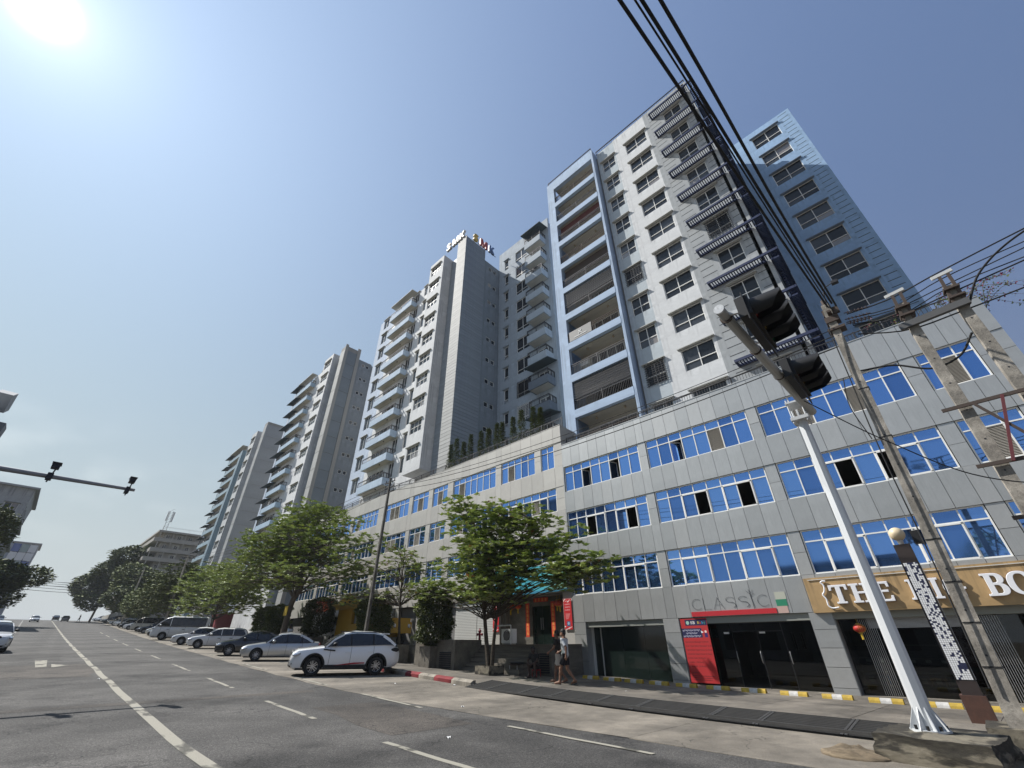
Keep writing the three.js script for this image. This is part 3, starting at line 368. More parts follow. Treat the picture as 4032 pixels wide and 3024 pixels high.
// job poster by the glass doors
tag(sheetX(null, 'poster', T4(320, 640, (c, w, h) => {
  c.fillStyle = '#b92a2c'; c.fillRect(0, 0, w, h); c.fillStyle = '#1d1c4a'; c.fillRect(56, 14, w - 60, 62); c.fillRect(0, 104, w - 80, 96);
  c.fillStyle = '#9fc7b4'; c.beginPath(); c.arc(88, 46, 20, 0, 7); c.fill(); c.font = 'bold 44px serif'; c.fillStyle = '#f0ede6'; c.fillText('SB', 122, 61); c.font = 'bold 34px serif'; [['B', '#e0c23c'], ['a', '#d64a3a'], ['b', '#3ea0c9'], ['y', '#3ea080']].forEach(([s, k], i) => { c.fillStyle = k; c.fillText(s, 204 + i * 26, 59); });
  c.strokeStyle = '#e6e3ee'; c.lineWidth = 3.2; for (let r = 0; r < 3; r++) for (let i = 0; i < (r === 1 ? 9 : 14); i++) { const x = (r === 1 ? 58 : 18) + i * 15, y = 124 + r * 30; c.beginPath(); c.arc(x, y, 5.5, (i * 1.3) % 3, (i * 1.3) % 3 + 4.6); c.stroke(); if (i % 3 === 0) { c.beginPath(); c.moveTo(x, y + 7); c.lineTo(x + 7, y + 12); c.stroke(); } }
  c.fillStyle = '#f2d9d0'; c.beginPath(); c.arc(w - 36, 140, 13, 0, 7); c.fill(); c.fillStyle = '#3c1f63'; c.fillRect(w - 54, 154, 36, 44); c.fillStyle = '#e8f2f6'; c.beginPath(); c.moveTo(w - 92, 128); c.lineTo(w - 60, 146); c.lineTo(w - 88, 156); c.fill();
  c.fillStyle = '#4a0d12'; c.font = 'bold 20px serif'; ['Operation Manager (2 Post)', 'Asst. Operation Manager (2 Post)', 'Operation Supervisor (5 Post)', 'Assistant Supervisor (5 Post)', 'Senior Sale (10 Post)', 'Cashier  (10 Post)', 'Sale Staff  (10 Post)'].forEach((s, i) => c.fillText(s, 14, 250 + i * 40));
  c.fillText('Send to', 30, 550); c.font = '13px serif'; for (let i = 0; i < 3; i++) { c.fillRect(16 + i * 8, 572 + i * 18, w - 50 - i * 26, 3); c.fillRect(22 + i * 8, 577 + i * 18, w - 70 - i * 30, 2); }
}), FX + .03, .22, 2.53, 8.25, 9.42), 'tall red recruitment poster with blue headings beside the glass doors', 'poster');
// ---------- apartment towers ----------
const fbox = (b, f, pl, u0, u1, y0, y1, w0, w1) => f === 'x' ? b.box(pl - w1, pl - w0, y0, y1, u0, u1) : b.box(u0, u1, y0, y1, pl - w1, pl - w0);
const fbx = (p, n, m, f, pl, u0, u1, y0, y1, w0, w1) => f === 'x' ? bx(p, n, m, pl - w1, pl - w0, y0, y1, u0, u1) : bx(p, n, m, u0, u1, y0, y1, pl - w1, pl - w0);
// wall facing the street (x) or down it (z) with real openings
function gridWall(p, name, m, f, pl, u0, u1, y0, y1, cols, rows, thick = .22) {
  const b = mbp(p), rs = rows.slice().sort((a, c) => a[0] - c[0]), cs = cols.slice().sort((a, c) => a[0] - c[0]); let y = y0;
  for (const [r0, r1] of rs) { if (r0 > y + .01) fbox(b, f, pl, u0, u1, y, r0, -thick, 0); let u = u0; for (const [c0, c1] of cs) { if (c0 > u + .005) fbox(b, f, pl, u, c0, r0, r1, -thick, 0); u = c1; } if (u1 > u + .005) fbox(b, f, pl, u, u1, r0, r1, -thick, 0); y = r1; }
  if (y1 > y + .01) fbox(b, f, pl, u0, u1, y, y1, -thick, 0); return b.mesh(name, m, p);
}
function twin(p, f, pl, u0, u1, y0, y1, o = {}) {
  const fm = o.frame || M.frame, gl = o.glass || M.darkGlass, n = o.n || 2, d = o.d ?? .1, fr = .05, b = mbp(p); const ty = o.transom ? y0 + (y1 - y0) * o.transom : 0;
  fbox(b, f, pl, u0, u1, y0, y0 + fr, -d - .05, -d + .03); fbox(b, f, pl, u0, u1, y1 - fr, y1, -d - .05, -d + .03); fbox(b, f, pl, u0, u0 + fr, y0 + fr, y1 - fr, -d - .05, -d + .03); fbox(b, f, pl, u1 - fr, u1, y0 + fr, y1 - fr, -d - .05, -d + .03);
  if (ty) fbox(b, f, pl, u0 + fr, u1 - fr, ty - .025, ty + .025, -d - .05, -d + .03);
  for (let i = 1; i < n; i++) { const u = lerp(u0, u1, i / n); fbox(b, f, pl, u - .025, u + .025, y0 + fr, y1 - fr, -d - .048, -d + .028); }
  const w = b.mesh('window', fm, p); base.set(w, bof(p));
  for (let i = 0; i < n; i++) { const a = lerp(u0, u1, i / n) + .02, c = lerp(u0, u1, (i + 1) / n) - .02; const ys = ty ? [[y0 + .03, ty - .02], [ty + .02, y1 - .03]] : [[y0 + .03, y1 - .03]]; for (const [e, g] of ys) { const q = fbx(w, 'pane', gl === M.darkGlass ? [gl, gl, gl, gl, gl, M.greyGlass, M.greyGlass, o.bars ? gl : M.curtain][rnd() * (o.curt ? 8 : 7.3) | 0] : gl, f, pl, a, c, e, g, -d - .03, -d - .02); q.rotation.y = R(-.006, .006); } }
  if (o.hood) { const hb = mbp(p); fbox(hb, f, pl, u0 - .16, u1 + .16, y1 + .04, y1 + .1, -.05, .17); fbox(hb, f, pl, u0 - .12, u1 + .12, y1, y1 + .04, -.05, .08); hb.mesh('hood', o.hood, p); }
  if (o.bars) { const g = mbp(p); for (let y = y0 - .05; y < y1 + .06; y += .17) fbox(g, f, pl, u0 - .05, u1 + .05, y - .012, y + .012, .06, .09); for (let u = u0 - .05; u <= u1 + .06; u += .22) fbox(g, f, pl, u - .01, u + .01, y0 - .08, y1 + .08, .05, .1); g.mesh('grille', o.bars, p); }
  return w;
}
function rail(p, f, pl, u0, u1, y0, h, m = M.iron, step = .13) { const b = mbp(p); fbox(b, f, pl, u0, u1, y0 + h - .05, y0 + h, -.03, .03); fbox(b, f, pl, u0, u1, y0 + h * .78, y0 + h * .78 + .03, -.02, .02); fbox(b, f, pl, u0, u1, y0 + .05, y0 + .08, -.02, .02); for (let u = u0 + .05; u < u1; u += step) fbox(b, f, pl, u - .01, u + .01, y0, y0 + h - .04, -.01, .01); for (const u of [u0 + .02, (u0 + u1) / 2, u1 - .02]) fbox(b, f, pl, u - .03, u + .03, y0, y0 + h, -.032, .032); return b.mesh('balcony_rail', m, p); }
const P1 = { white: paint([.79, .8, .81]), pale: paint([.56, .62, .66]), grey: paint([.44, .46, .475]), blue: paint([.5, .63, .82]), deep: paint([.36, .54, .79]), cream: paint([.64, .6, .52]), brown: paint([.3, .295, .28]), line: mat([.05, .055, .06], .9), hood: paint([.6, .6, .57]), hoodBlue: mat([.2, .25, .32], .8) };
{
  const p = thing('apartment_tower', 'white and sky-blue apartment tower with deep balconies and navy slatted sunshades', 'building', 22.9, 12.6, 8);
  const rows = Array.from({ length: 10 }, (_, k) => [39.8 - 3 * k, 41.4 - 3 * k]), WX = 22.9;
  // body
  for (const [n, m, a, c, y] of [['core', P1.brown, .98, 10.2, 43.1]]) bx(p, n, m, 23.13, 39.9, 11.9, y, a, c); bx(p, 'core', P1.blue, 24.2, 39.8, 11.9, 43.3, 10.25, 15.95);
  gridWall(p, 'wall', P1.pale, 'x', WX, 8.15, 10, 12, 43.4, [[8.3, 9.65]], rows); gridWall(p, 'wall', P1.white, 'x', WX, 4.9, 8.15, 12, 43.5, [[5.08, 7.1]], rows); gridWall(p, 'wall', P1.grey, 'x', WX, .75, 4.9, 12, 43.55, [[1.8, 3.28]], rows);
  rows.forEach(([y0, y1], k) => { twin(p, 'x', WX, 8.3, 9.65, y0, y1, { transom: .42, hood: P1.hood, bars: k === 5 || k === 8 ? M.iron : 0, frame: M.frame }); twin(p, 'x', WX, 5.08, 7.1, y0, y1, { transom: .36, hood: P1.hood, open: k === 5 ? 0 : -1 }); twin(p, 'x', WX, 1.8, 3.28, y0, y1, { transom: .36, hood: P1.hood, bars: k === 5 ? M.iron : 0, open: k === 0 ? 1 : -1 }); });
  for (let k = 0; k < 52; k++) { const y = 42.9 - k * .58; bx(p, 'score_line', P1.line, WX - .006, WX + .02, y - .022, y + .022, 3.55 + .1 * (k % 2), 4.5); bx(p, 'score_line', P1.line, WX - .006, WX + .02, y - .022, y + .022, 1.05, 1.62); }
  // side facing down the street
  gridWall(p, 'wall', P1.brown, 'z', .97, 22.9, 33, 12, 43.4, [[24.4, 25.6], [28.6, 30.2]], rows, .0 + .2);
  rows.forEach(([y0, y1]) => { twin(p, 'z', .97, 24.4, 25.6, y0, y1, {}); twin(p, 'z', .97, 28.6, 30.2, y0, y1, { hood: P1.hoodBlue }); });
  // navy slatted sunshades round the corner, floor by floor
  for (let k = 0; k < 10; k++) { const y = 41.9 - 3 * k, o = mbp(p); o.box(22.2, 22.3, y - .14, y + .02, .28, 4.25).box(22.82, 22.895, y - .14, y + .02, .98, 4.25).box(22.2, 28.6, y - .14, y + .02, .2, .3).box(22.91, 28.6, y - .14, y + .02, .66, .74).box(22.3, 22.82, y - .14, y + .02, 4.17, 4.25); const s = o.mesh('sunshade', M.navy, p); base.set(s, bof(p)); for (let i = 0; i < 26; i++) { const z = .42 + i * .148; if (z < 4.15) bx(s, 'slat', M.navy, 22.3, 22.82, y - .11, y - .01, z, z + .055); } for (let i = 0; i < 34; i++) { const x = 22.95 + i * .165; bx(s, 'slat', M.navy, x, x + .055, y - .11, y - .01, .3, .66); }
    for (let q = 0; q < 13; q++) bx(p, 'screen_slat', M.navy, 23.9, 25.3, y - 2.8 + q * .2, y - 2.7 + q * .2, .5, .62); }
  // balcony block
  const BX = 22.3, f0 = 40.08, st = 3.02;
  const bw = mbp(p); bw.box(BX, BX + .35, 12, 43.8, 15.16, 16.0).box(BX, BX + .3, 12, 43.8, 10.19, 10.39).box(BX, BX + .4, 42.45, 43.85, 10.39, 15.16).box(BX + .3, 24.2, 12, 43.8, 10.19, 10.27).box(BX + .35, 24.2, 12, 43.8, 15.9, 16).box(BX + .5, 24.3, 12, 42.2, 16.0, 16.26); bw.mesh('wall', P1.blue, p);
  for (let k = 0; k < 10; k++) { const y = f0 - st * k; bx(p, 'balcony_slab', P1.blue, BX - .02, BX + .3, y - .63, y, 10.39, 15.16); bx(p, 'balcony_floor', P1.cream, BX + .3, 24.19, y - .25, y - .05, 10.4, 15.15); bx(p, 'balcony_ceiling', P1.cream, BX + .41, 24.19, y + 2.39, y + 2.45, 10.4, 15.15);
    bx(p, 'balcony_wall', P1.cream, 23.95, 24.15, y - .05, y + 2.39, 10.4, 15.15); const dd = twin(p, 'x', 23.95, 11.2, 14.2, y, y + 2.05, { n: 4, d: -.04, frame: M.frameGrey });
    if (k !== 5 && k !== 8) { const bl = new MB(bof(p)); for (const z of [11.6, 13.9]) bl.ball(W3(23.1, y + 2.25, z), .09).rod(W3(23.1, y + 2.3, z), W3(23.1, y + 2.39, z), .03); bl.mesh('ceiling_lamp', mat([.35, .28, .18], .6), p); }
    rail(p, 'x', BX + .1, 10.4, 15.15, y + .002, .95, k % 3 ? M.iron : M.ironRust); if (k === 4 || k === 2) bx(p, 'balcony_beam', k === 2 ? mat([.12, .035, .03], .8) : M.ironRust, BX + .5, BX + .6, y + 1.3, y + 2.3, 10.5, 15.1);
    if (k === 5 || k === 8) { const g = mbp(p); for (let z = 10.45; z < 15.1; z += k === 8 ? .09 : .2) g.box(BX + .06, BX + .08, y + .9, y + 2.36, z, z + .018); for (let q = 0; q < 8; q++) g.box(BX + .055, BX + .085, y + .95 + q * .19, y + .97 + q * .19, 10.42, 15.12); g.mesh('grille', M.iron, p); bx(p, 'screen', M.interiorDark, BX + .3, BX + .32, y + .9, y + 2.36, 10.42, 15.12); }
    if (k === 3 || k === 7 || k === 4) { const ac = mbp(p); ac.box(23.5, 23.92, y + 1.3, y + 1.85, 14.3, 15); ac.mesh('air_conditioner', M.white, p); } }
  bx(p, 'board', mat([.2, .195, .185], .6), BX + .02, BX + .05, f0 - 6 * st + .08, f0 - 6 * st + 1, 12.9, 15); { const b = mbp(p); const y = f0 - 6 * st + .6, z = 13.95; b.bar(W3(BX + .01, y - .16, z + .15), W3(BX + .01, y + .16, z - .12), .03, .05).bar(W3(BX + .01, y - .16, z - .15), W3(BX + .01, y + .16, z + .12), .03, .05).box(BX, BX + .018, y - .32, y - .27, z - .6, z + .6); b.mesh('board_mark', M.white, p); }
  rail(p, 'x', BX + .12, 10.3, 15.9, 43.8, .55); rail(p, 'x', WX + .1, .8, 10.1, 43.5, .6, M.iron, .2); rail(p, 'x', BX + .7, 15.98, 16.26, 42.2, .55, M.iron, .1);
  // rear wing, deep blue
  const RX = 32.9, rr = Array.from({ length: 11 }, (_, k) => [42.5 - 3 * k, 44.2 - 3 * k]); bx(p, 'core', P1.deep, 33.14, 42, 11.9, 45, -5.3, .98);
  gridWall(p, 'wall', P1.deep, 'x', RX, -5.33, .97, 12, 45.2, [[-4.05, -1.75]], rr); for (const [y0, y1] of rr) twin(p, 'x', RX, -4.05, -1.75, y0, y1, { transom: .36, hood: P1.hoodBlue });
  for (let k = 0; k < 56; k++) { const y = 44.9 - k * .57; bx(p, 'score_line', P1.line, RX - .006, RX + .02, y - .025, y + .025, -5.1, -4.35); }
  gridWall(p, 'wall', P1.blue, 'x', 31.2, .2, .96, 12, 43, [[.35, .85]], rows, .2); rows.forEach(([y0, y1]) => twin(p, 'x', 31.2, .35, .85, y0, y1, { n: 1 }));
}
// tower with balconies, a projecting bay and a clad stair shaft; the shared plan of the three towers up the street
function shaftTower(o) {
  const p = thing('apartment_tower', o.label, 'building', o.wall, o.y0, (o.z1 + o.side) / 2), S = o.s, m = o.mats, n = o.n, rowsOf = (b, h) => Array.from({ length: n }, (_, k) => [b + S * k, b + S * k + h]);
  bx(p, 'core', m.wall, o.wall + .25, o.wall + 14, o.y0, o.top - .6, o.bay[0] + .1, o.z1 - .02);
  // bay
  const br = rowsOf(o.bayY, 1.4); gridWall(p, 'bay', m.wall, 'x', o.bayX, o.bay[0], o.bay[1], o.bayBase, o.top, [[o.bay[0] + .6, o.bay[1] - .35]], br); const cap = mbp(p); cap.box(o.bayX + .22, o.wall + .24, o.bayBase, o.top, o.bay[0], o.bay[0] + .2).box(o.bayX + .22, o.wall + .24, o.bayBase, o.top, o.bay[1] - .2, o.bay[1]).box(o.bayX + .22, o.wall + .24, o.bayBase, o.bayBase + .2, o.bay[0] + .2, o.bay[1] - .2).box(o.bayX + .22, o.wall + .24, o.top - .2, o.top - .01, o.bay[0] + .2, o.bay[1] - .2); cap.mesh('bay_side', m.baySide, p);
  bx(p, 'bay_core', m.wall, o.bayX + .23, o.wall + .2, o.bayBase + .21, o.top - .21, o.bay[0] + .21, o.bay[1] - .21);
  for (const [a, b] of br) twin(p, 'x', o.bayX, o.bay[0] + .6, o.bay[1] - .35, a, b, { n: 3, transom: .5, hood: m.hood, frame: o.frame, curt: 1 });
  // main wall: between bay and balconies, balconies, end strip
  const nr = rowsOf(o.winY, 1.85), [b0, b1] = o.balc;
  gridWall(p, 'wall', m.wall, 'x', o.wall, o.bay[1], b0 + 1.2, o.y0, o.top - .7, o.narrow, nr); for (const [a, b] of nr) for (const [c, d] of o.narrow) twin(p, 'x', o.wall, c, d, a, b, { n: d - c > .9 ? 2 : 1, hood: m.hood, frame: o.frame });
  gridWall(p, 'wall', m.wall, 'x', o.wall, b0 + 1.2, b1 + .6, o.y0, o.top - .7, [[b0 + 1.8, b1 - .4]], rowsOf(o.balcY + .25, 2.1)); for (const [a, b] of rowsOf(o.balcY + .25, 2.1)) twin(p, 'x', o.wall, b0 + 1.8, b1 - .4, a, b, { n: 4, frame: o.frame });
  gridWall(p, 'wall', m.end, 'x', o.wall, b1 + .6, o.z1, o.y0, o.top - .9, [[b1 + 2, b1 + 3.5]], nr); for (const [a, b] of nr) twin(p, 'x', o.wall, b1 + 2, b1 + 3.5, a, b, { hood: o.awn || m.hood, frame: o.frame });
  for (let k = 0; k < n; k++) { const y = o.balcY + S * k; const c = mbp(p); c.box(o.balcX, o.balcX + .12, y - .15, y + .72, b0, b1).box(o.balcX + .12, o.wall, y - .15, y + .72, b0, b0 + .12).box(o.balcX + .12, o.wall, y - .15, y + .72, b1 - .12, b1); c.mesh('balcony_parapet', m.balc, p); bx(p, 'balcony_floor', m.soffit, o.balcX + .12, o.wall, y - .13, y, b0 + .12, b1 - .12); rail(p, 'x', o.balcX + .06, b0, b1, y + .72, .62, M.iron, o.railStep || .3); rail(p, 'z', b0 + .06, o.balcX + .1, o.wall, y + .72, .62, M.iron, .3);
    if (k % 3 !== 1) bx(p, 'air_conditioner', M.white, o.wall - .5, o.wall - .1, y + 1.2, y + 1.75, b1 - 1.3 - (k % 2), b1 - .5 - (k % 2)); bx(p, 'balcony_lamp', M.black, o.wall - .5, o.wall - .4, y - .24, y - .13, b0 + 2, b0 + 2.1);
    if (o.awn) { const a = bx(p, 'awning', o.awn, o.balcX - .3, o.wall, y + 2.5, y + 2.56, b1 - .8, b1 + 3.8); a.rotation.z = .28; } if (k === n - 1) { const a = bx(p, 'awning', M.hoodD || m.hood, o.balcX - .2, o.wall, y + 2.7, y + 2.8, b0, b1); } }
  // stair shaft
  const [s0, s1] = o.shaft; bx(p, 'shaft', m.shaft, o.shaftX + .05, o.sideX - .01, o.y0, o.shaftTop - .05, o.side + .05, s1); if (o.pier) { bx(p, 'pier', o.pier, o.sideX - .55, o.sideX + .05, o.y0, o.shaftTop + .35, o.side - .14, o.side - .005); bx(p, 'pier', o.pier, o.shaftX - .04, o.shaftX + .5, o.y0, o.shaftTop + .2, o.side - .14, o.side - .005); }
  bx(p, 'shaft', m.shaft, o.recX + .05, o.wall + 14, o.y0, o.top - .4, s1 + .001, o.bay[0] + .1);
  const course = o.course, N = Math.floor((o.shaftTop - o.y0) / course);
  for (let k = 0; k < N; k++) { const y = o.y0 + k * course, g = o.gap; bx(p, 'cladding_board', m.boards[k % m.boards.length], o.shaftX, o.shaftX + .05, y, y + course - g, o.side, s1); bx(p, 'cladding_board', m.sideBoards[k % m.sideBoards.length], o.shaftX + .05, o.sideX, y, y + course - g, o.side, o.side + .05); if (y < o.top - .5) bx(p, 'cladding_board', m.recess[k % m.recess.length], o.recX, o.recX + .05, y, y + course - g, s1 + .002, o.bay[0] - .002); }
  // strip with small paired windows on the side
  const sr = rowsOf(o.stripY, .62), zf = o.side + .25; gridWall(p, 'side_wall', m.sideWall, 'z', zf, o.sideX, o.stripX, o.y0, o.shaftTop - 1.6, [[o.sideX + .9, o.sideX + 1.5], [o.sideX + 1.75, o.sideX + 2.35]], sr); bx(p, 'core', m.sideWall, o.sideX + .02, o.wall + 13.9, o.y0, o.shaftTop - 1.7, zf + .23, o.bay[0] + .1);
  for (const [a, b] of sr) { twin(p, 'z', zf, o.sideX + .9, o.sideX + 1.5, a, b, { n: 1, d: .06, frame: M.frameGrey }); twin(p, 'z', zf, o.sideX + 1.75, o.sideX + 2.35, a, b, { n: 1, d: .06, frame: M.frameGrey }); }
  return p;
}
const greyB = k => [1, .95, 1.04].map(q => mat([.27 * q * k, .3 * q * k, .335 * q * k], .6, { map: panelT[0] })), beigeB = [1, .94, 1.05].map(q => mat([.46 * q, .465 * q, .46 * q], .7, { map: panelT[1] }));
const t2 = { wall: P1.white, end: paint([.55, .64, .78]), baySide: P1.white, hood: P1.hood, balc: paint([.5, .62, .76]), soffit: P1.cream, shaft: P1.brown, boards: beigeB, sideBoards: greyB(.95), recess: greyB(1.35), sideWall: paint([.25, .28, .31]) };
const smk = shaftTower({ label: 'white apartment tower with a plank-clad shaft and rooftop letters', s: 3, n: 10, wall: 23.6, y0: 13.6, top: 47.2, z1: 52.6, bayX: 22, bay: [33.9, 36.95], bayBase: 16.4, bayY: 17.85, balc: [42.2, 48], balcX: 22.7, balcY: 17.05, narrow: [[39.7, 40.45], [41.75, 42.95]], winY: 17.9, shaftX: 22.2, shaft: [29.5, 31.2], shaftBack: 28, recX: 23.35, shaftTop: 47.6, side: 29.5, sideX: 25.6, course: .4, gap: .035, stripX: 28.7, stripY: 17.6, mats: t2, frame: M.frame });
{
  const p = smk; // wing set back beside the shaft, with corner balconies
  const m = paint([.46, .52, .58]), low = paint([.17, .2, .24]), WX = 28.5, rows = Array.from({ length: 10 }, (_, k) => [18.1 + 3 * k, 20 + 3 * k]);
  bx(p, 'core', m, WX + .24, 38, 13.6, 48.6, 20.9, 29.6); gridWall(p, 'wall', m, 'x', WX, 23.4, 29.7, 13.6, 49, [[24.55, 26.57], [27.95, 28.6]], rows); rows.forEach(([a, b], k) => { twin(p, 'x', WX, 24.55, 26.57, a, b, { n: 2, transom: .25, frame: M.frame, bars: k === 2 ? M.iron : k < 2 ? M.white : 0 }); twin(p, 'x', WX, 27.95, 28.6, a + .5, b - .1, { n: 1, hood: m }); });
  wall(p, 'wall', m, WX, WX + .24, 13.6, 49.2, 20.8, 23.4);
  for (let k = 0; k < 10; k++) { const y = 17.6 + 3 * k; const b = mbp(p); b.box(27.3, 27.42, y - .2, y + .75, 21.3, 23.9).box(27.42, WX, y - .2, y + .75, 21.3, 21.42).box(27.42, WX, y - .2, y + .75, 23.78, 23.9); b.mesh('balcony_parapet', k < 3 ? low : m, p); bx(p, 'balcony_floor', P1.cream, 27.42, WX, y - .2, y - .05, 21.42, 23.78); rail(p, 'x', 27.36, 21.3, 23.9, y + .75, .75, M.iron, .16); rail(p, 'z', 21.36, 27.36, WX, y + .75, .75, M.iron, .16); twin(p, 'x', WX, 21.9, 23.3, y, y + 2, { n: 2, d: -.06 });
    if (k === 0 || k === 2 || k === 9) { const a = bx(p, 'awning', mat([.05, .07, .075], .7), 26.9, WX, y + 2.55, y + 2.62, 20.9, 24.2); a.rotation.z = .2; } if (k === 0 || k === 9) { const g = mbp(p); for (let z = 21.3; z < 23.9; z += .14) g.box(27.34, 27.36, y + 1.5, y + 2.5, z, z + .02); for (let q = 0; q < 5; q++) g.box(27.33, 27.37, y + 1.5 + q * .25, y + 1.53 + q * .25, 21.3, 23.9); g.mesh('grille', M.iron, p); } }
}
// rooftop letters, each a thing standing on the shaft
{
  const f = globalThis.__sans, letter = (s, X, Z, turn, m, label, h = 1.22) => { const g = new TextGeometry(s, { font: f, size: h, depth: .28, curveSegments: 5, bevelEnabled: true, bevelSize: .03, bevelThickness: .03, bevelSegments: 1 }); g.computeBoundingBox(); g.translate(-g.boundingBox.min.x, 0, 0); const t = thing('roof_letter', label, 'letter', X, 47.75, Z, turn, 'rooftop letters'); mk('letter_face', g, m, t); const b = new MB(); b.rod(V3(.2, -.2, .1), V3(.2, .4, .1), .04).rod(V3(.9, -.2, .1), V3(.9, .4, .1), .04).bar(V3(-.1, -.02, .1), V3(1.4, -.02, .1), .06); b.mesh('stand', M.iron, t); };
  const pale = mat([.62, .6, .56], .5); [['S', 33.6], ['M', 32.35], ['K', 30.85]].forEach(([s, z], i) => letter(s, 22.35, z, -PI / 2, pale, `pale letter ${s} on the tower roof edge facing the street`));
  [['S', 23.3, [.5, .36, .1]], ['M', 24.5, [.4, .07, .06]], ['K', 26.1, [.1, .16, .3]]].forEach(([s, x, c]) => letter(s, x, 29.55, 0, mat(c, .5), `${s === 'S' ? 'gold' : s === 'M' ? 'red' : 'blue'} letter ${s} on the tower roof facing down the street`));
}
const dk = mat([.035, .05, .055], .7);
const slabs = (c, k) => [1, .96].map(q => mat(c.map(v => v * q * k), .75, { map: panelT[2] }));
shaftTower({ label: 'middle apartment tower with beige piers and dark awnings over its balconies', s: 3, n: 12, wall: 23.9, y0: 2, top: 48.6, z1: 89, bayX: 22.8, bay: [68.6, 72.2], bayBase: 3, bayY: 13.2, balc: [77.8, 84.6], balcX: 23, balcY: 12.6, narrow: [[74.6, 75.5]], winY: 13.3, shaftX: 23.5, shaft: [65.5, 67.3], pier: paint([.37, .365, .345]), recX: 24.2, shaftTop: 49.3, side: 65.5, sideX: 26.4, course: 2.9, gap: .06, stripX: 29.2, stripY: 13.4, mats: { ...t2, boards: slabs([.43, .44, .435], 1), sideBoards: slabs([.2, .235, .27], 1), recess: slabs([.33, .35, .35], 1), balc: paint([.42, .56, .7]) }, frame: M.frame, awn: dk });
const t3 = shaftTower({ label: 'farthest apartment tower with plain grey panelled shaft and turquoise column', s: 3, n: 11, wall: 24.6, y0: 3, top: 45.8, z1: 131, bayX: 23.4, bay: [107.9, 111.4], bayBase: 4, bayY: 13, balc: [118, 128], balcX: 23.6, balcY: 12.4, narrow: [[113, 113.9]], winY: 13.2, shaftX: 24, shaft: [104, 106], shaftBack: 29, recX: 24.9, shaftTop: 47.2, side: 104, sideX: 28.2, course: 2.9, gap: .06, stripX: 31, stripY: 13.4, mats: { ...t2, wall: paint([.6, .62, .63]), boards: slabs([.36, .375, .385], 1), sideBoards: slabs([.3, .32, .34], 1), recess: slabs([.34, .36, .37], 1), balc: paint([.3, .42, .5]) }, frame: M.frameGrey, awn: dk, railStep: .6 });

bx(t3, 'column', paint([.24, .34, .41]), 23.3, 24.58, 6, 43, 115.4, 117);
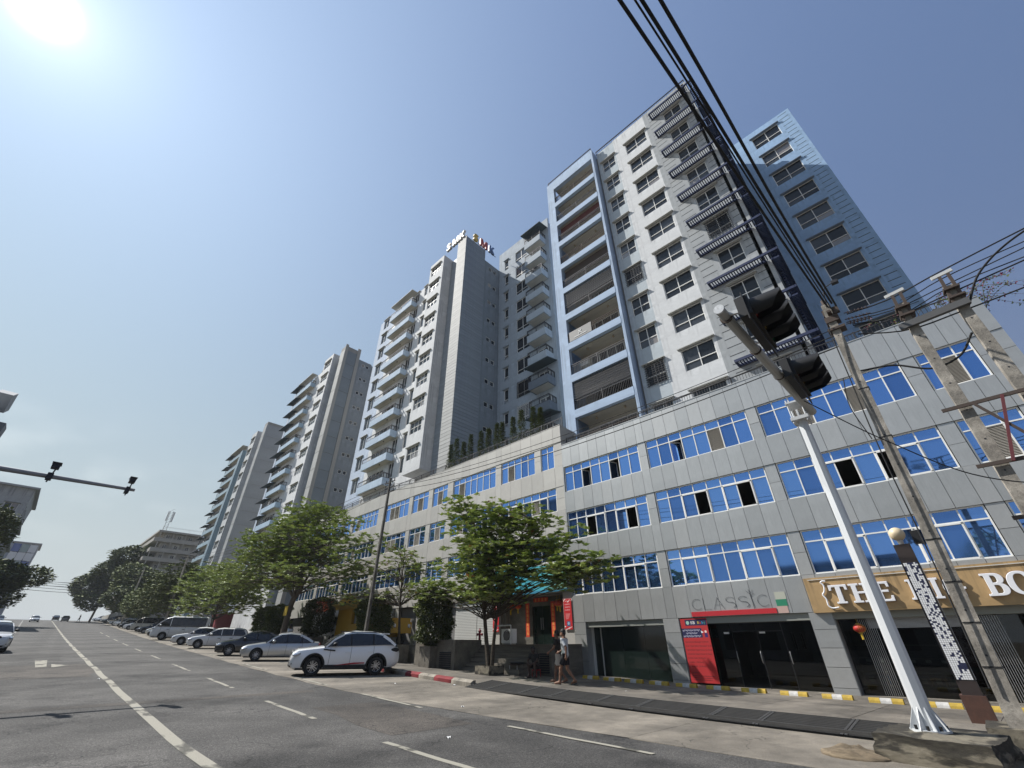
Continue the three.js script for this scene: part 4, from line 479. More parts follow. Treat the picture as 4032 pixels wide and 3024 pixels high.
// ---------- street furniture ----------
{ // traffic signal on its concrete footing
  const f = thing('concrete_footing', 'weathered concrete footing under the white signal pole', 'footing', 11.02, 0, 1.1); const g = new THREE.BoxGeometry(1.45, .42, 1.5, 22, 8, 24), q = g.attributes.position; for (let i = 0; i < q.count; i++) { const x = q.getX(i), y = q.getY(i), z = q.getZ(i), n = .11 * (fbm(Math.abs(x) * .31 + .13, Math.abs(y * .7 + z * .29) + .2, 9, 4) - .5); const k = y > .1 ? .95 : 1; q.setXYZ(i, x * k + n, y + n * .7, z * k - n); } g.computeVertexNormals(); const o = mk('block', g, M.oldConcrete, f); o.position.y = .15; o.rotation.y = -.16;
  const sand = thing('sand_heap', 'small heap of sand beside the signal footing', 'sand', 10.45, .01, 2.2); const sg = new THREE.SphereGeometry(1, 40, 20), sq = sg.attributes.position; for (let i = 0; i < sq.count; i++) { const x = sq.getX(i), y = sq.getY(i), z = sq.getZ(i), n = 1 + .35 * (fbm(x * .3 + .5, z * .3 + .5, 7, 4) - .5); sq.setXYZ(i, x * .42 * n, y * .13 * n * (.6 + .8 * fbm(x * .4 + .1, z * .4 + .3, 9, 3)), z * .5 * n); } sg.computeVertexNormals(); mk('heap', sg, mat([.8, .68, .52], 1, { map: rep(stainT, 2), bumpMap: rep(roughB, 6), bumpScale: .02 }), sand);
  const t = thing('traffic_signal', 'white octagonal pole with a mast arm holding two black signal heads', 'traffic signal', 11.08, .36, 1.18); const wp = mat([.72, .74, .76], .45, { map: rep(plasterT, .4) });
  const V = (X, Y, Z) => W3(X - 11.08, Y - .36, Z - 1.18), pb = new MB(); const pg = new THREE.CylinderGeometry(.095, .135, 5.75, 8); pg.translate(0, 2.88, 0); pb.add(toCreasedNormals(pg, .3)); pb.mesh('pole', wp, t);
  const fl = new MB(); fl.rod(V3(0, 0, 0), V3(0, .03, 0), .27, .27, 8); for (let i = 0; i < 8; i++) { const a = i * PI / 4 + .39, s = new THREE.Shape([new THREE.Vector2(.1, 0), new THREE.Vector2(.27, 0), new THREE.Vector2(.1, .34)]), g2 = new THREE.ExtrudeGeometry(s, { depth: .014, bevelEnabled: false }); g2.translate(0, .03, -.007); g2.rotateY(a); fl.add(g2); } fl.mesh('flange', wp, t);
  for (let i = 0; i < 8; i++) { const a = i * PI / 4; new MB().rod(V3(.22 * Math.cos(a), .02, .22 * Math.sin(a)), V3(.22 * Math.cos(a), .09, .22 * Math.sin(a)), .022, .022, 6).mesh('bolt', M.black, t); }
  const am = mat([.5, .5, .48], .6, { map: rep(plasterT, .5) }); new MB().rod(V(11.5, 6.36, .96), V(6.3, 6.4, 1.16), .1, .082, 14).mesh('arm', am, t); new MB().rod(V(6.31, 6.4, 1.16), V(6.27, 6.4, 1.162), .088, .088, 14).mesh('end_cap', wp, t);
  const cl = new MB(); cl.box(-.2, .2, 5.66, 5.74, -.18, .18).box(-.24, .24, 6.08, 6.12, -.17, .17); for (const [x, z] of [[-.17, -.14], [.17, -.14], [-.17, .14], [.17, .14]]) cl.rod(V3(x, 5.6, z), V3(x, 6.2, z), .018); cl.box(-.2, .2, 5.74, 5.9, -.02, .02); cl.mesh('clamp', wp, t);
  for (const X of [6.55, 7.9, 9.2, 10.5]) new MB().rod(V(X, 6.38, lerp(1.16, .96, (X - 6.3) / 5.2)), V(X + .03, 6.38, lerp(1.16, .96, (X - 6.3) / 5.2)), .105, .105, 12).mesh('band', M.ironRust, t);
  const head = (X0, X1) => { const b = new MB(); const g3 = new THREE.BoxGeometry(X1 - X0, .4, .2, 1, 1, 1); g3.translate((X0 + X1) / 2 - 11.08, 6.36 - .36, -(.83 - 1.18)); b.add(g3); b.box(X0 - 11.16, X1 - 11.0, 5.66, 6.22, .95 - 1.18 - .17, .95 - 1.18 - .15); const hd = b.mesh('signal_head', M.black, t); const n = 3, w = (X1 - X0) / n; for (let i = 0; i < n; i++) { const cx = X0 + (i + .5) * w; const vg = new THREE.CylinderGeometry(.17, .2, .5, 20, 1, true, .5, TAU - 1.0); vg.rotateX(PI / 2); vg.rotateZ(0); const p = vg.attributes.position; for (let j = 0; j < p.count; j++) if (p.getZ(j) > .1 && p.getY(j) < .04) p.setZ(j, p.getZ(j) - .2 * clamp((.04 - p.getY(j)) / .2, 0, 1)); vg.computeVertexNormals(); vg.translate(cx - 11.08, 6.36 - .36, -(.52 - 1.18)); mk('visor', vg, M.black, hd); const lg = new THREE.SphereGeometry(.17, 16, 8, 0, TAU, 0, 1.2); lg.scale(1, .4, 1); lg.rotateX(PI / 2); lg.translate(cx - 11.08, 6.36 - .36, -(.75 - 1.18)); mk('lens', lg, mat([[.12, .01, .01], [.12, .08, .01], [.01, .08, .04]][i], .15), hd); }
    for (const X of [X0 + .1, X1 - .1]) { const q = new MB(); q.bar(V(X, 6.4, 1.08), V(X, 6.36, .92), .05, .07); q.mesh('bracket', wp, t); } };
  head(6.42, 7.75); head(8.95, 10.2);
}
{ // mosaic lamp post
  const t = thing('lamp_post', 'square lamp post with black and white mosaic faces and a cream globe', 'lamp post', 15.1, .12, .62);
  bx(t, 'base', mat([.1, .045, .03], .8, { map: rep(speck, 2) }), 14.88, 15.32, .1, .62, .42, .84); bx(t, 'shaft', mat([.03, .02, .018], .6), 14.935, 15.265, .62, 3.72, .46, .79);
  const w = mbp(t), k = mbp(t), gl = mat([.72, .73, .74], .25), dk = mat([.03, .035, .08], .3); for (const [face] of [['x'], ['z'], ['x2']]) for (let r = 0; r < 62; r++) for (let c = 0; c < 7; c++) { const y = .9 + r * .0385, h = hash2(r * 7 + face.length, c + r), tall = (r + c * 3) % 3 === 0; const u = .488 + c * .0395, b = h < .16 || (hash2(r >> 2, (c >> 1) + 50) < .2 && h < .6) ? k : w; const e = tall ? .036 : .034; const y1 = y + e; if (face === 'x') b.box(14.925, 14.936, y, y1, u, u + .034); else if (face === 'x2') b.box(15.264, 15.275, y, y1, u, u + .034); else b.box(14.965 + c * .0395, 14.999 + c * .0395, y, y1, .449, .461); }
  w.mesh('white_tiles', gl, t).userData.kind = 'stuff'; k.mesh('dark_tiles', dk, t).userData.kind = 'stuff';
  const fr = mbp(t); for (const z of [.452, .792]) fr.box(14.915, 14.94, .88, 3.32, z, z + .02 - .03 * (z > .7)); fr.mesh('trim', M.black, t);
  new MB().rod(V3(0, 3.6, 0), V3(0, 3.72, 0), .05, .07, 12).mesh('neck', M.steel, t); mk('globe', new THREE.SphereGeometry(.165, 24, 16), mat([.66, .54, .36], .45), t).position.y = 3.87; bx(t, 'speaker', M.black, 15.2, 15.45, 3.75, 4.05, .2, .36);
}
// concrete power poles
const poleM = mat([.92, .92, .92], .95, { map: rep(stainT, 1, 7), bumpMap: rep(roughB, 1, 12), bumpScale: .01 });
function powerPole(label, a, b, r0, r1, group) { const t = thing('power_pole', label, 'power pole', a.x, a.y, -a.z, 0, group); const g = new THREE.CylinderGeometry(r1, r0, b.clone().sub(a).length(), 4, 12); g.rotateY(PI / 4); toCreasedNormals(g, .5); g.applyQuaternion(new THREE.Quaternion().setFromUnitVectors(V3(0, 1, 0), b.clone().sub(a).normalize())); const c = b.clone().sub(a).multiplyScalar(.5); g.translate(c.x, c.y, c.z); mk('shaft', g.index ? toCreasedNormals(g, .5) : g, poleM, t); const n = 26, d = b.clone().sub(a); for (let i = 2; i < n; i++) { const k = a.clone().addScaledVector(d, i / n).sub(a), r = lerp(r0, r1, i / n) * .705; if (i % 2) new MB().rod(V3(k.x - r - .004, k.y, k.z), V3(k.x + r, k.y, k.z), .018, .018, 6).mesh('hole', M.iron, t); } return t; }  // pole holes are solid dark rods, their inner shade put into the colour
const ins = (t, a, b, n = 7) => { const m = new MB(bof(t)); const d = b.clone().sub(a); m.rod(a, b, .014, .014, 5); for (let i = 1; i < n; i++) { const c = a.clone().addScaledVector(d, i / n); m.rod(c, c.clone().addScaledVector(d.clone().normalize(), .02), .045, .03, 8); } return m.mesh('insulator', mat([.09, .06, .05], .4), t); };
{
  const a = W3(12.7, .3, .12), b = W3(12.65, 9.75, -.26), t = powerPole('stained concrete power pole with a rusty bracket cluster, beside the mosaic lamp post', a, b, .19, .13, 'concrete power poles');
  const k = new MB(bof(t)); k.box(12.52, 12.78, 9.12, 9.3, -.42, -.1).box(12.35, 12.95, 9.34, 9.4, -.32, -.22).box(12.6, 12.7, 9.4, 9.6, -.5, -.12).rod(W3(12.65, 9.7, -.26), W3(12.65, 9.95, -.26), .05).box(12.5, 12.8, 8.85, 8.92, -.45, -.05); k.mesh('bracket', M.ironRust, t);
  for (const [y, z] of [[9.3, -.55], [9.1, -.5], [8.95, -.48], [9.0, -.5]]) ins(t, W3(12.65, y, z), W3(12.75, y - .03, z - .55));
  const w = new MB(bof(t)); w.tube([W3(12.5, .9, .25), W3(12.48, 3, .16), W3(12.47, 5.5, .1), W3(12.5, 7.6, -.02), W3(12.45, 9, -.1)], .014, 40); w.tube([W3(12.5, 5.7, .15), W3(12.42, 6.6, .25), W3(12.5, 7.4, .12)], .012, 20); for (const y of [1.2, 1.9, 2.6, 3.4, 5.7, 7]) { const q = lerp(.19, .13, y / 9.5) * .707 + .008, zc = .12 - y * .04, xc = 12.7 - y * .005; w.box(xc - q, xc + q, y, y + .025, zc - q, zc + q); } w.mesh('strapped_cable', M.rubber, t);
  const f = thing('concrete_footing', 'low concrete block at the foot of the stained power pole', 'footing', 12.9, .05, -.2); wall(f, 'block', M.oldConcrete, 12.35, 13.5, 0, .34, -1.6, .55);
  const P2 = powerPole('concrete power pole of the twin-pole frame, the one nearer the traffic signal', W3(12.65, .1, -1.48), W3(12.65, 8.9, -1.62), .18, .13, 'concrete power poles'), P3 = powerPole('outer concrete power pole of the twin-pole frame with the red braces', W3(12.65, .1, -2.46), W3(12.65, 8.9, -2.53), .18, .13, 'concrete power poles');
  const q = new MB(bof(P2)); q.bar(W3(12.5, 8.22, -1.36), W3(12.5, 8.3, -2.66), .1, .16); q.mesh('channel_beam', mat([.1, .1, .1], .7), P2); const rm = mat([.13, .03, .035], .75);
  for (const [p, z] of [[P2, -1.6], [P3, -2.52]]) { const m = new MB(bof(p)); m.bar(W3(12.55, 8.4, z + .08), W3(12.55, 9.2, z + .02), .05, .06).bar(W3(12.55, 8.4, z - .1), W3(12.55, 9.2, z - .14), .05, .06); m.mesh('riser', M.ironRust, p); const c = new MB(bof(p)); c.bar(W3(12.55, 9.22, z + .16), W3(12.55, 9.27, z - .24), .05, .08); c.mesh('cap_beam', M.frameGrey, p); for (const y of [8.5, 8.75]) new MB(bof(p)).box(12.46, 12.74, y, y + .05, z - .17, z + .12).mesh('band', M.ironRust, p); }
  for (const [y, z0, z1] of [[5.93, -1.2, -3.6], [4.64, -1.2, -3.6], [3.6, -1.25, -3.6]]) { const m = new MB(bof(P3)); m.bar(W3(12.48, y, z0), W3(12.48, y + .04, z1), .05, .07); m.mesh('brace', M.ironRust, P3); }
  { const m = new MB(bof(P3)); m.bar(W3(12.44, 5.95, -2.15), W3(12.44, 4.62, -1.7 - .02), .05, .05); m.mesh('brace', rm, P3); const n = new MB(bof(P3)); n.bar(W3(12.44, 5.92, -1.7), W3(12.44, 4.9, -2.2), .03, .05); n.mesh('brace', M.ironRust, P3); }
  // the pole further up the pavement
  const pmat = poleM.clone(); pmat.color.multiplyScalar(.34); const pm = powerPole('slim dark power pole rising behind the young tree in front of the tiled block', W3(14.3, .7, 25.6), W3(14.3, 11.4, 25.4), .125, .085, 'concrete power poles'); pm.traverse(o => { if (o.name === 'shaft') o.material = pmat; }); for (const y of [10.4, 10.75, 11.1]) { const m = new MB(bof(pm)); m.bar(W3(14.3, y, 24.8), W3(14.3, y, 26), .06, .07); for (const z of [24.85, 25.3, 25.9]) m.rod(W3(14.3, y, z), W3(14.3, y + .22, z), .03, .025); m.mesh('crossarm', M.iron, pm); }
  const pf = powerPole('distant dark power pole standing by the old flats', W3(14.5, 4.6, 120), W3(14.5, 15.5, 120), .2, .14, 'concrete power poles'); for (const y of [14, 14.6, 15.2]) { const m = new MB(bof(pf)); m.bar(W3(13.4, y, 120), W3(15.6, y, 120), .1, .1); m.mesh('crossarm', M.iron, pf); }
  const pf2 = powerPole('distant power pole between the two far towers and the trees', W3(15, 3.2, 84), W3(14.8, 13.6, 84), .18, .12, 'concrete power poles'); for (const y of [12.4, 13.2]) { const m = new MB(bof(pf2)); m.bar(W3(14, y, 84), W3(15.8, y, 84), .09, .09); m.mesh('crossarm', M.iron, pf2); }
  const spin = thing('street_spotlight', 'small spotlight on a bent arm above the rusty bracket cluster', 'lamp', 12.6, 9.8, -.3); const sl = new MB(bof(spin)); sl.tube([W3(12.6, 9.75, -.3), W3(12.5, 10.2, -.42), W3(12.45, 10.25, -.62)], .015, 16); sl.box(12.38, 12.52, 10.2, 10.28, -.78, -.62); sl.mesh('arm', M.iron, spin);
}
// wires
function wire(label, pts, r, group, m = M.rubber) { const c = W3(...pts[0]); const b = new MB(c); b.tube(pts.map(p => W3(...p)), r, 40, 5); const o = b.mesh('overhead_wire', m); o.position.copy(c); tag(o, label, 'wire', group); return o; }
const sag = (a, b, s, n = 8) => Array.from({ length: n + 1 }, (_, i) => { const t = i / n; return [lerp(a[0], b[0], t), lerp(a[1], b[1], t) - s * 4 * t * (1 - t), lerp(a[2], b[2], t)]; });
[[2.33, .32, .026, 9.65], [2.47, .18, .014, 9.5], [2.52, .12, .026, 9.72], [2.68, -.05, .026, 9.6]].forEach(([x, z, r, y], i) => wire('black overhead cable crossing the road from the rusty bracket cluster', [[12.6, y, -.3 - i * .06], [7.5, 8.95, lerp(-.3, z, .5) - i * .02], [x, 8.5, z], [-4, 8.55, z + .45], [-14, 9.6, z + 1]], r, 'cables across the road'));
[[8.75, 10.9, .012], [8.55, 10.75, .016], [8.2, 10.5, .016]].forEach(([y0, y1, r], i) => wire('thin wire from the stained pole to the slim dark pole along the shop block', sag([12.65, y0 + .2, -.25], [14.3, y1, 25.4], .55 + i * .06), r, 'wires along the shop block'));
for (let i = 0; i < 4; i++) wire('thin wire running on from the slim dark pole to the distant poles', sag([14.3, 11.2 - i * .25, 25.4], [14.8, 13.3 - i * .25, 84], .9 + i * .1), .014, 'wires further up the street');
[[9.3, 9.4], [9.05, 9.0], [8.9, 8.75], [9.15, 9.2], [8.6, 8.2], [8.95, 8.9]].forEach(([y0, y1], i) => wire('black cable from the stained pole past the twin-pole frame', [[12.75, y0, -.6], [12.7, lerp(y0, y1, .4) - .12 - .03 * i, -1.5], [12.6, y1 - .05, -2.5], [12.5, y1 + .25 - .05 * i, -5], [12.3, y1 + .7, -12]], i % 2 ? .013 : .018, 'cables through the twin-pole frame'));
wire('slack cable drooping between the stained pole and the outer frame pole', [[12.7, 7.55, -.25], [12.7, 7.42, -.9], [12.7, 7.05, -1.5], [12.7, 7.15, -2], [12.7, 7.6, -2.4]], .024, undefined);
wire('looping jumper cable beside the outer frame pole', [[12.6, 8.2, -2.6], [12.5, 8.9, -3.1], [12.4, 9.4, -4], [12.3, 9.6, -6]], .024, undefined);
wire('thin wire from the signal arm sagging towards the twin poles', [[10.6, 6.3, .95], [11.4, 5.2, -.1], [12, 4.3, -1.2], [12.5, 3.9, -3], [12.7, 3.9, -5]], .012, undefined);
for (let i = 0; i < 7; i++) wire('thin wire strung across the far end of the street', sag([-6, 13 + i * 1.1 + (i % 3) * .3, 150 + i * 9], [17, 13.4 + i * 1.1, 152 + i * 9], .8), .045, 'wires across the far end of the street');
{ // camera mast over the far lanes
  const t = thing('camera_mast', 'grey mast arm with two traffic cameras reaching over the far lanes', 'camera mast', -7.4, .4, 21.65); const m = mat([.3, .3, .3], .6); new MB(bof(t)).rod(W3(-7.4, .4, 21.65), W3(-7.4, 7.2, 21.65), .16, .13, 12).mesh('pole', m, t); new MB(bof(t)).rod(W3(-7.4, 6.6, 21.65), W3(1.3, 6.76, 21.65), .125, .055, 10).mesh('arm', m, t);
  for (const [X, s] of [[-1.1, .75], [1.08, .65]]) { const b = new MB(bof(t)); b.rod(W3(X, 6.5, 21.6), W3(X + .05, 7.0, 21.6), .03 * s, .03 * s); b.box(X - .1 * s, X + .1 * s, 6.6, 6.82, 21.5, 21.8); b.mesh('bracket', M.iron, t); const c = new MB(bof(t)); c.box(X - .12 * s, X + .16 * s, 6.98, 7.14, 21.35, 21.7).box(X - .15 * s, X + .19 * s, 7.14, 7.16, 21.3, 21.75); c.mesh('camera', M.iron, t); }
}
// wheel stops
{
  const ys = [[18.85, 13.3], [18.9, 12.22], [18.95, 11.2], [19.0, 10.1], [19.0, 8.95], [19.0, 7.75], [19.0, 6.5], [18.85, 5.2], [18.7, 3.95], [18.4, 2.7], [18.2, 1.45], [18, .2], [17.9, -1]];
  const prof = new THREE.Shape([[-.085, 0], [.085, 0], [.075, .06], [.05, .115], [-.05, .115], [-.075, .06]].map(p => new THREE.Vector2(...p))); const sg = (l) => { const g = new THREE.ExtrudeGeometry(prof, { depth: l, bevelEnabled: true, bevelSize: .008, bevelThickness: .008, bevelSegments: 1 }); g.translate(0, 0, -l / 2); return g; }; const G0 = sg(.255), ym = mat([.62, .42, .06], .75, { map: rep(speck, 3) }), wm = mat([.74, .72, .68], .8, { map: rep(speck, 3) });
  ys.forEach(([X, Z], i) => { const t = thing('wheel_stop', 'yellow and white concrete wheel stop in front of the shop fronts', 'wheel stop', X, G(X, Z) + .012, Z, R(-.03, .03), 'wheel stops along the shop fronts'); [-1, 0, 1].forEach(k => { const o = mk(k ? 'yellow_end' : 'white_band', G0, k ? ym : wm, t); o.position.z = k * .271; }); });
}
// planters, steps furniture
function planter(X, Z, w, h, label, m = M.blockConcrete) { const y = G(X, Z), t = thing('planter', label, 'planter', X, y, Z, 0, 'concrete planters'); const b = new MB(); b.box(-w / 2, w / 2, 0, h, -w / 2, -w / 2 + .07).box(-w / 2, w / 2, 0, h, w / 2 - .07, w / 2).box(-w / 2, -w / 2 + .07, 0, h, -w / 2 + .07, w / 2 - .07).box(w / 2 - .07, w / 2, 0, h, -w / 2 + .07, w / 2 - .07); b.mesh('box', m, t); const e = new MB(); e.box(-w / 2 + .07, w / 2 - .07, .02, h - .07, -w / 2 + .07, w / 2 - .07); e.mesh('soil', mat([.06, .045, .03], 1), t); return y + h - .07; }
planter(16.05, 16.95, .95, .36, 'low square planter round the forked street tree', M.oldConcrete);
planter(16.2, 21.65, .95, .95, 'tall concrete planter with peeling white paint holding the nearest clipped shrub'); planter(16.55, 25.4, .85, .9, 'tall concrete planter holding the slim young tree'); planter(16.9, 29.4, .95, .95, 'concrete planter of the clipped shrub in front of the yellow van'); planter(17.2, 38.6, .95, .95, 'concrete planter of the dark clipped shrub beside the white truck'); planter(17.6, 48.5, .95, .9, 'concrete planter of a clipped shrub behind the white estate car'); planter(17.8, 52.5, .95, .9, 'concrete planter of the farthest clipped shrub behind the white estate car');
{ // air conditioner and hydrant on the terrace, cart by the steps
  const t = thing('air_conditioner', 'white outdoor air conditioner unit standing on the terrace', 'air conditioner', 18.5, 1.6, 18.1); bx(t, 'case', M.white, 18.4, 18.75, 1.66, 2.3, 17.75, 18.55); const f = new THREE.TorusGeometry(.22, .015, 6, 24); f.rotateY(PI / 2); mk('fan_guard', f, M.iron, t).position.set(-.11, .4, -.05); bx(t, 'fan', M.interiorDark, 18.393, 18.4, 1.8, 2.18, 17.98, 18.36); bx(t, 'stand', M.steel, 18.4, 18.75, 1.6, 1.66, 17.8, 18.5); const g = mbp(t); g.rod(W3(18.2, 1.6, 17.65), W3(18.2, 2.45, 17.65), .03).rod(W3(18.2, 2.45, 17.65), W3(18.2, 2.45, 18.75), .03); g.mesh('guard_rail', M.white, t);
  const h = thing('fire_hydrant', 'dark red fire hydrant standing on the terrace in front of the roller shutter', 'hydrant', 18.6, 1.6, 20.5); const b = new MB(); b.rod(V3(0, 0, 0), V3(0, .62, 0), .07, .065, 12).ball(V3(0, .64, 0), .09).rod(V3(0, .5, -.2), V3(0, .5, .2), .055, .055, 10).rod(V3(0, .5, .2), V3(0, .42, .2), .06).rod(V3(0, .5, -.2), V3(0, .42, -.2), .06).rod(V3(0, .68, 0), V3(0, .8, 0), .03); b.mesh('body', mat([.25, .015, .03], .5), h); new MB().rod(V3(0, 0, 0), V3(0, .04, 0), .12, .12, 12).mesh('flange', mat([.25, .015, .03], .5), h);
  const k = thing('food_stand', 'low vendor table with a dark basin beside the steps', 'table', 17.0, .36, 16.1); const kb = mbp(k); kb.rod(W3(17, .82, 16.1), W3(17, .9, 16.1), .3, .36, 16); kb.mesh('basin', M.iron, k); const kt = mbp(k); kt.box(16.75, 17.3, .78, .81, 15.85, 16.4); kt.mesh('table_top', M.ironRust, k); for (const [x, z] of [[16.78, 15.88], [17.26, 15.88], [16.78, 16.36], [17.26, 16.36]]) new MB(bof(k)).rod(W3(x, .36, z), W3(x, .79, z), .015).mesh('leg', M.steel, k); bx(k, 'bucket', M.white, 16.75, 16.95, .38, .62, 16.5, 16.7);
  const s = thing('goods_shelf', 'shelf of small goods behind the shop window under the tan sign', 'shelf', FX + 1, .1, 2.2); const sm = mat([.34, .34, .3], .7); for (const y of [.35, .72, 1.12, 1.5]) bx(s, 'shelf_board', sm, FX + .6, FX + 1.2, y, y + .03, .9, 3.55); for (const z of [.9, 2.2, 3.52]) bx(s, 'upright', sm, FX + 1.16, FX + 1.2, .1, 2, z, z + .03);
  for (let i = 0; i < 7; i++) { const z = 1.05 + i * .35, q = thing('gift_box', 'small blue boxed product on the lower shop shelf', 'box', FX + .95, .38, z, 0, 'boxes on the shop shelf'); bx(q, 'carton', mat([.03, .1, .25], .5), FX + .82, FX + 1.02, .39, .65, z, z + .28); bx(q, 'emblem', mat([.35, .45, .5], .6), FX + .812, FX + .819, .45, .6, z + .07, z + .21); }
  for (let i = 0; i < 6; i++) tag(Object.assign(bx(scene, 'price_card', M.white, FX + .74, FX + .746, 1.02, 1.1, 1.1 + i * .4, 1.25 + i * .4), {}), 'small white price card on the shop shelf edge', 'card', 'price cards');
  const rp = thing('price_rack', 'red display rack inside the shop under the tan sign', 'rack', FX + 1.6, .1, .2); bx(rp, 'panel', mat([.28, .015, .015], .6), FX + 1.5, FX + 1.55, .9, 1.9, -.3, .8); bx(rp, 'foot', M.iron, FX + 1.4, FX + 1.7, .1, .9, .1, .4);
  const cc2 = thing('warning_plate', 'yellow plate tied round the big tree trunk', 'plate', 15.6, 4.0, 41); bx(cc2, 'sheet', mat([.6, .42, .04], .7), 15.3, 15.32, 3.7, 4.4, 40.6, 41.3);
}
{ // pediment sign and cafe board
  const t = thing('shop_sign', 'yellow gable-shaped shop sign on the tiled block behind the trees', 'sign', FX - .1, 4.4, 40.3); const s = new THREE.Shape([[-2.4, 0], [2.4, 0], [2.4, .3], [0, 1.25], [-2.4, .3]].map(p => new THREE.Vector2(...p))), g = new THREE.ExtrudeGeometry(s, { depth: .12, bevelEnabled: false }); g.rotateY(-PI / 2); mk('board', g, mat([.6, .36, .04], .6), t); const b = new MB(); b.ball(V3(-.16, .42, -.4), .16, .15, 1, 1.6).ball(V3(-.16, .45, .5), .14, .15, 1, 1.4); b.mesh('emblem', M.black, t);
  tag(sheetX(null, 'shop_sign', canvasTex(256, 64, (c, w, h) => { c.fillStyle = '#7d1d18'; c.fillRect(0, 0, w, h); c.fillStyle = '#c9542a'; c.fillRect(150, 0, 106, h); c.fillStyle = '#e7d8cf'; c.font = 'bold 26px sans-serif'; for (let i = 0; i < 5; i++) c.fillRect(20 + i * 22, 24, 14, 16); }), FX - .12, 4.1, 5.4, 43.3, 48), 'dark red and orange shop sign behind the big tree', 'sign');
}
// ---------- vehicles ----------
const pl = (pts, x) => { if (x <= pts[0][0]) return pts[0][1]; for (let i = 0; i + 1 < pts.length; i++) if (x <= pts[i + 1][0]) { const t = (x - pts[i][0]) / (pts[i + 1][0] - pts[i][0]); return lerp(pts[i][1], pts[i + 1][1], t); } return pts[pts.length - 1][1]; };
function loft(rings, closed = true, caps = true) { const n = rings[0].length, pos = [], idx = []; for (const r of rings) for (const p of r) pos.push(...p); for (let i = 0; i + 1 < rings.length; i++) for (let j = 0; j < (closed ? n : n - 1); j++) { const a = i * n + j, b = i * n + (j + 1) % n, c = a + n, d = b + n; idx.push(a, c, b, b, c, d); } if (caps) { const fan = (o, f) => { const c = pos.length / 3, m = [0, 0, 0]; for (let j = 0; j < n; j++) for (let k = 0; k < 3; k++) m[k] += pos[(o + j) * 3 + k] / n; pos.push(...m); for (let j = 0; j < n; j++) f ? idx.push(c, o + j, o + (j + 1) % n) : idx.push(c, o + (j + 1) % n, o + j); }; fan(0, true); fan((rings.length - 1) * n, false); } const g = new THREE.BufferGeometry(); g.setAttribute('position', new THREE.Float32BufferAttribute(pos, 3)); g.setAttribute('uv', new THREE.Float32BufferAttribute(new Float32Array(pos.length / 3 * 2), 2)); g.setIndex(idx); g.computeVertexNormals(); return g; }
// x runs from the nose (0) back; y up; z across
const KIND = {
  suv: { L: 4.7, W: .93, wb: 2.71, fo: .93, wr: .36, top: [[0, .72], [.05, .86], [.25, .97], [1.1, 1.07], [1.5, 1.12], [2.6, 1.16], [3.9, 1.2], [4.35, 1.2], [4.6, 1.08], [4.7, .9]], bot: [[0, .42], [.15, .26], [.6, .24], [4.2, .26], [4.55, .34], [4.7, .46]], wid: [[0, .66], [.12, .8], [.5, .91], [1, .93], [3.9, .93], [4.45, .87], [4.7, .72]], gh: { a: 1.28, b: 2.05, c: 3.85, d: 4.52, h: [[1.28, 1.1], [1.7, 1.46], [2.05, 1.62], [2.6, 1.7], [3.4, 1.68], [3.85, 1.6], [4.52, 1.19]], wb: .84, wr: .62 }, pil: [2.42, 3.42], clad: 1, doors: [1.55, 2.45, 3.45] },
  sedan: { L: 4.4, W: .85, wb: 2.6, fo: .88, wr: .31, top: [[0, .6], [.06, .7], [.3, .8], [1.15, .93], [1.5, .95], [3.6, .97], [3.8, 1.0], [4.25, .98], [4.4, .8]], bot: [[0, .34], [.15, .2], [.6, .18], [4, .2], [4.25, .26], [4.4, .36]], wid: [[0, .58], [.12, .72], [.5, .83], [1, .85], [3.7, .85], [4.2, .78], [4.4, .66]], gh: { a: 1.25, b: 2.0, c: 3.1, d: 3.95, h: [[1.25, .95], [1.7, 1.28], [2.0, 1.41], [2.5, 1.46], [3.1, 1.4], [3.55, 1.22], [3.95, 1.01]], wb: .77, wr: .56 }, pil: [2.4, 3.25], doors: [1.5, 2.42, 3.3] },
  wagon: { L: 4.35, W: .84, wb: 2.55, fo: .85, wr: .31, top: [[0, .58], [.06, .7], [.3, .82], [1.1, .95], [1.45, .97], [4.0, 1.0], [4.3, .98], [4.35, .8]], bot: [[0, .34], [.15, .2], [.6, .18], [4, .2], [4.25, .26], [4.35, .36]], wid: [[0, .58], [.12, .72], [.5, .82], [1, .84], [4, .84], [4.25, .8], [4.35, .74]], gh: { a: 1.2, b: 1.95, c: 4.0, d: 4.32, h: [[1.2, .96], [1.65, 1.3], [1.95, 1.44], [2.4, 1.5], [3.6, 1.49], [4.0, 1.42], [4.32, 1.0]], wb: .77, wr: .6 }, pil: [2.35, 3.2], wp: 1, doors: [1.5, 2.38, 3.25] },
  van: { L: 4.8, W: .86, wb: 2.57, fo: 1.05, wr: .32, top: [[0, .72], [.04, 1.0], [.2, 1.12], [.35, 1.2], [4.7, 1.24], [4.78, 1.2], [4.8, .9]], bot: [[0, .36], [.15, .24], [.6, .22], [4.5, .26], [4.8, .36]], wid: [[0, .66], [.12, .78], [.4, .85], [.8, .86], [4.6, .86], [4.8, .8]], gh: { a: .25, b: 1.0, c: 4.6, d: 4.78, h: [[.25, 1.16], [.65, 1.6], [1.0, 1.86], [1.5, 2.02], [4.3, 2.03], [4.6, 1.98], [4.78, 1.24]], wb: .82, wr: .72 }, pil: [1.45], wp: 1, panel: [4.45, 4.74], doors: [.75, 1.5, 2.75] },
};
const carCache = {};
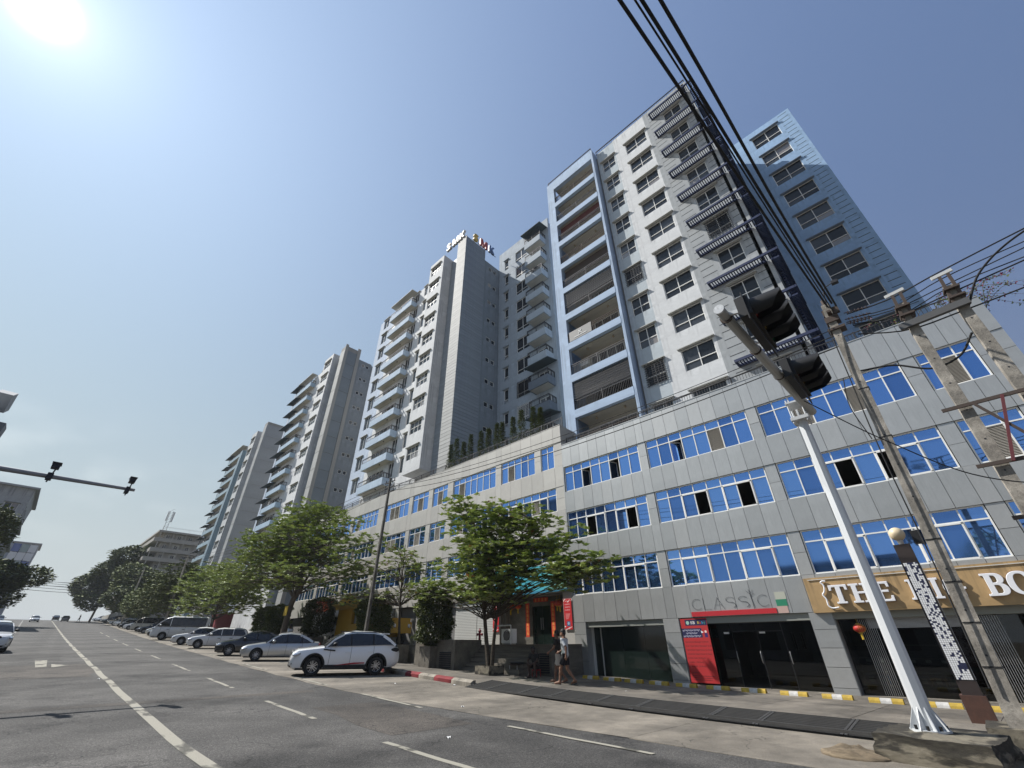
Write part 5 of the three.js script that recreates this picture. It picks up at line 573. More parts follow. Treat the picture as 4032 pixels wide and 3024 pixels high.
function carShapes(kind) {
  if (carCache[kind]) return carCache[kind]; const S = KIND[kind], out = [], add = (name, g, m, par) => out.push({ name, g, m, par }) - 1, X = x => S.L / 2 - x;
  const xs = [...new Set([...S.top.map(p => p[0]), ...S.bot.map(p => p[0]), ...S.wid.map(p => p[0]), ...range(0, S.L, .22)].map(v => +v.toFixed(3)))].sort((a, b) => a - b).filter((v, i, a) => !i || v - a[i - 1] > .015);
  const half = x => { const w = pl(S.wid, x), b = pl(S.bot, x), t = pl(S.top, x), h = t - b; return [[w * .84, b], [w * .95, b + .1 * h], [w * .985, b + .25 * h], [w, b + .42 * h], [w * .995, b + .58 * h], [w * .985, b + .66 * h], [w * .955, b + .84 * h], [w * .9, t - .05 * h], [w * .78, t], [w * .4, t + .018]]; };
  const rings = xs.map(x => { const h = half(x); return [...h.map(([z, y]) => [X(x), y, z]), ...h.slice().reverse().map(([z, y]) => [X(x), y, -z])]; });
  let body = loft(rings); const ev = new Evaluator(); ev.attributes = ['position', 'normal', 'uv']; ev.useGroups = false; let br = new Brush(body); br.updateMatrixWorld();
  const ax = [S.fo, S.fo + S.wb]; for (const a of ax) for (const s of [-1, 1]) { const c = new THREE.CylinderGeometry(S.wr + .055, S.wr + .055, .5, 28); c.rotateX(PI / 2); const cb2 = new Brush(c); cb2.position.set(X(a), S.wr + .02, s * (S.W - .12)); cb2.updateMatrixWorld(); br = ev.evaluate(br, cb2, SUBTRACTION); }
  add('body', toCreasedNormals(br.geometry, .6), 'paint');
  { const b = new MB(); b.box(-S.L / 2 + .3, S.L / 2 - .25, S.wr * .6, .75, -S.W + .36, S.W - .36); add('underbody', b.geo(), 'black'); }
  // glasshouse
  const H = S.gh, gx = [...new Set([...H.h.map(p => p[0]), ...range(H.a, H.d, .2)].map(v => +v.toFixed(3)))].sort((a, b) => a - b); const gh = (x, e = 0) => { const b = pl(S.top, x) - .03, t = Math.max(b + .02, pl(H.h, x)), k = clamp((t - b) / (pl(H.h, (H.b + H.c) / 2) - b), 0, 1), wr = lerp(H.wb, H.wr, k); return [[H.wb + e, b], [lerp(H.wb, wr, .5) + .012 + e, lerp(b, t, .5)], [wr + .02 + e, t - .07 * k], [wr - .05, t - .012 + e], [wr * .5, t + .012 + e], [0, t + .018 + e]]; };
  const full = h => [...h, ...h.slice(0, -1).reverse().map(([z, y]) => [-z, y])]; const gl = loft(gx.map(x => full(gh(x)).map(([z, y]) => [X(x), y, z]))); add('windows', toCreasedNormals(gl, .5), 'glass');
  const rx = gx.filter(x => x >= H.b - .16 && x <= H.c + .1); const rf = loft(rx.map(x => full(gh(x, .012)).slice(2, 9).map(([z, y]) => [X(x), y, z])), false, false); add('roof', rf, kind === 'suv' ? 'paint' : 'paint');
  const sidePt = (x, k, s) => { const q = gh(x, .008); const [z, y] = k < .5 ? [lerp(q[0][0], q[1][0], k * 2), lerp(q[0][1], q[1][1], k * 2)] : [lerp(q[1][0], q[2][0], k * 2 - 1), lerp(q[1][1], q[2][1], k * 2 - 1)]; return V3(X(x), y, s * z); };
  for (const s of [-1, 1]) { const b = new MB(); b.bar(sidePt(H.a + .05, 0, s), sidePt((H.a + H.b) / 2, .9, s), .07, .04).bar(sidePt((H.a + H.b) / 2, .9, s), sidePt(H.b, 1, s), .07, .04); add('pillar', b.geo(), 'paint'); const c = new MB(); c.bar(sidePt(H.d - .08, .2, s), sidePt((H.c + H.d) / 2, .9, s), kind === 'suv' ? .1 : .12, .04).bar(sidePt((H.c + H.d) / 2, .9, s), sidePt(H.c, 1, s), .12, .04); add('pillar', c.geo(), 'paint'); for (const x of S.pil) { const d = new MB(); d.bar(sidePt(x, 0, s), sidePt(x - .04, 1, s), .06, .03); add('pillar', d.geo(), S.wp ? 'paint' : 'black'); } if (S.panel) { const d = new MB(); d.bar(sidePt(4.5, 0, s), sidePt(4.5, 1, s), .2, .03); add('pillar', d.geo(), 'paint'); }
    { const d = new MB(); for (let k = 0; k + 1 < gx.length; k++) if (gx[k] > H.a + .1 && gx[k + 1] < H.d - .05) d.bar(sidePt(gx[k], -.02, s), sidePt(gx[k + 1], -.02, s), .025, .02); add('window_trim', d.geo(), kind === 'suv' ? 'steel' : 'black'); } }
  // seams, handles, mirrors
  for (const s of [-1, 1]) { for (const x of S.doors) { const h = half(x), b = new MB(); for (let i = 1; i < 7; i++) b.bar(V3(X(x), h[i][1], s * (h[i][0] + .001)), V3(X(x), h[i + 1][1], s * (h[i + 1][0] + .001)), .012, .006); add('door_seam', b.geo(), 'black'); } for (const x of S.doors.slice(1)) { const h = half(x - .14), b = new MB(); b.box(X(x - .04), X(x - .24), h[5][1] + .02, h[5][1] + .055, s * (h[5][0] + .002), s * (h[5][0] + .03)); add('door_handle', b.geo(), kind === 'wagon' || kind === 'van' ? 'black' : 'paint'); } const b = new MB(), mx = H.a + .42, q = gh(mx); b.ball(V3(X(mx), q[0][1] + .1, -s * (q[0][0] + .16) * -1), .1, 1, .75, 1.15); b.bar(V3(X(mx), q[0][1] + .03, s * q[0][0]), V3(X(mx), q[0][1] + .08, s * (q[0][0] + .12)), .05, .04); add('mirror', b.geo(), kind === 'suv' ? 'black' : 'paint'); }
  // lamps, grille, bumper
  const lampY = pl(S.top, .12) - .08; for (const s of [-1, 1]) { const w = pl(S.wid, .16); const g = new THREE.SphereGeometry(1, 14, 8); g.scale(kind === 'van' ? .1 : .24, .075, .14); g.rotateZ(-.22); g.rotateY(s * -.5); g.translate(X(kind === 'van' ? .1 : .24), lampY, s * (w - .06)); add('headlight', g, 'lamp'); const f = new MB(); f.ball(V3(X(.1), lampY - .34, s * (w - .14)), .09, .6, 1, .9); add('fog_lamp', f.geo(), 'black'); const t = new THREE.SphereGeometry(1, 12, 8), tw = pl(S.wid, S.L - .14); kind === 'suv' ? t.scale(.26, .1, .12) : t.scale(.08, .16, .12); t.translate(X(S.L - (kind === 'suv' ? .3 : .1)), pl(S.top, S.L - .1) - (kind === 'suv' ? .1 : .14), s * (tw - .04)); add('tail_light', t, kind === 'suv' ? 'black' : 'tail'); }
  { const b = new MB(), w = pl(S.wid, .02); b.ball(V3(X(.07), lampY - .03, 0), 1, .09, kind === 'suv' ? .16 : .07, w * .66); add('grille', b.geo(), 'black'); const c = new MB(); c.ball(V3(X(.1), pl(S.bot, .1) + .12, 0), 1, .1, .1, w * .8); add('air_intake', c.geo(), 'black'); const p = new MB(); p.box(X(0) - .0, X(0) + .015, .38, .5, -.17, .17); add('number_plate', p.geo(), 'plate'); const bs = new MB(); bs.box(X(.25), X(S.L - .3), pl(S.bot, 2) - .01, pl(S.bot, 2) + .05, -S.W + .1, S.W - .1); add('sill', bs.geo(), 'black'); }
  if (S.clad) { for (const a of ax) for (const s of [-1, 1]) { const g = new THREE.TorusGeometry(S.wr + .085, .04, 8, 28, PI * 1.06); g.rotateZ(-.09); g.scale(1, 1, .5); g.translate(X(a), S.wr + .02, s * (S.W - .005)); add('arch_trim', g, 'black'); } for (const s of [-1, 1]) { const b = new MB(); b.box(X(1.35), X(3.2), .3, .42, s * (S.W - .04), s * (S.W + .002)); add('sill_trim', b.geo(), 'black'); const c = new MB(); const g = new THREE.Shape([[0, 0], [1.35, .06], [1.35, .1], [.9, .1]].map(p => new THREE.Vector2(...p))); const e = new THREE.ExtrudeGeometry(g, { depth: .02, bevelEnabled: false }); e.rotateY(PI); e.translate(X(1.75), .4, s * (S.W - .0) + .01); c.add(e); add('red_accent', c.geo(), 'accent'); const d = new MB(); d.bar(V3(X(1.25), 1.0, s * .925), V3(X(1.75), .95, s * .935), .05, .02); add('fender_badge', d.geo(), 'black'); const r = new MB(); r.bar(V3(X(2.0), 1.68, s * .6), V3(X(3.9), 1.68, s * .58), .03, .03); add('roof_rail', r.geo(), 'black'); } const sp2 = new MB(); sp2.box(X(3.75), X(4.15), 1.6, 1.64, -.58, .58); add('spoiler', sp2.geo(), 'paint'); const bf = new MB(); bf.ball(V3(X(.12), .38, 0), 1, .16, .1, .72); add('lower_bumper', bf.geo(), 'black'); const sk = new MB(); for (const s of [-1, 1]) sk.bar(V3(X(.02), .52, s * .3), V3(X(.22), .5, s * .8), .06, .04); add('bumper_trim', sk.geo(), 'steel'); }
  // wheels
  for (const a of ax) for (const s of [-1, 1]) { const w = S.wr, prof = [[w * .6, -.1], [w * .9, -.105], [w * .98, -.08], [w, -.04], [w, .04], [w * .98, .08], [w * .9, .105], [w * .6, .1]].map(p => new THREE.Vector2(...p)); const g = new THREE.LatheGeometry(prof, 28); g.rotateX(PI / 2); g.translate(X(a), w, s * (S.W - .13)); const k = add('wheel', g, 'rubber'); const r = new MB(), cz = s * (S.W - .13), oz = cz + s * .075; const disc = new THREE.CylinderGeometry(w * .62, w * .62, .02, 24); disc.rotateX(PI / 2); disc.translate(X(a), w, cz + s * .02); add('wheel_well', disc, 'black', k); const ring = new THREE.TorusGeometry(w * .62, .018, 6, 28); ring.translate(X(a), w, oz); r.add(ring); const n = kind === 'suv' ? 5 : 8; for (let i = 0; i < n; i++) { const an = i * TAU / n; if (kind === 'suv') for (const d of [-.13, .13]) r.bar(V3(X(a) + .05 * Math.cos(an + d * 4), w + .05 * Math.sin(an + d * 4), oz - s * .01), V3(X(a) + w * .62 * Math.cos(an + d * 1.6), w + w * .62 * Math.sin(an + d * 1.6), oz), .035, .03); else { const q = new THREE.CylinderGeometry(w * .07, w * .17, w * .42, 4); q.scale(1, 1, .25); q.translate(0, w * .36, 0); q.rotateZ(an); q.translate(X(a), w, oz - s * .012); r.add(q); } } r.rod(V3(X(a), w, oz - s * .03), V3(X(a), w, oz + s * .005), .055, .05, 10); add('rim', r.geo(), kind === 'suv' ? 'steel' : 'rim', k); }
  return carCache[kind] = out;
}
const lampM = phys([.5, .52, .55], .05, { metalness: .5, clearcoat: 1 }), tailM = phys([.2, .01, .01], .15, { clearcoat: 1 }), carGlass = phys([.012, .014, .018], .03, { ior: 1.5, clearcoat: .5 }), rimM = mat([.42, .42, .43], .35, { metalness: .6 });
const paints = { white: phys([.82, .82, .81], .25, { clearcoat: 1, clearcoatRoughness: .03 }), silver: phys([.5, .51, .51], .3, { metalness: .55, clearcoat: 1 }), black: phys([.012, .012, .014], .2, { clearcoat: 1 }), dark: phys([.02, .025, .04], .25, { clearcoat: 1 }), grey: phys([.18, .185, .19], .3, { metalness: .4, clearcoat: 1 }), gold: phys([.3, .27, .2], .3, { metalness: .4, clearcoat: 1 }), cream: phys([.6, .59, .52], .3, { clearcoat: .8 }), red: phys([.3, .02, .02], .25, { clearcoat: 1 }), green: phys([.1, .16, .13], .3, { clearcoat: .8 }) };
const carM = p => ({ paint: paints[p], glass: carGlass, black: M.black, rubber: M.rubber, lamp: lampM, tail: tailM, steel: M.steel, rim: rimM, plate: mat([.03, .03, .035], .5), accent: mat([.4, .01, .02], .4) });
function car(kind, p, label, X, Z, dir, group, y, size = 1) { const t = thing(kind === 'van' ? 'parked_van' : 'parked_car', label, kind === 'van' ? 'van' : 'car', X, 0, Z, Math.atan2(dir[1], dir[0]), group), mm = carM(p), made = []; for (const s of carShapes(kind)) made.push(mk(s.name, s.g, mm[s.m], s.par !== undefined ? made[s.par] : t));
  // stand on the slope: sample the ground under nose and tail
  const q = .5 * KIND[kind].wb, n = Math.hypot(...dir), d = [dir[0] / n, dir[1] / n], f = G(X + d[0] * q, Z + d[1] * q), r = G(X - d[0] * q, Z - d[1] * q), l = G(X - d[1] * .7, Z + d[0] * .7), k = G(X + d[1] * .7, Z - d[0] * .7); t.scale.setScalar(size); t.position.y = (y ?? (f + r) / 2) + .012; t.rotation.order = 'YXZ'; t.rotation.z = Math.atan2(f - r, 2 * q); t.rotation.x = Math.atan2(l - k, 1.4); return t; }
const nose = [-.942, .335], back = [.942, -.335], side = [.335, .942];
// from where the front wheel nearest the lens-side kerb line stands
const parkAt = (kind, fx, fz) => { const S = KIND[kind], b = S.L / 2 - S.fo; return [fx + back[0] * b + side[0] * (S.W - .13), fz + back[1] * b + side[1] * (S.W - .13)]; };
car('suv', 'white', 'white crossover with black arch trim and red sill accent, parked nose to the road', ...parkAt('suv', 9.75, 21.57), nose);
car('sedan', 'silver', 'silver saloon parked beside the white crossover', ...parkAt('sedan', 10.65, 31.4), nose);
car('sedan', 'black', 'black saloon parked beside the silver saloon', ...parkAt('sedan', 10.7, 36.8), nose);
car('wagon', 'white', 'white estate car with a dark front bumper parked beyond the black saloon', ...parkAt('wagon', 11.2, 47), nose);
car('sedan', 'white', 'white saloon parked between the white estate car and the white van', ...parkAt('sedan', 11.4, 53.8), nose);
car('van', 'white', 'white passenger van parked beyond the white saloon', ...parkAt('van', 12.1, 65.5), nose, undefined, undefined, 1.14);
const row = [['sedan', 'black', 'black saloon parked just beyond the white van', 12.7, 74], ['wagon', 'cream', 'cream hatchback parked beyond the van and a black saloon', 13.2, 79], ['sedan', 'dark', 'dark blue saloon parked in the far row', 13.6, 88], ['van', 'cream', 'cream cab-over van parked in the far row', 14.3, 99], ['sedan', 'white', 'white saloon parked beside the cream van', 14.2, 107], ['wagon', 'black', 'long black estate parked in the far row', 14.8, 117], ['sedan', 'white', 'white saloon parked beside the long black estate', 15.2, 127], ['wagon', 'silver', 'silver hatchback parked far up the row', 15.8, 136], ['sedan', 'white', 'white saloon parked far up the row beside the silver hatchback', 16.2, 146], ['wagon', 'gold', 'beige hatchback parked far up the row', 16.8, 156], ['suv', 'black', 'black off-roader parked near the top of the rise', 17.3, 168], ['wagon', 'cream', 'cream hatchback parked near the top of the rise', 17.8, 180], ['sedan', 'grey', 'grey saloon parked at the top of the rise', 18.3, 192]];
for (let z = 70.5, i = 0; z < 226; z += 5.3, i++) { if (row.some(r => Math.abs(r[4] - z) < 2.7)) continue; const k = ['sedan', 'wagon', 'sedan', 'suv', 'wagon'][i % 5], p = ['white', 'silver', 'black', 'white', 'grey', 'white', 'dark'][(i * 3) % 7]; row.push([k, p, `${p === 'dark' ? 'dark blue' : p} ${k === 'sedan' ? 'saloon' : k === 'suv' ? 'crossover' : 'hatchback'} filling a gap in the far parked row`, 11.35 + z * .0365 + R(-.2, .2), z]); }
for (const [k, p, l, x, z] of row) car(k, p, l, ...parkAt(k, x, z), nose, 'cars parked in the far row');
car('suv', 'white', 'white car coming down the far lane with its mirror out', -.72, 46.2, [.06, -1]);
[['sedan', 'silver', 'silver saloon coming over the rise', 3.2, 170, [.02, -1]], ['wagon', 'grey', 'grey hatchback driving away over the rise', 9.6, 185, [.05, 1]], ['sedan', 'black', 'black saloon driving away ahead of the grey hatchback', 8.4, 205, [.05, 1]], ['van', 'cream', 'cream van parked on the far kerb under the trees', -4.5, 120, [.02, -1]], ['wagon', 'green', 'green estate parked on the far kerb under the trees', -3.4, 132, [.02, -1]], ['sedan', 'dark', 'dark saloon parked on the far kerb beside the green estate', -2.6, 145, [.02, -1]]].forEach(([k, p, l, x, z, d]) => car(k, p, l, x, z, d, 'cars at the far end of the street'));
{ // yellow food van and small white truck on the terrace road behind the shrubs
  const t = thing('food_van', 'yellow food van with a raised side awning behind the clipped shrubs', 'van', 19.1, 1.7, 33.5); const y = mat([.42, .24, .015], .5); const b = mbp(t); b.box(18.3, 20.1, 2.1, 3.0, 30.9, 37.6).box(18.3, 20.1, 3.0, 4.3, 35.2, 37.6).box(18.32, 20.08, 4.18, 4.32, 33, 37.5).box(18.35, 18.45, 3.0, 4.2, 33.2, 33.35); b.mesh('body', y, t); const c = mbp(t); c.box(18.4, 20, 3.0, 3.25, 29.6, 31); c.box(18.38, 20.02, 2.3, 3.0, 29.4, 30.89); c.mesh('bonnet', y, t); bx(t, 'counter_opening', M.interiorDark, 18.5, 20, 3.05, 4.15, 33.4, 35.15); const a = bx(t, 'awning', mat([.6, .45, .15], .6), 17.4, 18.32, 4.2, 4.25, 33.2, 37.2); a.rotation.z = -.3; for (const z of [30.6, 36]) for (const x of [18.42, 19.98]) { const g = new THREE.CylinderGeometry(.36, .36, .22, 20); g.rotateZ(PI / 2); const w = mk('wheel', g, M.rubber, t); w.position.set(x - 19.1, .26, -(z - 33.5)); } for (const x of [18.6, 19.8]) { const l = new MB(bof(t)); l.ball(W3(x, 2.75, 29.4), .13, 1, 1, .4); l.mesh('headlight', lampM, t); }
  const w = thing('box_truck', 'small white box truck standing beyond the yellow food van', 'truck', 19.2, 1.8, 40.5); const wb = mbp(w); wb.box(18.4, 20.1, 2.3, 4.1, 38.6, 42.4); wb.mesh('box', M.white, w); const wc = mbp(w); wc.box(18.45, 20.05, 2.2, 3.7, 37.3, 38.58); wc.mesh('cab', M.white, w); bx(w, 'windscreen', carGlass, 18.43, 18.46, 3.0, 3.55, 37.5, 38.4); for (const z of [38, 41.6]) for (const x of [18.5, 20]) { const g = new THREE.CylinderGeometry(.36, .36, .22, 20); g.rotateZ(PI / 2); const o = mk('wheel', g, M.rubber, w); o.position.set(x - 19.2, .2, -(z - 40.5)); }
}
// ---------- trees and plants ----------
const leafM = (c, o = {}) => phys(c, .7, { vertexColors: true, transmission: .4, thickness: 0, specularIntensity: .5, ...o });
const LM = leafM([1, 1, 1]), LMfar = mat([1, 1, 1], .8, { vertexColors: true });
class Leaves { constructor(o) { this.p = []; this.n = []; this.c = []; this.i = []; this.o = o; }
  // one leaf: obovate blade folded along its midrib, 4 faces
  leaf(at, dir, up, len, wid, col) { const d = dir.clone().normalize(), s = V3(0, 0, 0).crossVectors(d, up); if (s.lengthSq() < 1e-4) s.set(1, 0, 0); s.normalize(); const u = V3(0, 0, 0).crossVectors(s, d).normalize(), b = this.p.length / 3, o = this.o; const q = [[0, 0, 0], [.55, -.5, .1], [.62, 0, -.02], [.55, .5, .1], [1, 0, -.12]];
    for (const [a, w, h] of q) { this.p.push(at.x - o.x + d.x * a * len + s.x * w * wid + u.x * h * len, at.y - o.y + d.y * a * len + s.y * w * wid + u.y * h * len, at.z - o.z + d.z * a * len + s.z * w * wid + u.z * h * len); this.c.push(...col); }
    for (const w of [0, -.35, 0, .35, 0]) { const nx = u.x + s.x * w, ny = u.y + s.y * w, nz = u.z + s.z * w, l = Math.hypot(nx, ny, nz); this.n.push(nx / l, ny / l, nz / l); }
    this.i.push(b, b + 2, b + 1, b, b + 3, b + 2, b + 1, b + 2, b + 4, b + 2, b + 3, b + 4); }
  mesh(name, m, p) { const g = new THREE.BufferGeometry(); g.setAttribute('position', new THREE.Float32BufferAttribute(this.p, 3)); g.setAttribute('normal', new THREE.Float32BufferAttribute(this.n, 3)); g.setAttribute('color', new THREE.Float32BufferAttribute(this.c, 3)); g.setIndex(this.i); return mk(name, g, m, p); } }
const rv = () => { const z = R(-1, 1), a = R(0, TAU), r = Math.sqrt(1 - z * z); return V3(r * Math.cos(a), z, r * Math.sin(a)); };
const green = (k = 1, warm = 0) => { const t = rnd(), b = (.75 + .5 * rnd()) * k; if (rnd() < warm) return [.2 * b, .1 * b, .03 * b]; return [(.14 + .09 * t) * b, (.2 + .07 * t) * b, (.045 + .025 * rnd()) * b]; };
function limb(b, pts, r0, r1) { const c = new THREE.CatmullRomCurve3(pts), n = Math.max(4, pts.length * 3), P = c.getPoints(n); for (let i = 0; i < n; i++) b.rod(P[i], P[i + 1], lerp(r0, r1, i / n), lerp(r0, r1, (i + 1) / n), 7); }
function rosette(L, at, up, n, len, k, warm) { for (let i = 0; i < n; i++) { const a = i * TAU / n + R(-.4, .4), t = R(.15, .75); const s = V3(Math.cos(a), t, Math.sin(a)); if (up) s.addScaledVector(up, .3); L.leaf(at, s, V3(R(-.3, .3), 1, R(-.3, .3)), len * R(.7, 1.15), len * R(.5, .62), green(k, warm)); } }
// layered street tree: trunk, limbs to clusters spread in flat tiers
function tierTree(o) {
  const [X, Z] = o.at, y = o.y ?? G(X, Z), t = thing(o.name || 'almond_tree', o.label, 'tree', X, y, Z, 0, o.group), off = bof(t), w = new MB(off), L = new Leaves(off);
  for (const tr of o.trunks) limb(w, tr.pts.map(p => W3(...p)), tr.r0, tr.r1);
  const axis = o.trunks[0].pts, top = o.top; let c = 0;
  for (const [yc, z0, z1, x0, x1, n, thick] of o.tiers) for (let i = 0; i < n; i++) {
    let cz, cx; do { cz = R(-1, 1); cx = R(-1, 1); } while (cz * cz + cx * cx > 1); const q = [lerp(x0, x1, (cx + 1) / 2), yc + R(-thick, thick), lerp(z0, z1, (cz + 1) / 2)]; const tp = W3(...q);
    // limb from the nearest trunk point below the tier
    const tk = o.trunks[c++ % o.trunks.length].pts, h = clamp((yc - 1.1 - tk[0][1]) / (tk[tk.length - 1][1] - tk[0][1]), .35, 1), cc = new THREE.CatmullRomCurve3(tk.map(p => W3(...p))), a = cc.getPoint(Math.min(1, h)); const mid = a.clone().lerp(tp, .55).add(V3(R(-.3, .3), R(.1, .45), R(-.3, .3))); limb(w, [a, mid, tp], o.limb || .028, .008);
    for (let k = 0; k < o.per; k++) { const r = o.spread, s = V3(R(-r, r), R(-.32, .38) * o.flat, R(-r, r)), e = tp.clone().add(s); if (k % 2 === 0) w.rod(tp, e, .012, .005, 4); rosette(L, e, null, o.leaves || 8, o.len * R(.85, 1.15), o.k || 1, o.warm || 0); } }
  w.mesh('trunk', o.bark || M.bark, t); L.mesh('crown', o.lm || LM, t); return t;
}
tierTree({ label: 'forked almond tree with broad glossy leaves in the low planter by the steps', at: [16.05, 16.95], y: .72, trunks: [{ pts: [[16.05, .7, 17.0], [16.05, 2, 17.25], [16.05, 3.6, 17.5], [16, 5.4, 17.9], [16, 8.2, 18.6]], r0: .12, r1: .035 }, { pts: [[16.1, .7, 16.85], [16.1, 1.9, 16.72], [16.15, 3.4, 16.4], [16.2, 5.2, 15.2], [16.3, 6.8, 13.8]], r0: .1, r1: .03 }],
  tiers: [[4.15, 9.9, 13.5, 15.4, 17.2, 15, .42], [4.1, 14.5, 22.4, 14.9, 17.6, 26, .5], [3.55, 15.4, 18.8, 14.8, 16.6, 7, .35], [5.0, 12.6, 21.8, 14.4, 18, 26, .5], [5.9, 12, 20.8, 14.7, 18, 24, .5], [6.8, 13, 20.6, 15, 17.6, 18, .45], [7.6, 15.4, 20, 15.3, 17.2, 9, .35], [8.5, 18.3, 20.4, 15.6, 16.8, 4, .35]], per: 15, spread: .95, flat: 1.25, len: .3, leaves: 8, warm: .012, k: 1.4 });
tierTree({ label: 'slim young almond tree with open tiers of reddish twigs', at: [16.55, 25.4], y: 1.5, trunks: [{ pts: [[16.55, 1.5, 25.4], [16.5, 3.6, 25.75], [16.5, 5.3, 25.9], [16.5, 7.4, 26.0]], r0: .09, r1: .02 }], tiers: [[4.45, 21.5, 34.5, 14.6, 18.4, 34, .3], [5.5, 23, 28.6, 15.3, 17.7, 8, .25], [6.3, 22.5, 31, 15, 18, 13, .35], [7.2, 25, 28, 15.8, 17.2, 3, .3]], per: 9, spread: .8, flat: .8, len: .23, leaves: 7, warm: .05, limb: .03, k: 1.15 });
tierTree({ label: 'large spreading street tree with dense layered crown and a yellow plate on its trunk', at: [15.6, 41], trunks: [{ pts: [[15.6, 1.4, 41], [15.55, 4, 40.9], [15.7, 6.5, 40.4], [15.6, 9, 41], [15.6, 11.6, 41.4]], r0: .27, r1: .07 }, { pts: [[15.6, 4.6, 40.7], [15.5, 6.5, 38.5], [15.4, 8, 36.2]], r0: .14, r1: .05 }, { pts: [[15.6, 5.2, 41], [15.5, 7.2, 45], [15.5, 8.6, 49]], r0: .14, r1: .05 }],
  tiers: [[6.2, 30, 40, 12.5, 17.5, 18, .5], [6.9, 37, 60, 12, 18.5, 34, .6], [8.0, 29.5, 58, 12, 18.5, 46, .6], [9.3, 31, 57, 12.2, 18.5, 46, .6], [10.4, 34, 56, 12.8, 18, 36, .5], [11.5, 36, 50, 13.5, 17.5, 22, .45], [12.1, 38, 46, 14, 17, 8, .3]], per: 17, spread: 1.3, flat: 1.5, len: .34, leaves: 7, bark: M.barkDark, limb: .05, k: 1.25 });
tierTree({ label: 'leafy street tree beyond the big layered tree, its crown over the parked vans', at: [16.5, 66], trunks: [{ pts: [[16.5, 2.4, 66], [16.5, 5, 66], [16.4, 8.4, 66]], r0: .2, r1: .05 }], tiers: [[5.6, 54, 74, 13, 19, 24, .6], [6.8, 55, 76, 12.6, 19, 34, .6], [8, 56, 76, 13, 19, 32, .6], [9.3, 59, 75, 13.5, 18.5, 22, .5]], per: 20, spread: 1.6, flat: 1.9, len: .36, leaves: 7, bark: M.barkDark, k: 1.25 });
tierTree({ label: 'darker street tree in front of the farthest tower', at: [16.6, 92], trunks: [{ pts: [[16.6, 3.4, 92], [16.6, 6, 92], [16.5, 10, 92]], r0: .22, r1: .06 }], tiers: [[7, 80, 106, 13.5, 19.5, 26, .8], [8.6, 81, 106, 13, 19.5, 34, .8], [10.2, 82, 104, 13.5, 19.5, 28, .8], [11.8, 85, 100, 14, 19, 16, .6]], per: 14, spread: 2, flat: 2.6, len: .6, leaves: 6, bark: M.barkDark, k: .55, lm: LMfar });
// round-headed trees of leaf clumps, for the ends of the street and the opposite side
function clumpTree(name, label, X, Z, trunkR, h0, lobes, len, n, k, group, warm = 0) { const y = G(X, Z), t = thing(name, label, 'tree', X, y, Z, 0, group), off = bof(t), w = new MB(off), L = new Leaves(off); limb(w, [W3(X, y, Z), W3(X + .2, y + h0 * .6, Z + .2), W3(X, y + h0, Z)], trunkR, trunkR * .6);
  for (const [dx, dy, dz, rx, ry, rz] of lobes) { const c = W3(X + dx, y + dy, Z + dz); limb(w, [W3(X, y + h0 * .8, Z), W3(X + dx * .5, y + lerp(h0, dy, .5), Z + dz * .5), c], trunkR * .4, trunkR * .1); const m = Math.round(1.7 * n * rx * rz * ry / 30); for (let i = 0; i < m; i++) { const d = rv(), r = Math.cbrt(R(.25, 1)), e = c.clone().add(V3(d.x * rx * r, d.y * ry * r, d.z * rz * r)); const q = 3; for (let j = 0; j < q; j++) { const dd = rv(); dd.y = Math.abs(dd.y) * .5 - .1; L.leaf(e.clone().add(V3(R(-.3, .3), R(-.2, .2), R(-.3, .3))), dd, V3(R(-.5, .5), 1, R(-.5, .5)), len * R(.6, 1.2), len * R(.45, .7), green(k, warm)); } } }
  w.mesh('trunk', M.barkDark, t); L.mesh('crown', LMfar, t); return t; }
clumpTree('street_tree', 'tall dark tree beyond the parked row, overhanging the road at the rise', 18.5, 178, .5, 6, [[-2, 12, 0, 7, 4.5, 9], [-7, 9, 4, 4.5, 3.5, 8], [-1, 16.5, -3, 5.5, 3.6, 7], [4, 14, 5, 6, 4, 8], [-6, 5.5, -2, 3.5, 3, 6]], .95, 150, .5, 'trees at the far end');
clumpTree('street_tree', 'broad dark tree in front of the old flats', 19.5, 150, .45, 5, [[-1, 9, 0, 5.5, 3.6, 8], [-3, 5.5, -4, 4.5, 3.2, 7], [3, 7, -3, 5, 3.4, 7], [-3, 11.5, 4, 4, 2.6, 6]], .85, 150, .55, 'trees at the far end');
clumpTree('street_tree', 'low bushy tree over the far parked cars', 17.5, 122, .3, 3.4, [[0, 5, 0, 4, 2.4, 6.5], [-1.5, 3.6, -5, 3, 2.2, 5], [.5, 4.5, 8, 3.6, 2.6, 6]], .6, 260, .62, 'trees at the far end');
clumpTree('street_tree', 'spreading tree on the opposite kerb leaning over the road', -5, 118, .4, 5, [[-1, 7, 0, 5, 2.8, 8], [3, 7.8, 2, 4, 1.8, 6], [-5, 8, -3, 5, 3.4, 7], [2, 4.6, 3, 2.4, 1.8, 5]], .75, 200, .5, 'trees on the opposite side');
clumpTree('street_tree', 'tall tree on the opposite kerb in front of the grey block', -8, 92, .4, 7, [[0, 11.5, 0, 3.4, 3.6, 6], [-1.5, 8, 2, 4, 3, 6], [1, 7, 4, 3, 2.4, 5]], .7, 240, .5, 'trees on the opposite side');
clumpTree('street_tree', 'leafy tree on the opposite pavement mirrored in the shop windows', -9.5, 30, .3, 4, [[0, 7, 0, 3.2, 2.6, 4.5], [.5, 5, 4, 3, 2, 4], [0, 6, -4, 2.6, 2, 3.4]], .4, 400, .8, 'trees on the opposite side');
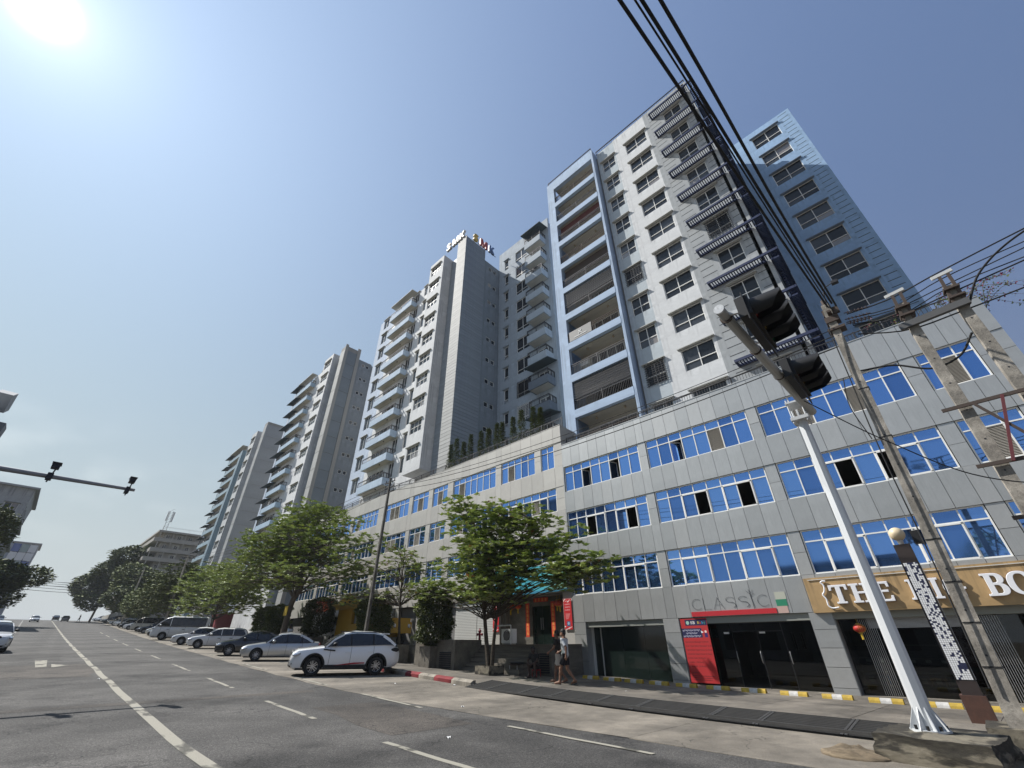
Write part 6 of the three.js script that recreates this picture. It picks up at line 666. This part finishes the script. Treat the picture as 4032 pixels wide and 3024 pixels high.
clumpTree('street_tree', 'leafy tree on the opposite corner mirrored in the low windows', -9.5, -3, .3, 3.6, [[0, 6.6, 0, 2.6, 2.4, 2.6], [0, 5, 1.6, 2, 1.6, 2], [0, 5.4, -2, 2.2, 1.8, 2.2]], .4, 500, .8, 'trees on the opposite side');
function palm(X, Z, h, label) { const y = G(X, Z), t = thing('palm_tree', label, 'tree', X, y, Z, 0, 'palms behind the far trees'), off = bof(t), w = new MB(off), L = new Leaves(off); limb(w, [W3(X, y, Z), W3(X + .5, y + h * .5, Z), W3(X + .2, y + h, Z)], .3, .18); for (let i = 0; i < 13; i++) { const a = i * TAU / 13 + R(-.2, .2), e = R(-.1, .9); for (let k = 1; k < 16; k++) { const s = k / 16, p = W3(X + .2 + Math.cos(a) * s * 3.6, y + h + e * s * 3 - 2.6 * s * s, Z + Math.sin(a) * s * 3.6); for (const sd of [-1, 1]) L.leaf(p, V3(-Math.sin(a) * sd + Math.cos(a) * .5, -.35, -(Math.cos(a) * sd + Math.sin(a) * .5)), V3(0, 1, 0), 1.1 * (1.15 - s * .6), .16, green(.55)); } } w.mesh('trunk', M.barkDark, t); L.mesh('crown', LMfar, t); }
palm(15, 186, 19, 'palm showing above the tall dark tree at the rise'); palm(20.5, 172, 17, 'palm between the dark tree and the old flats');
// clipped columnar shrubs in the planters
function shrub(X, Z, y, w, h, label, k = 1) { const t = thing('clipped_shrub', label, 'shrub', X, y, Z, 0, 'clipped shrubs in planters'), off = bof(t), b = new MB(off), L = new Leaves(off); limb(b, [W3(X, y, Z), W3(X + .05, y + h * .4, Z), W3(X, y + h * .8, Z)], .05, .02); for (let i = 0; i < 9000; i++) { const v = rnd(), a = R(0, TAU), prof = Math.min(1, v * 7) * Math.min(1, (1 - v) * 9) * (1 + .16 * Math.sin(a * 3 + v * 9) + .1 * Math.sin(v * 23 + a * 2)), r = w / 2 * prof * Math.pow(R(.25, 1), .45); const p = W3(X + Math.cos(a) * r, y + .1 + v * h, Z + Math.sin(a) * r * 1.1); const d = V3(Math.cos(a), R(-.3, .8), -Math.sin(a)).add(rv().multiplyScalar(.7)); L.leaf(p, d, rv().setY(1), R(.12, .2), R(.07, .1), green(.5 * k)); } b.mesh('stem', M.barkDark, t); L.mesh('foliage', LM, t); }
shrub(16.2, 21.65, 1.4, 1.75, 2.65, 'dense dark shrub clipped into a column, nearest the terrace steps'); shrub(16.9, 29.4, 1.7, 2.1, 2.6, 'dense clipped shrub in front of the yellow food van', 1.1); shrub(17.2, 38.6, 2.1, 2.3, 2.8, 'dark clipped shrub beside the small white truck', .75); shrub(17.6, 48.5, 2.4, 2, 2.5, 'bright clipped shrub behind the white estate car', 1.6); shrub(17.8, 52.5, 2.5, 2, 2.4, 'farthest clipped shrub behind the white estate car', 1.4);
// potted conifers along the roof edge
[[28, 1.5], [27.2, 1.9], [26.2, 1.2], [25.3, 1.65], [24, 1.5], [23.1, 1.5], [22.1, 1.6], [21.5, 1.5], [20.3, 1.5], [19.4, 1.8], [18.2, 1.6], [17.5, 1.3]].forEach(([Z, h], i) => { const X = 21.25, y = 13.6, t = thing('potted_conifer', 'dark potted conifer behind the roof railing of the tiled block', 'conifer', X, y, Z, 0, 'potted conifers on the roof'), off = bof(t), b = new MB(off), L = new Leaves(off); b.rod(W3(X, y, Z), W3(X, y + .5, Z), .2, .26, 12); b.mesh('pot', mat([.2, .09, .06], .8), t); new MB(off).rod(W3(X, y + .45, Z), W3(X, y + 1 + h, Z), .04, .01, 6).mesh('trunk', M.barkDark, t); const H = h + 1; for (let k = 0; k < 700; k++) { const v = Math.pow(rnd(), .8), tier = .65 + .35 * Math.sin(v * (i % 3 ? 34 : 22)), r = (1 - v) * .42 * (i === 9 || i === 1 ? 1.7 : 1) * tier + .05, a = R(0, TAU); L.leaf(W3(X + Math.cos(a) * r * rnd(), y + .7 + v * H, Z + Math.sin(a) * r * rnd()), V3(Math.cos(a), R(-.2, .6), -Math.sin(a)), V3(0, 1, 0), R(.12, .24), .06, green(.42)); } L.mesh('crown', LM, t); });
{ // bougainvillea at the roof corner
  const X = 21.2, y = 12.3, Z = -4.2, t = thing('bougainvillea', 'thorny bougainvillea with magenta bracts spilling over the roof corner', 'plant', X, y, Z), off = bof(t), b = new MB(off), L = new Leaves(off); for (let i = 0; i < 26; i++) { const a = W3(X + R(-.3, .6), y, Z + R(-1.0, 2.2)), d = W3(R(-.7, .3), R(.4, 1.6), R(-2.2, .8) - (i % 2 ? .8 : 0)), e = a.clone().add(d), m = a.clone().add(d.clone().multiplyScalar(.5)).add(V3(0, .5, 0)); e.y -= R(0, .9); limb(b, [a, m, e], .012, .004); const c = new THREE.CatmullRomCurve3([a, m, e]); for (let k = 0; k < 34; k++) { const p = c.getPoint(Math.pow(R(.05, 1), .8)), red = rnd() < .32; L.leaf(p.add(rv().multiplyScalar(.07)), rv(), rv().setY(.8), R(.06, .11), R(.045, .07), red ? [.22, .03, .07] : green(.7)); } } b.mesh('stems', M.barkDark, t); L.mesh('foliage', LM, t); }
// ---------- people ----------
// smooth union of tapered capsules, meshed on a grid
function sdfGeo(fn, lo, hi, res) { const size = Math.max(hi.x - lo.x, hi.y - lo.y, hi.z - lo.z) * 1.04, c = lo.clone().add(hi).multiplyScalar(.5), mc = new MarchingCubes(res, M.white, false, false, 90000); mc.isolation = 0; const h = res / 2, v = V3(0, 0, 0); let q = 0; for (let k = 0; k < res; k++) for (let j = 0; j < res; j++) for (let i = 0; i < res; i++, q++) { v.set(c.x + (i - h) / h * size / 2, c.y + (j - h) / h * size / 2, c.z + (k - h) / h * size / 2); mc.field[q] = -fn(v); } mc.update(); const n = mc.count ?? mc.geometry.drawRange.count; const p = new Float32Array(n * 3), nm = new Float32Array(n * 3); for (let i = 0; i < n; i++) { p[i * 3] = c.x + mc.positionArray[i * 3] * size / 2; p[i * 3 + 1] = c.y + mc.positionArray[i * 3 + 1] * size / 2; p[i * 3 + 2] = c.z + mc.positionArray[i * 3 + 2] * size / 2; } const g = new THREE.BufferGeometry(); g.setAttribute('position', new THREE.BufferAttribute(p, 3)); const E = .004, d = (a, b, e) => fn(V3(a, b, e)); for (let i = 0; i < n; i++) { const x = p[i * 3], y = p[i * 3 + 1], z = p[i * 3 + 2], a = V3(d(x + E, y, z) - d(x - E, y, z), d(x, y + E, z) - d(x, y - E, z), d(x, y, z + E) - d(x, y, z - E)).normalize(); nm.set([a.x, a.y, a.z], i * 3); } g.setAttribute('normal', new THREE.BufferAttribute(nm, 3)); return g; }
const cap = (a, b, ra, rb) => { const ab = b.clone().sub(a), l2 = ab.lengthSq() || 1e-9; return p => { const px = p.x - a.x, py = p.y - a.y, pz = p.z - a.z, t = clamp((px * ab.x + py * ab.y + pz * ab.z) / l2, 0, 1); return Math.hypot(px - ab.x * t, py - ab.y * t, pz - ab.z * t) - lerp(ra, rb, t); }; };
const ell = (c, rx, ry, rz) => p => { const x = (p.x - c.x) / rx, y = (p.y - c.y) / ry, z = (p.z - c.z) / rz, k = Math.hypot(x, y, z); return (k - 1) * Math.min(rx, ry, rz) * (k < .01 ? 1 : 1); };
const smin = (fs, k) => p => { let d = 1e3; for (const f of fs) { const e = f(p), h = clamp(.5 + .5 * (d - e) / k, 0, 1); d = d * (1 - h) + e * h - k * h * (1 - h); } return d; };
const vv = a => V3(a[0], a[1], a[2]);
// joints j: x ahead, y up, z to the figure's right
function person(label, X, Z, face, j, w) {
  const Q = n => Math.round(n * (w.q || 1)); const t = thing('person', label, 'person', X, G(X, Z) + .014, Z, Math.atan2(face[1], face[0])), J = {}; for (const k in j) J[k] = vv(j[k]); const sk = mat(w.skin, .65);
  const torso = [cap(J.pel, J.waist, .125, .115), cap(J.waist, J.chest, .115, .135), cap(vv([J.chest.x, J.chest.y + .02, J.chest.z - .1]), vv([J.chest.x, J.chest.y + .02, J.chest.z + .1]), .1, .1), cap(J.shL, J.shR, .065, .065), cap(vv([J.pel.x, J.pel.y - .02, J.pel.z - .07]), vv([J.pel.x, J.pel.y - .02, J.pel.z + .07]), .11, .11)];
  const arm = s => [cap(J['sh' + s], J['el' + s], .052, .041), cap(J['el' + s], J['wr' + s], .041, .027)], leg = s => [cap(J['hip' + s], J['kn' + s], .088, .056), cap(J['kn' + s], J['an' + s].clone().lerp(J['kn' + s], .65), .056, .058), cap(J['an' + s].clone().lerp(J['kn' + s], .65), J['an' + s], .058, .036)];
  const foot = s => [cap(J['an' + s], J['toe' + s], .042, .032), cap(J['an' + s].clone().add(V3(-.03, -.04, 0)), J['toe' + s], .036, .03)];
  const neck = cap(J.neck, J.head.clone().add(V3(0, -.06, 0)), .055, .05);
  const headF = smin([ell(J.head.clone().add(V3(-.008, .035, 0)), .098, .108, .078), ell(J.head.clone().add(V3(.022, -.05, 0)), .072, .075, .058), cap(J.head.clone().add(V3(.085, .0, 0)), J.head.clone().add(V3(.112, -.032, 0)), .012, .018), ell(J.head.clone().add(V3(-.005, -.012, .082)), .022, .034, .012), ell(J.head.clone().add(V3(-.005, -.012, -.082)), .022, .034, .012), ell(J.head.clone().add(V3(.088, -.072, 0)), .02, .012, .026)], .025);
  const hand = s => { const wv = J['wr' + s], d = wv.clone().sub(J['el' + s]).normalize(), sd = V3(0, 0, s === 'L' ? -1 : 1), f = V3(0, 0, 0).crossVectors(sd, d).normalize(), P = wv.clone().addScaledVector(d, .075), o = [cap(wv, P, .028, .034), cap(P.clone().addScaledVector(f, .022), P.clone().addScaledVector(f, -.022), .019, .019)]; [-.033, -.011, .011, .033].forEach((k, i) => { const r = P.clone().addScaledVector(f, -k * .9).addScaledVector(d, .012), l = [.07, .082, .078, .06][i], m = r.clone().addScaledVector(d, l * .5).addScaledVector(sd, -.008), e = m.clone().addScaledVector(d, l * .42).addScaledVector(sd, -.026); o.push(cap(r, m, .0095, .009), cap(m, e, .009, .0075)); }); const th = wv.clone().addScaledVector(d, .03).addScaledVector(f, .026); o.push(cap(th, th.clone().addScaledVector(d, .045).addScaledVector(f, .03), .012, .01), cap(th.clone().addScaledVector(d, .045).addScaledVector(f, .03), th.clone().addScaledVector(d, .075).addScaledVector(f, .032), .01, .008)); return o; };
  const box = (fs, pts, res, k, pad = .17) => { const lo = V3(1e3, 1e3, 1e3), hi = V3(-1e3, -1e3, -1e3); for (const p of pts) { lo.min(p); hi.max(p); } lo.subScalar(pad); hi.addScalar(pad); return sdfGeo(typeof fs === 'function' ? fs : smin(fs, k), lo, hi, res); };
  const all = [...torso, ...arm('L'), ...arm('R'), ...leg('L'), ...leg('R'), ...foot('L'), ...foot('R'), neck], bodyPts = Object.values(J);
  const parts = [box(all, bodyPts.filter(p => p !== J.head), Q(74), .035, .16), box(smin([headF, neck], .02), [J.head], Q(34), 0, .17), box(hand('L'), [J.wrL, J.wrL.clone().addScaledVector(J.wrL.clone().sub(J.elL).normalize(), .15)], Q(26), .012, .07), box(hand('R'), [J.wrR, J.wrR.clone().addScaledVector(J.wrR.clone().sub(J.elR).normalize(), .15)], Q(26), .012, .07)];
  const body = mk('body', mergeGeometries(parts), sk, t);
  const cut = (f, cuts) => p => { let d = f(p); for (const c of cuts) d = Math.max(d, c(p)); return d; }, plane = (o, n) => p => (p.x - o.x) * n.x + (p.y - o.y) * n.y + (p.z - o.z) * n.z, lim = (s, k) => { const a = J['sh' + s], b = J['el' + s], n = b.clone().sub(a).normalize(), o = a.clone().lerp(b, k); return plane(o, n); };
  const grow = (f, e) => p => f(p) - e, um = fs => smin(fs, .03);
  const hem = J.pel.y - (w.hem ?? .1); const sleeve = s => cut(um([cap(J['sh' + s], J['el' + s], .06, .058)]), [lim(s, w.sleeve ?? .62)]);
  const shirtF = cut(smin([grow(um(torso), .016), grow(sleeve('L'), .01), grow(sleeve('R'), .01)], .03), [plane(V3(0, hem, 0), V3(0, -1, 0)), plane(J.neck.clone().add(V3(0, -.015, 0)), V3(-.25, 1, 0).normalize())]);
  mk('shirt', box(shirtF, [J.pel, J.chest, J.shL, J.shR, J.elL, J.elR, J.neck], Q(60), 0, .2), mat(w.shirt, .85), t);
  const lg = (s, k) => { const a = J['hip' + s], b = J['kn' + s], n = b.clone().sub(a).normalize(), o = a.clone().lerp(b, k); return cut(cap(a, b, .108, .098), [plane(o, n)]); };
  const shorts = cut(smin([grow(um([torso[4], torso[0]]), .012), lg('L', w.leg ?? .8), lg('R', w.leg ?? .8)], .025), [plane(V3(0, J.waist.y - .05, 0), V3(0, 1, 0))]); mk('shorts', box(shorts, [J.pel, J.hipL, J.hipR, J.knL, J.knR], Q(50), 0, .2), mat(w.shorts, .9), t);
  const hairF = cut(grow(smin([ell(J.head.clone().add(V3(-.016, .05, 0)), .104, .1, .086), ell(J.head.clone().add(V3(-.045, -.01, 0)), .07, .085, .08)], .02), .006), [p => (p.x - J.head.x - .055) * .75 - (p.y - J.head.y - .035) * .9]); mk('hair', box(hairF, [J.head], Q(30), 0, .18), mat([.012, .01, .01], .7), t);
  for (const s of [-1, 1]) { const e = new MB(); e.ball(J.head.clone().add(V3(.086, .012, s * .032)), .011, .5, .6, 1, 8); e.mesh('eye', M.black, body); }
  if (w.shoe) for (const s of ['L', 'R']) { const a = J['an' + s], b = J['toe' + s], d = b.clone().sub(a); d.y = 0; d.normalize(); const g = new THREE.BoxGeometry(.27, .02, .095); const o = mk('sandal', g, mat(w.shoe, .8), t); const mid = a.clone().lerp(b, .5); o.position.set(mid.x, Math.min(a.y, b.y) - (w.drop ?? .045), mid.z); o.rotation.z = Math.atan2(b.y - a.y + .03, .2); o.rotation.y = -Math.atan2(d.z, d.x); }
  return t;
}
const walk = (lead, h = 1) => { const L = lead > 0; const q = { pel: [0, .95, 0], waist: [.005, 1.1, 0], chest: [.015, 1.3, 0], neck: [.02, 1.47, 0], head: [.05, 1.62, 0], shL: [.01, 1.41, -.18], shR: [.01, 1.41, .18], hipL: [0, .9, -.095], hipR: [0, .9, .095] }; const F = L ? 'L' : 'R', B = L ? 'R' : 'L', zf = L ? -1 : 1; q['kn' + F] = [.17, .5, zf * .09]; q['an' + F] = [.24, .09, zf * .085]; q['toe' + F] = [.42, .045, zf * .1]; q['kn' + B] = [-.02, .48, -zf * .09]; q['an' + B] = [-.3, .14, -zf * .085]; q['toe' + B] = [-.15, .045, -zf * .1]; q['el' + B] = [.1, 1.13, -zf * .25]; q['wr' + B] = [.3, 1.02, -zf * .22]; q['el' + F] = [-.14, 1.14, zf * .24]; q['wr' + F] = [-.12, .9, zf * .25]; for (const k in q) q[k] = q[k].map(v => v * h); return q; };
const f1 = [-.28, .96];
person('young man in a pale grey shirt and black shorts walking past the shops', 15.55, 12.1, f1, walk(1, 1.05), { skin: [.22, .11, .065], shirt: [.46, .48, .5], shorts: [.012, .012, .015], shoe: [.03, .03, .035], hem: .16, sleeve: .75, leg: .72 });
person('man in a black shirt and pale shorts walking just ahead of the grey-shirted man', 15.95, 12.75, f1, walk(-1, 1.03), { skin: [.16, .08, .05], shirt: [.015, .013, .013], shorts: [.42, .38, .33], shoe: [.02, .02, .02], hem: .12, sleeve: .6, leg: .8 });
person('person in dark clothes sitting on a low red stool beside the steps', 17.1, 15.0, [-.95, -.2], { pel: [0, .42, 0], waist: [.06, .56, 0], chest: [.15, .74, 0], neck: [.21, .9, 0], head: [.27, 1.04, 0], shL: [.17, .84, -.18], shR: [.17, .84, .18], hipL: [.03, .4, -.1], hipR: [.03, .4, .1], knL: [.42, .5, -.16], knR: [.42, .5, .16], anL: [.36, .09, -.15], anR: [.36, .09, .15], toeL: [.52, .045, -.18], toeR: [.52, .045, .18], elL: [.32, .62, -.24], elR: [.32, .62, .24], wrL: [.46, .52, -.08], wrR: [.46, .5, .08] }, { skin: [.07, .04, .03], shirt: [.02, .018, .018], shorts: [.03, .02, .022], shoe: [.02, .02, .02], hem: .05, leg: .95 });
{ const s = thing('plastic_stool', 'low red plastic stool under the seated person', 'stool', 17.1, .36, 15.0), m = mat([.3, .02, .02], .5); bx(s, 'seat', m, 16.95, 17.25, .6, .64, 14.85, 15.15); for (const [x, z] of [[16.97, 14.87], [17.23, 14.87], [16.97, 15.13], [17.23, 15.13]]) new MB(bof(s)).rod(W3(x, .36, z), W3(x, .61, z), .02, .015, 6).mesh('leg', m, s); }
person('man in a white shirt standing by the planters behind the parked saloons', 14.6, 37.2, [-.4, .9], walk(1, 1.02), { skin: [.12, .07, .05], shirt: [.6, .63, .68], shorts: [.03, .03, .04], shoe: [.02, .02, .02], leg: 1.0, q: .65 });
person('person crossing at the top of the rise beside the parked cars', 12.6, 186, [-.6, .6], walk(1, 1.05), { skin: [.1, .06, .04], shirt: [.1, .09, .06], shorts: [.05, .05, .06], shoe: [.02, .02, .02], leg: 1, q: .5 });
// litter on the road and a bird
[[3.0, 24.6], [-.4, 17.2], [6.7, 8.2], [15.5, 9.5], [11.3, 17.3], [12.9, 15.6], [9.6, 11.2]].forEach(([X, Z], i) => { const t = thing('paper_scrap', i < 3 ? 'small pale scrap of litter lying on the asphalt' : 'small pale scrap of litter lying near the drain', 'litter', X, G(X, Z) + .02, Z, i, i < 3 ? 'litter on the asphalt' : 'litter near the drain'); const g = new THREE.PlaneGeometry(.08, .05, 3, 2), p = g.attributes.position; for (let k = 0; k < p.count; k++) p.setZ(k, .02 * Math.sin(k * 2.3 + i)); g.rotateX(-PI / 2); g.computeVertexNormals(); mk('paper', g, M.white, t); });
{ const t = thing('bird', 'small dark bird gliding high in the clear sky', 'bird', 38, 46, 1.5); const b = new MB(); b.ball(V3(0, 0, 0), .12, 2.4, .8, .8, 8); const w = (s) => { const g = new THREE.BufferGeometry(); g.setAttribute('position', new THREE.Float32BufferAttribute([.15, 0, 0, -.12, 0, 0, .05, .14, s * .55, -.12, .12, s * .6, -.1, .1, s * .75], 3)); g.setAttribute('uv', new THREE.Float32BufferAttribute(new Float32Array(10), 2)); g.setIndex([0, 1, 2, 1, 3, 2, 2, 3, 4]); g.computeVertexNormals(); return g; }; b.mesh('body', M.black, t); mk('wing', w(1), M.black, t); mk('wing', w(-1), M.black, t); }
// ---------- far and opposite buildings ----------
{ // old flats with long open galleries
  const p = thing('old_flats', 'weathered old block of flats with dark galleries and an antenna mast', 'building', 26, 6, 168), dirty = paint([.42, .4, .36]), dark = dirty, Z0 = 165, x0 = 20.2, x1 = 34;
  bx(p, 'core', dirty, x0 + 1.2, x1, 6, 31, Z0 + 1.5, 196); const fl = [8.5, 11.3, 14.1, 16.9, 19.7, 22.5, 25.2, 28];
  fl.forEach((y, k) => { const e = k > 5 ? 0 : .9; bx(p, 'gallery_floor', dark, x0 - e - 1, x1, y, y + .28, Z0 - e, 196); bx(p, 'gallery_parapet', k % 2 ? dirty : dark, x0 - e - 1, x1, y + .28, y + 1.05, Z0 - e, Z0 - e + .15); bx(p, 'gallery_parapet', dark, x0 - e - 1, x0 - e - .85, y + .28, y + 1.05, Z0 - e + .16, 196); for (let i = 0; i < 4; i++) { const u = x0 + 2.2 + i * 2.9; bx(p, 'wall_panel', i % 2 ? paint([.56, .56, .53]) : dirty, u - .9, u + .9, y + .3, y + 2.5, Z0 + 1.38, Z0 + 1.48); twin(p, 'z', Z0 + 1.36, u - .45, u + .5, y + 1.0, y + 2.2, { n: 2, d: -.04, frame: M.frameGrey }); } for (let i = 0; i < 5; i++) bx(p, 'gallery_post', dark, x0 - e + i * 3.2, x0 - e + .2 + i * 3.2, y + .28, y + 2.8, Z0 - e + .02, Z0 - e + .22); });
  bx(p, 'roof', dark, x0 - .6, x1, 30.6, 31.1, Z0 - .4, 196); rail(p, 'z', Z0, x0, x1, 31.1, 1.1, M.frameGrey, .8); { const b = mbp(p); b.box(x0 + .2, x0 + .35, 31, 37, Z0 + 1, Z0 + 1.15).box(x0 + 1.0, x0 + 1.15, 31, 37, Z0 + 1, Z0 + 1.15); for (let y = 31.5; y < 37; y += .9) b.bar(W3(x0 + .27, y, Z0 + 1.07), W3(x0 + 1.07, y + .9, Z0 + 1.07), .07); b.box(x0 - .2, x0 + .1, 34, 36.8, Z0 + .8, Z0 + 1).box(x0 + 1.2, x0 + 1.6, 33.8, 36.8, Z0 + .8, Z0 + 1); b.mesh('antenna_mast', M.frameGrey, p); }
  const g = new THREE.CylinderGeometry(0, 3.4, 1.4, 4); g.rotateY(PI / 4); const o = mk('roof_cap', g, dark, p), q = bof(p); o.position.set(27 - q.x, 31.8 - q.y, -172 - q.z);
}
function block(label, X0, X1, Z0, Z1, y0, y1, wallM, o = {}) { const p = thing('apartment_block', label, 'building', (X0 + X1) / 2, y0, (Z0 + Z1) / 2, 0, o.group), n = Math.round((y1 - y0) / 3.1), rows = Array.from({ length: n }, (_, k) => [y0 + 1 + k * 3.1, y0 + 2.5 + k * 3.1]).filter(r => r[1] < y1 - .3); bx(p, 'core', wallM, X0, X1 - .25, y0 - 1, y1 - .1, Z0 + .25, Z1);
  const cz = [], cx = []; for (let z = Z0 + 1; z < Z1 - 2; z += 3.4) cz.push([z, z + 1.8]); for (let x = X1 - 2.6; x > X0 + .6; x -= 3.2) cx.push([x, x + 1.7]);
  // faces towards the road (+x) and down the street
  const b = mbp(p); let y = y0 - 1; for (const [r0, r1] of rows) { b.box(X1 - .24, X1, y, r0, Z0, Z1); let u = Z0; for (const [a, c] of cz) { b.box(X1 - .24, X1, r0, r1, u, a); u = c; } b.box(X1 - .24, X1, r0, r1, u, Z1); y = r1; } b.box(X1 - .24, X1, y, y1, Z0, Z1); b.mesh('wall', wallM, p); gridWall(p, 'wall', wallM, 'z', Z0, X0, X1 - .25, y0 - 1, y1, cx, rows);
  for (const [r0, r1] of rows) { for (const [a, c] of cx) twin(p, 'z', Z0, a, c, r0, r1, { frame: M.frameGrey, hood: o.hood }); for (const [a, c] of cz) { bx(p, 'window', M.darkGlass, X1 - .14, X1 - .1, r0, r1, a, c); if (o.slab) bx(p, 'balcony_slab', wallM, X1, X1 + o.slab, r0 - 1, r0 - .8, a - .6, c + .6); } }
  bx(p, 'roof', o.roof || wallM, X0 - .3, X1 + .5, y1, y1 + .3, Z0 - .5, Z1 + .3); return p; }
const gA = paint([.3, .31, .32]), gB = paint([.42, .43, .44]);
const bA = block('grey block on the opposite side whose shade fills the lower shop windows', -24, -9.2, 37, 60, 1, 20.4, gA, { slab: 1, group: 'blocks on the opposite side' }); { const a = bx(bA, 'roof_fin', gB, -9.4, -8.3, 20.8, 22.6, 58.6, 60.4); a.rotation.x = .5; bx(bA, 'canopy', gA, -9.2, -7.6, 18.4, 19.4, 58.4, 60.2); }
block('tall grey block with a jutting cornice behind the opposite trees', -20, -6.2, 110, 128, 4.4, 25, gB, { slab: .5, hood: gA, group: 'blocks on the opposite side' });
{ const p = block('distant pale block with a checkered tiled front', -17, -4.2, 230, 246, 9.6, 32.6, paint([.5, .51, .52]), { group: 'blocks on the opposite side' }); const cm = [mat([.3, .34, .38], .6), mat([.66, .67, .66], .6), mat([.12, .16, .34], .6), mat([.3, .36, .34], .6)]; for (let i = 0; i < 6; i++) for (let k = 0; k < 6; k++) bx(p, 'tile_panel', cm[(i * 3 + k * 5 + (i * k) % 3) % 4], -16.6 + i * 2.05, -14.7 + i * 2.05, 16.2 + k * 2.7, 18.7 + k * 2.7, 229.7, 229.9); }
block('low house on the opposite corner mirrored in the shop windows', -20, -10.5, 3, 12, 0, 7.6, gA, { group: 'blocks on the opposite side' });
block('pale shophouse on the opposite side beside the low house', -22, -10.5, 13.5, 24, 0, 6.4, gB, { group: 'blocks on the opposite side' });
renderer.render(scene, camera);
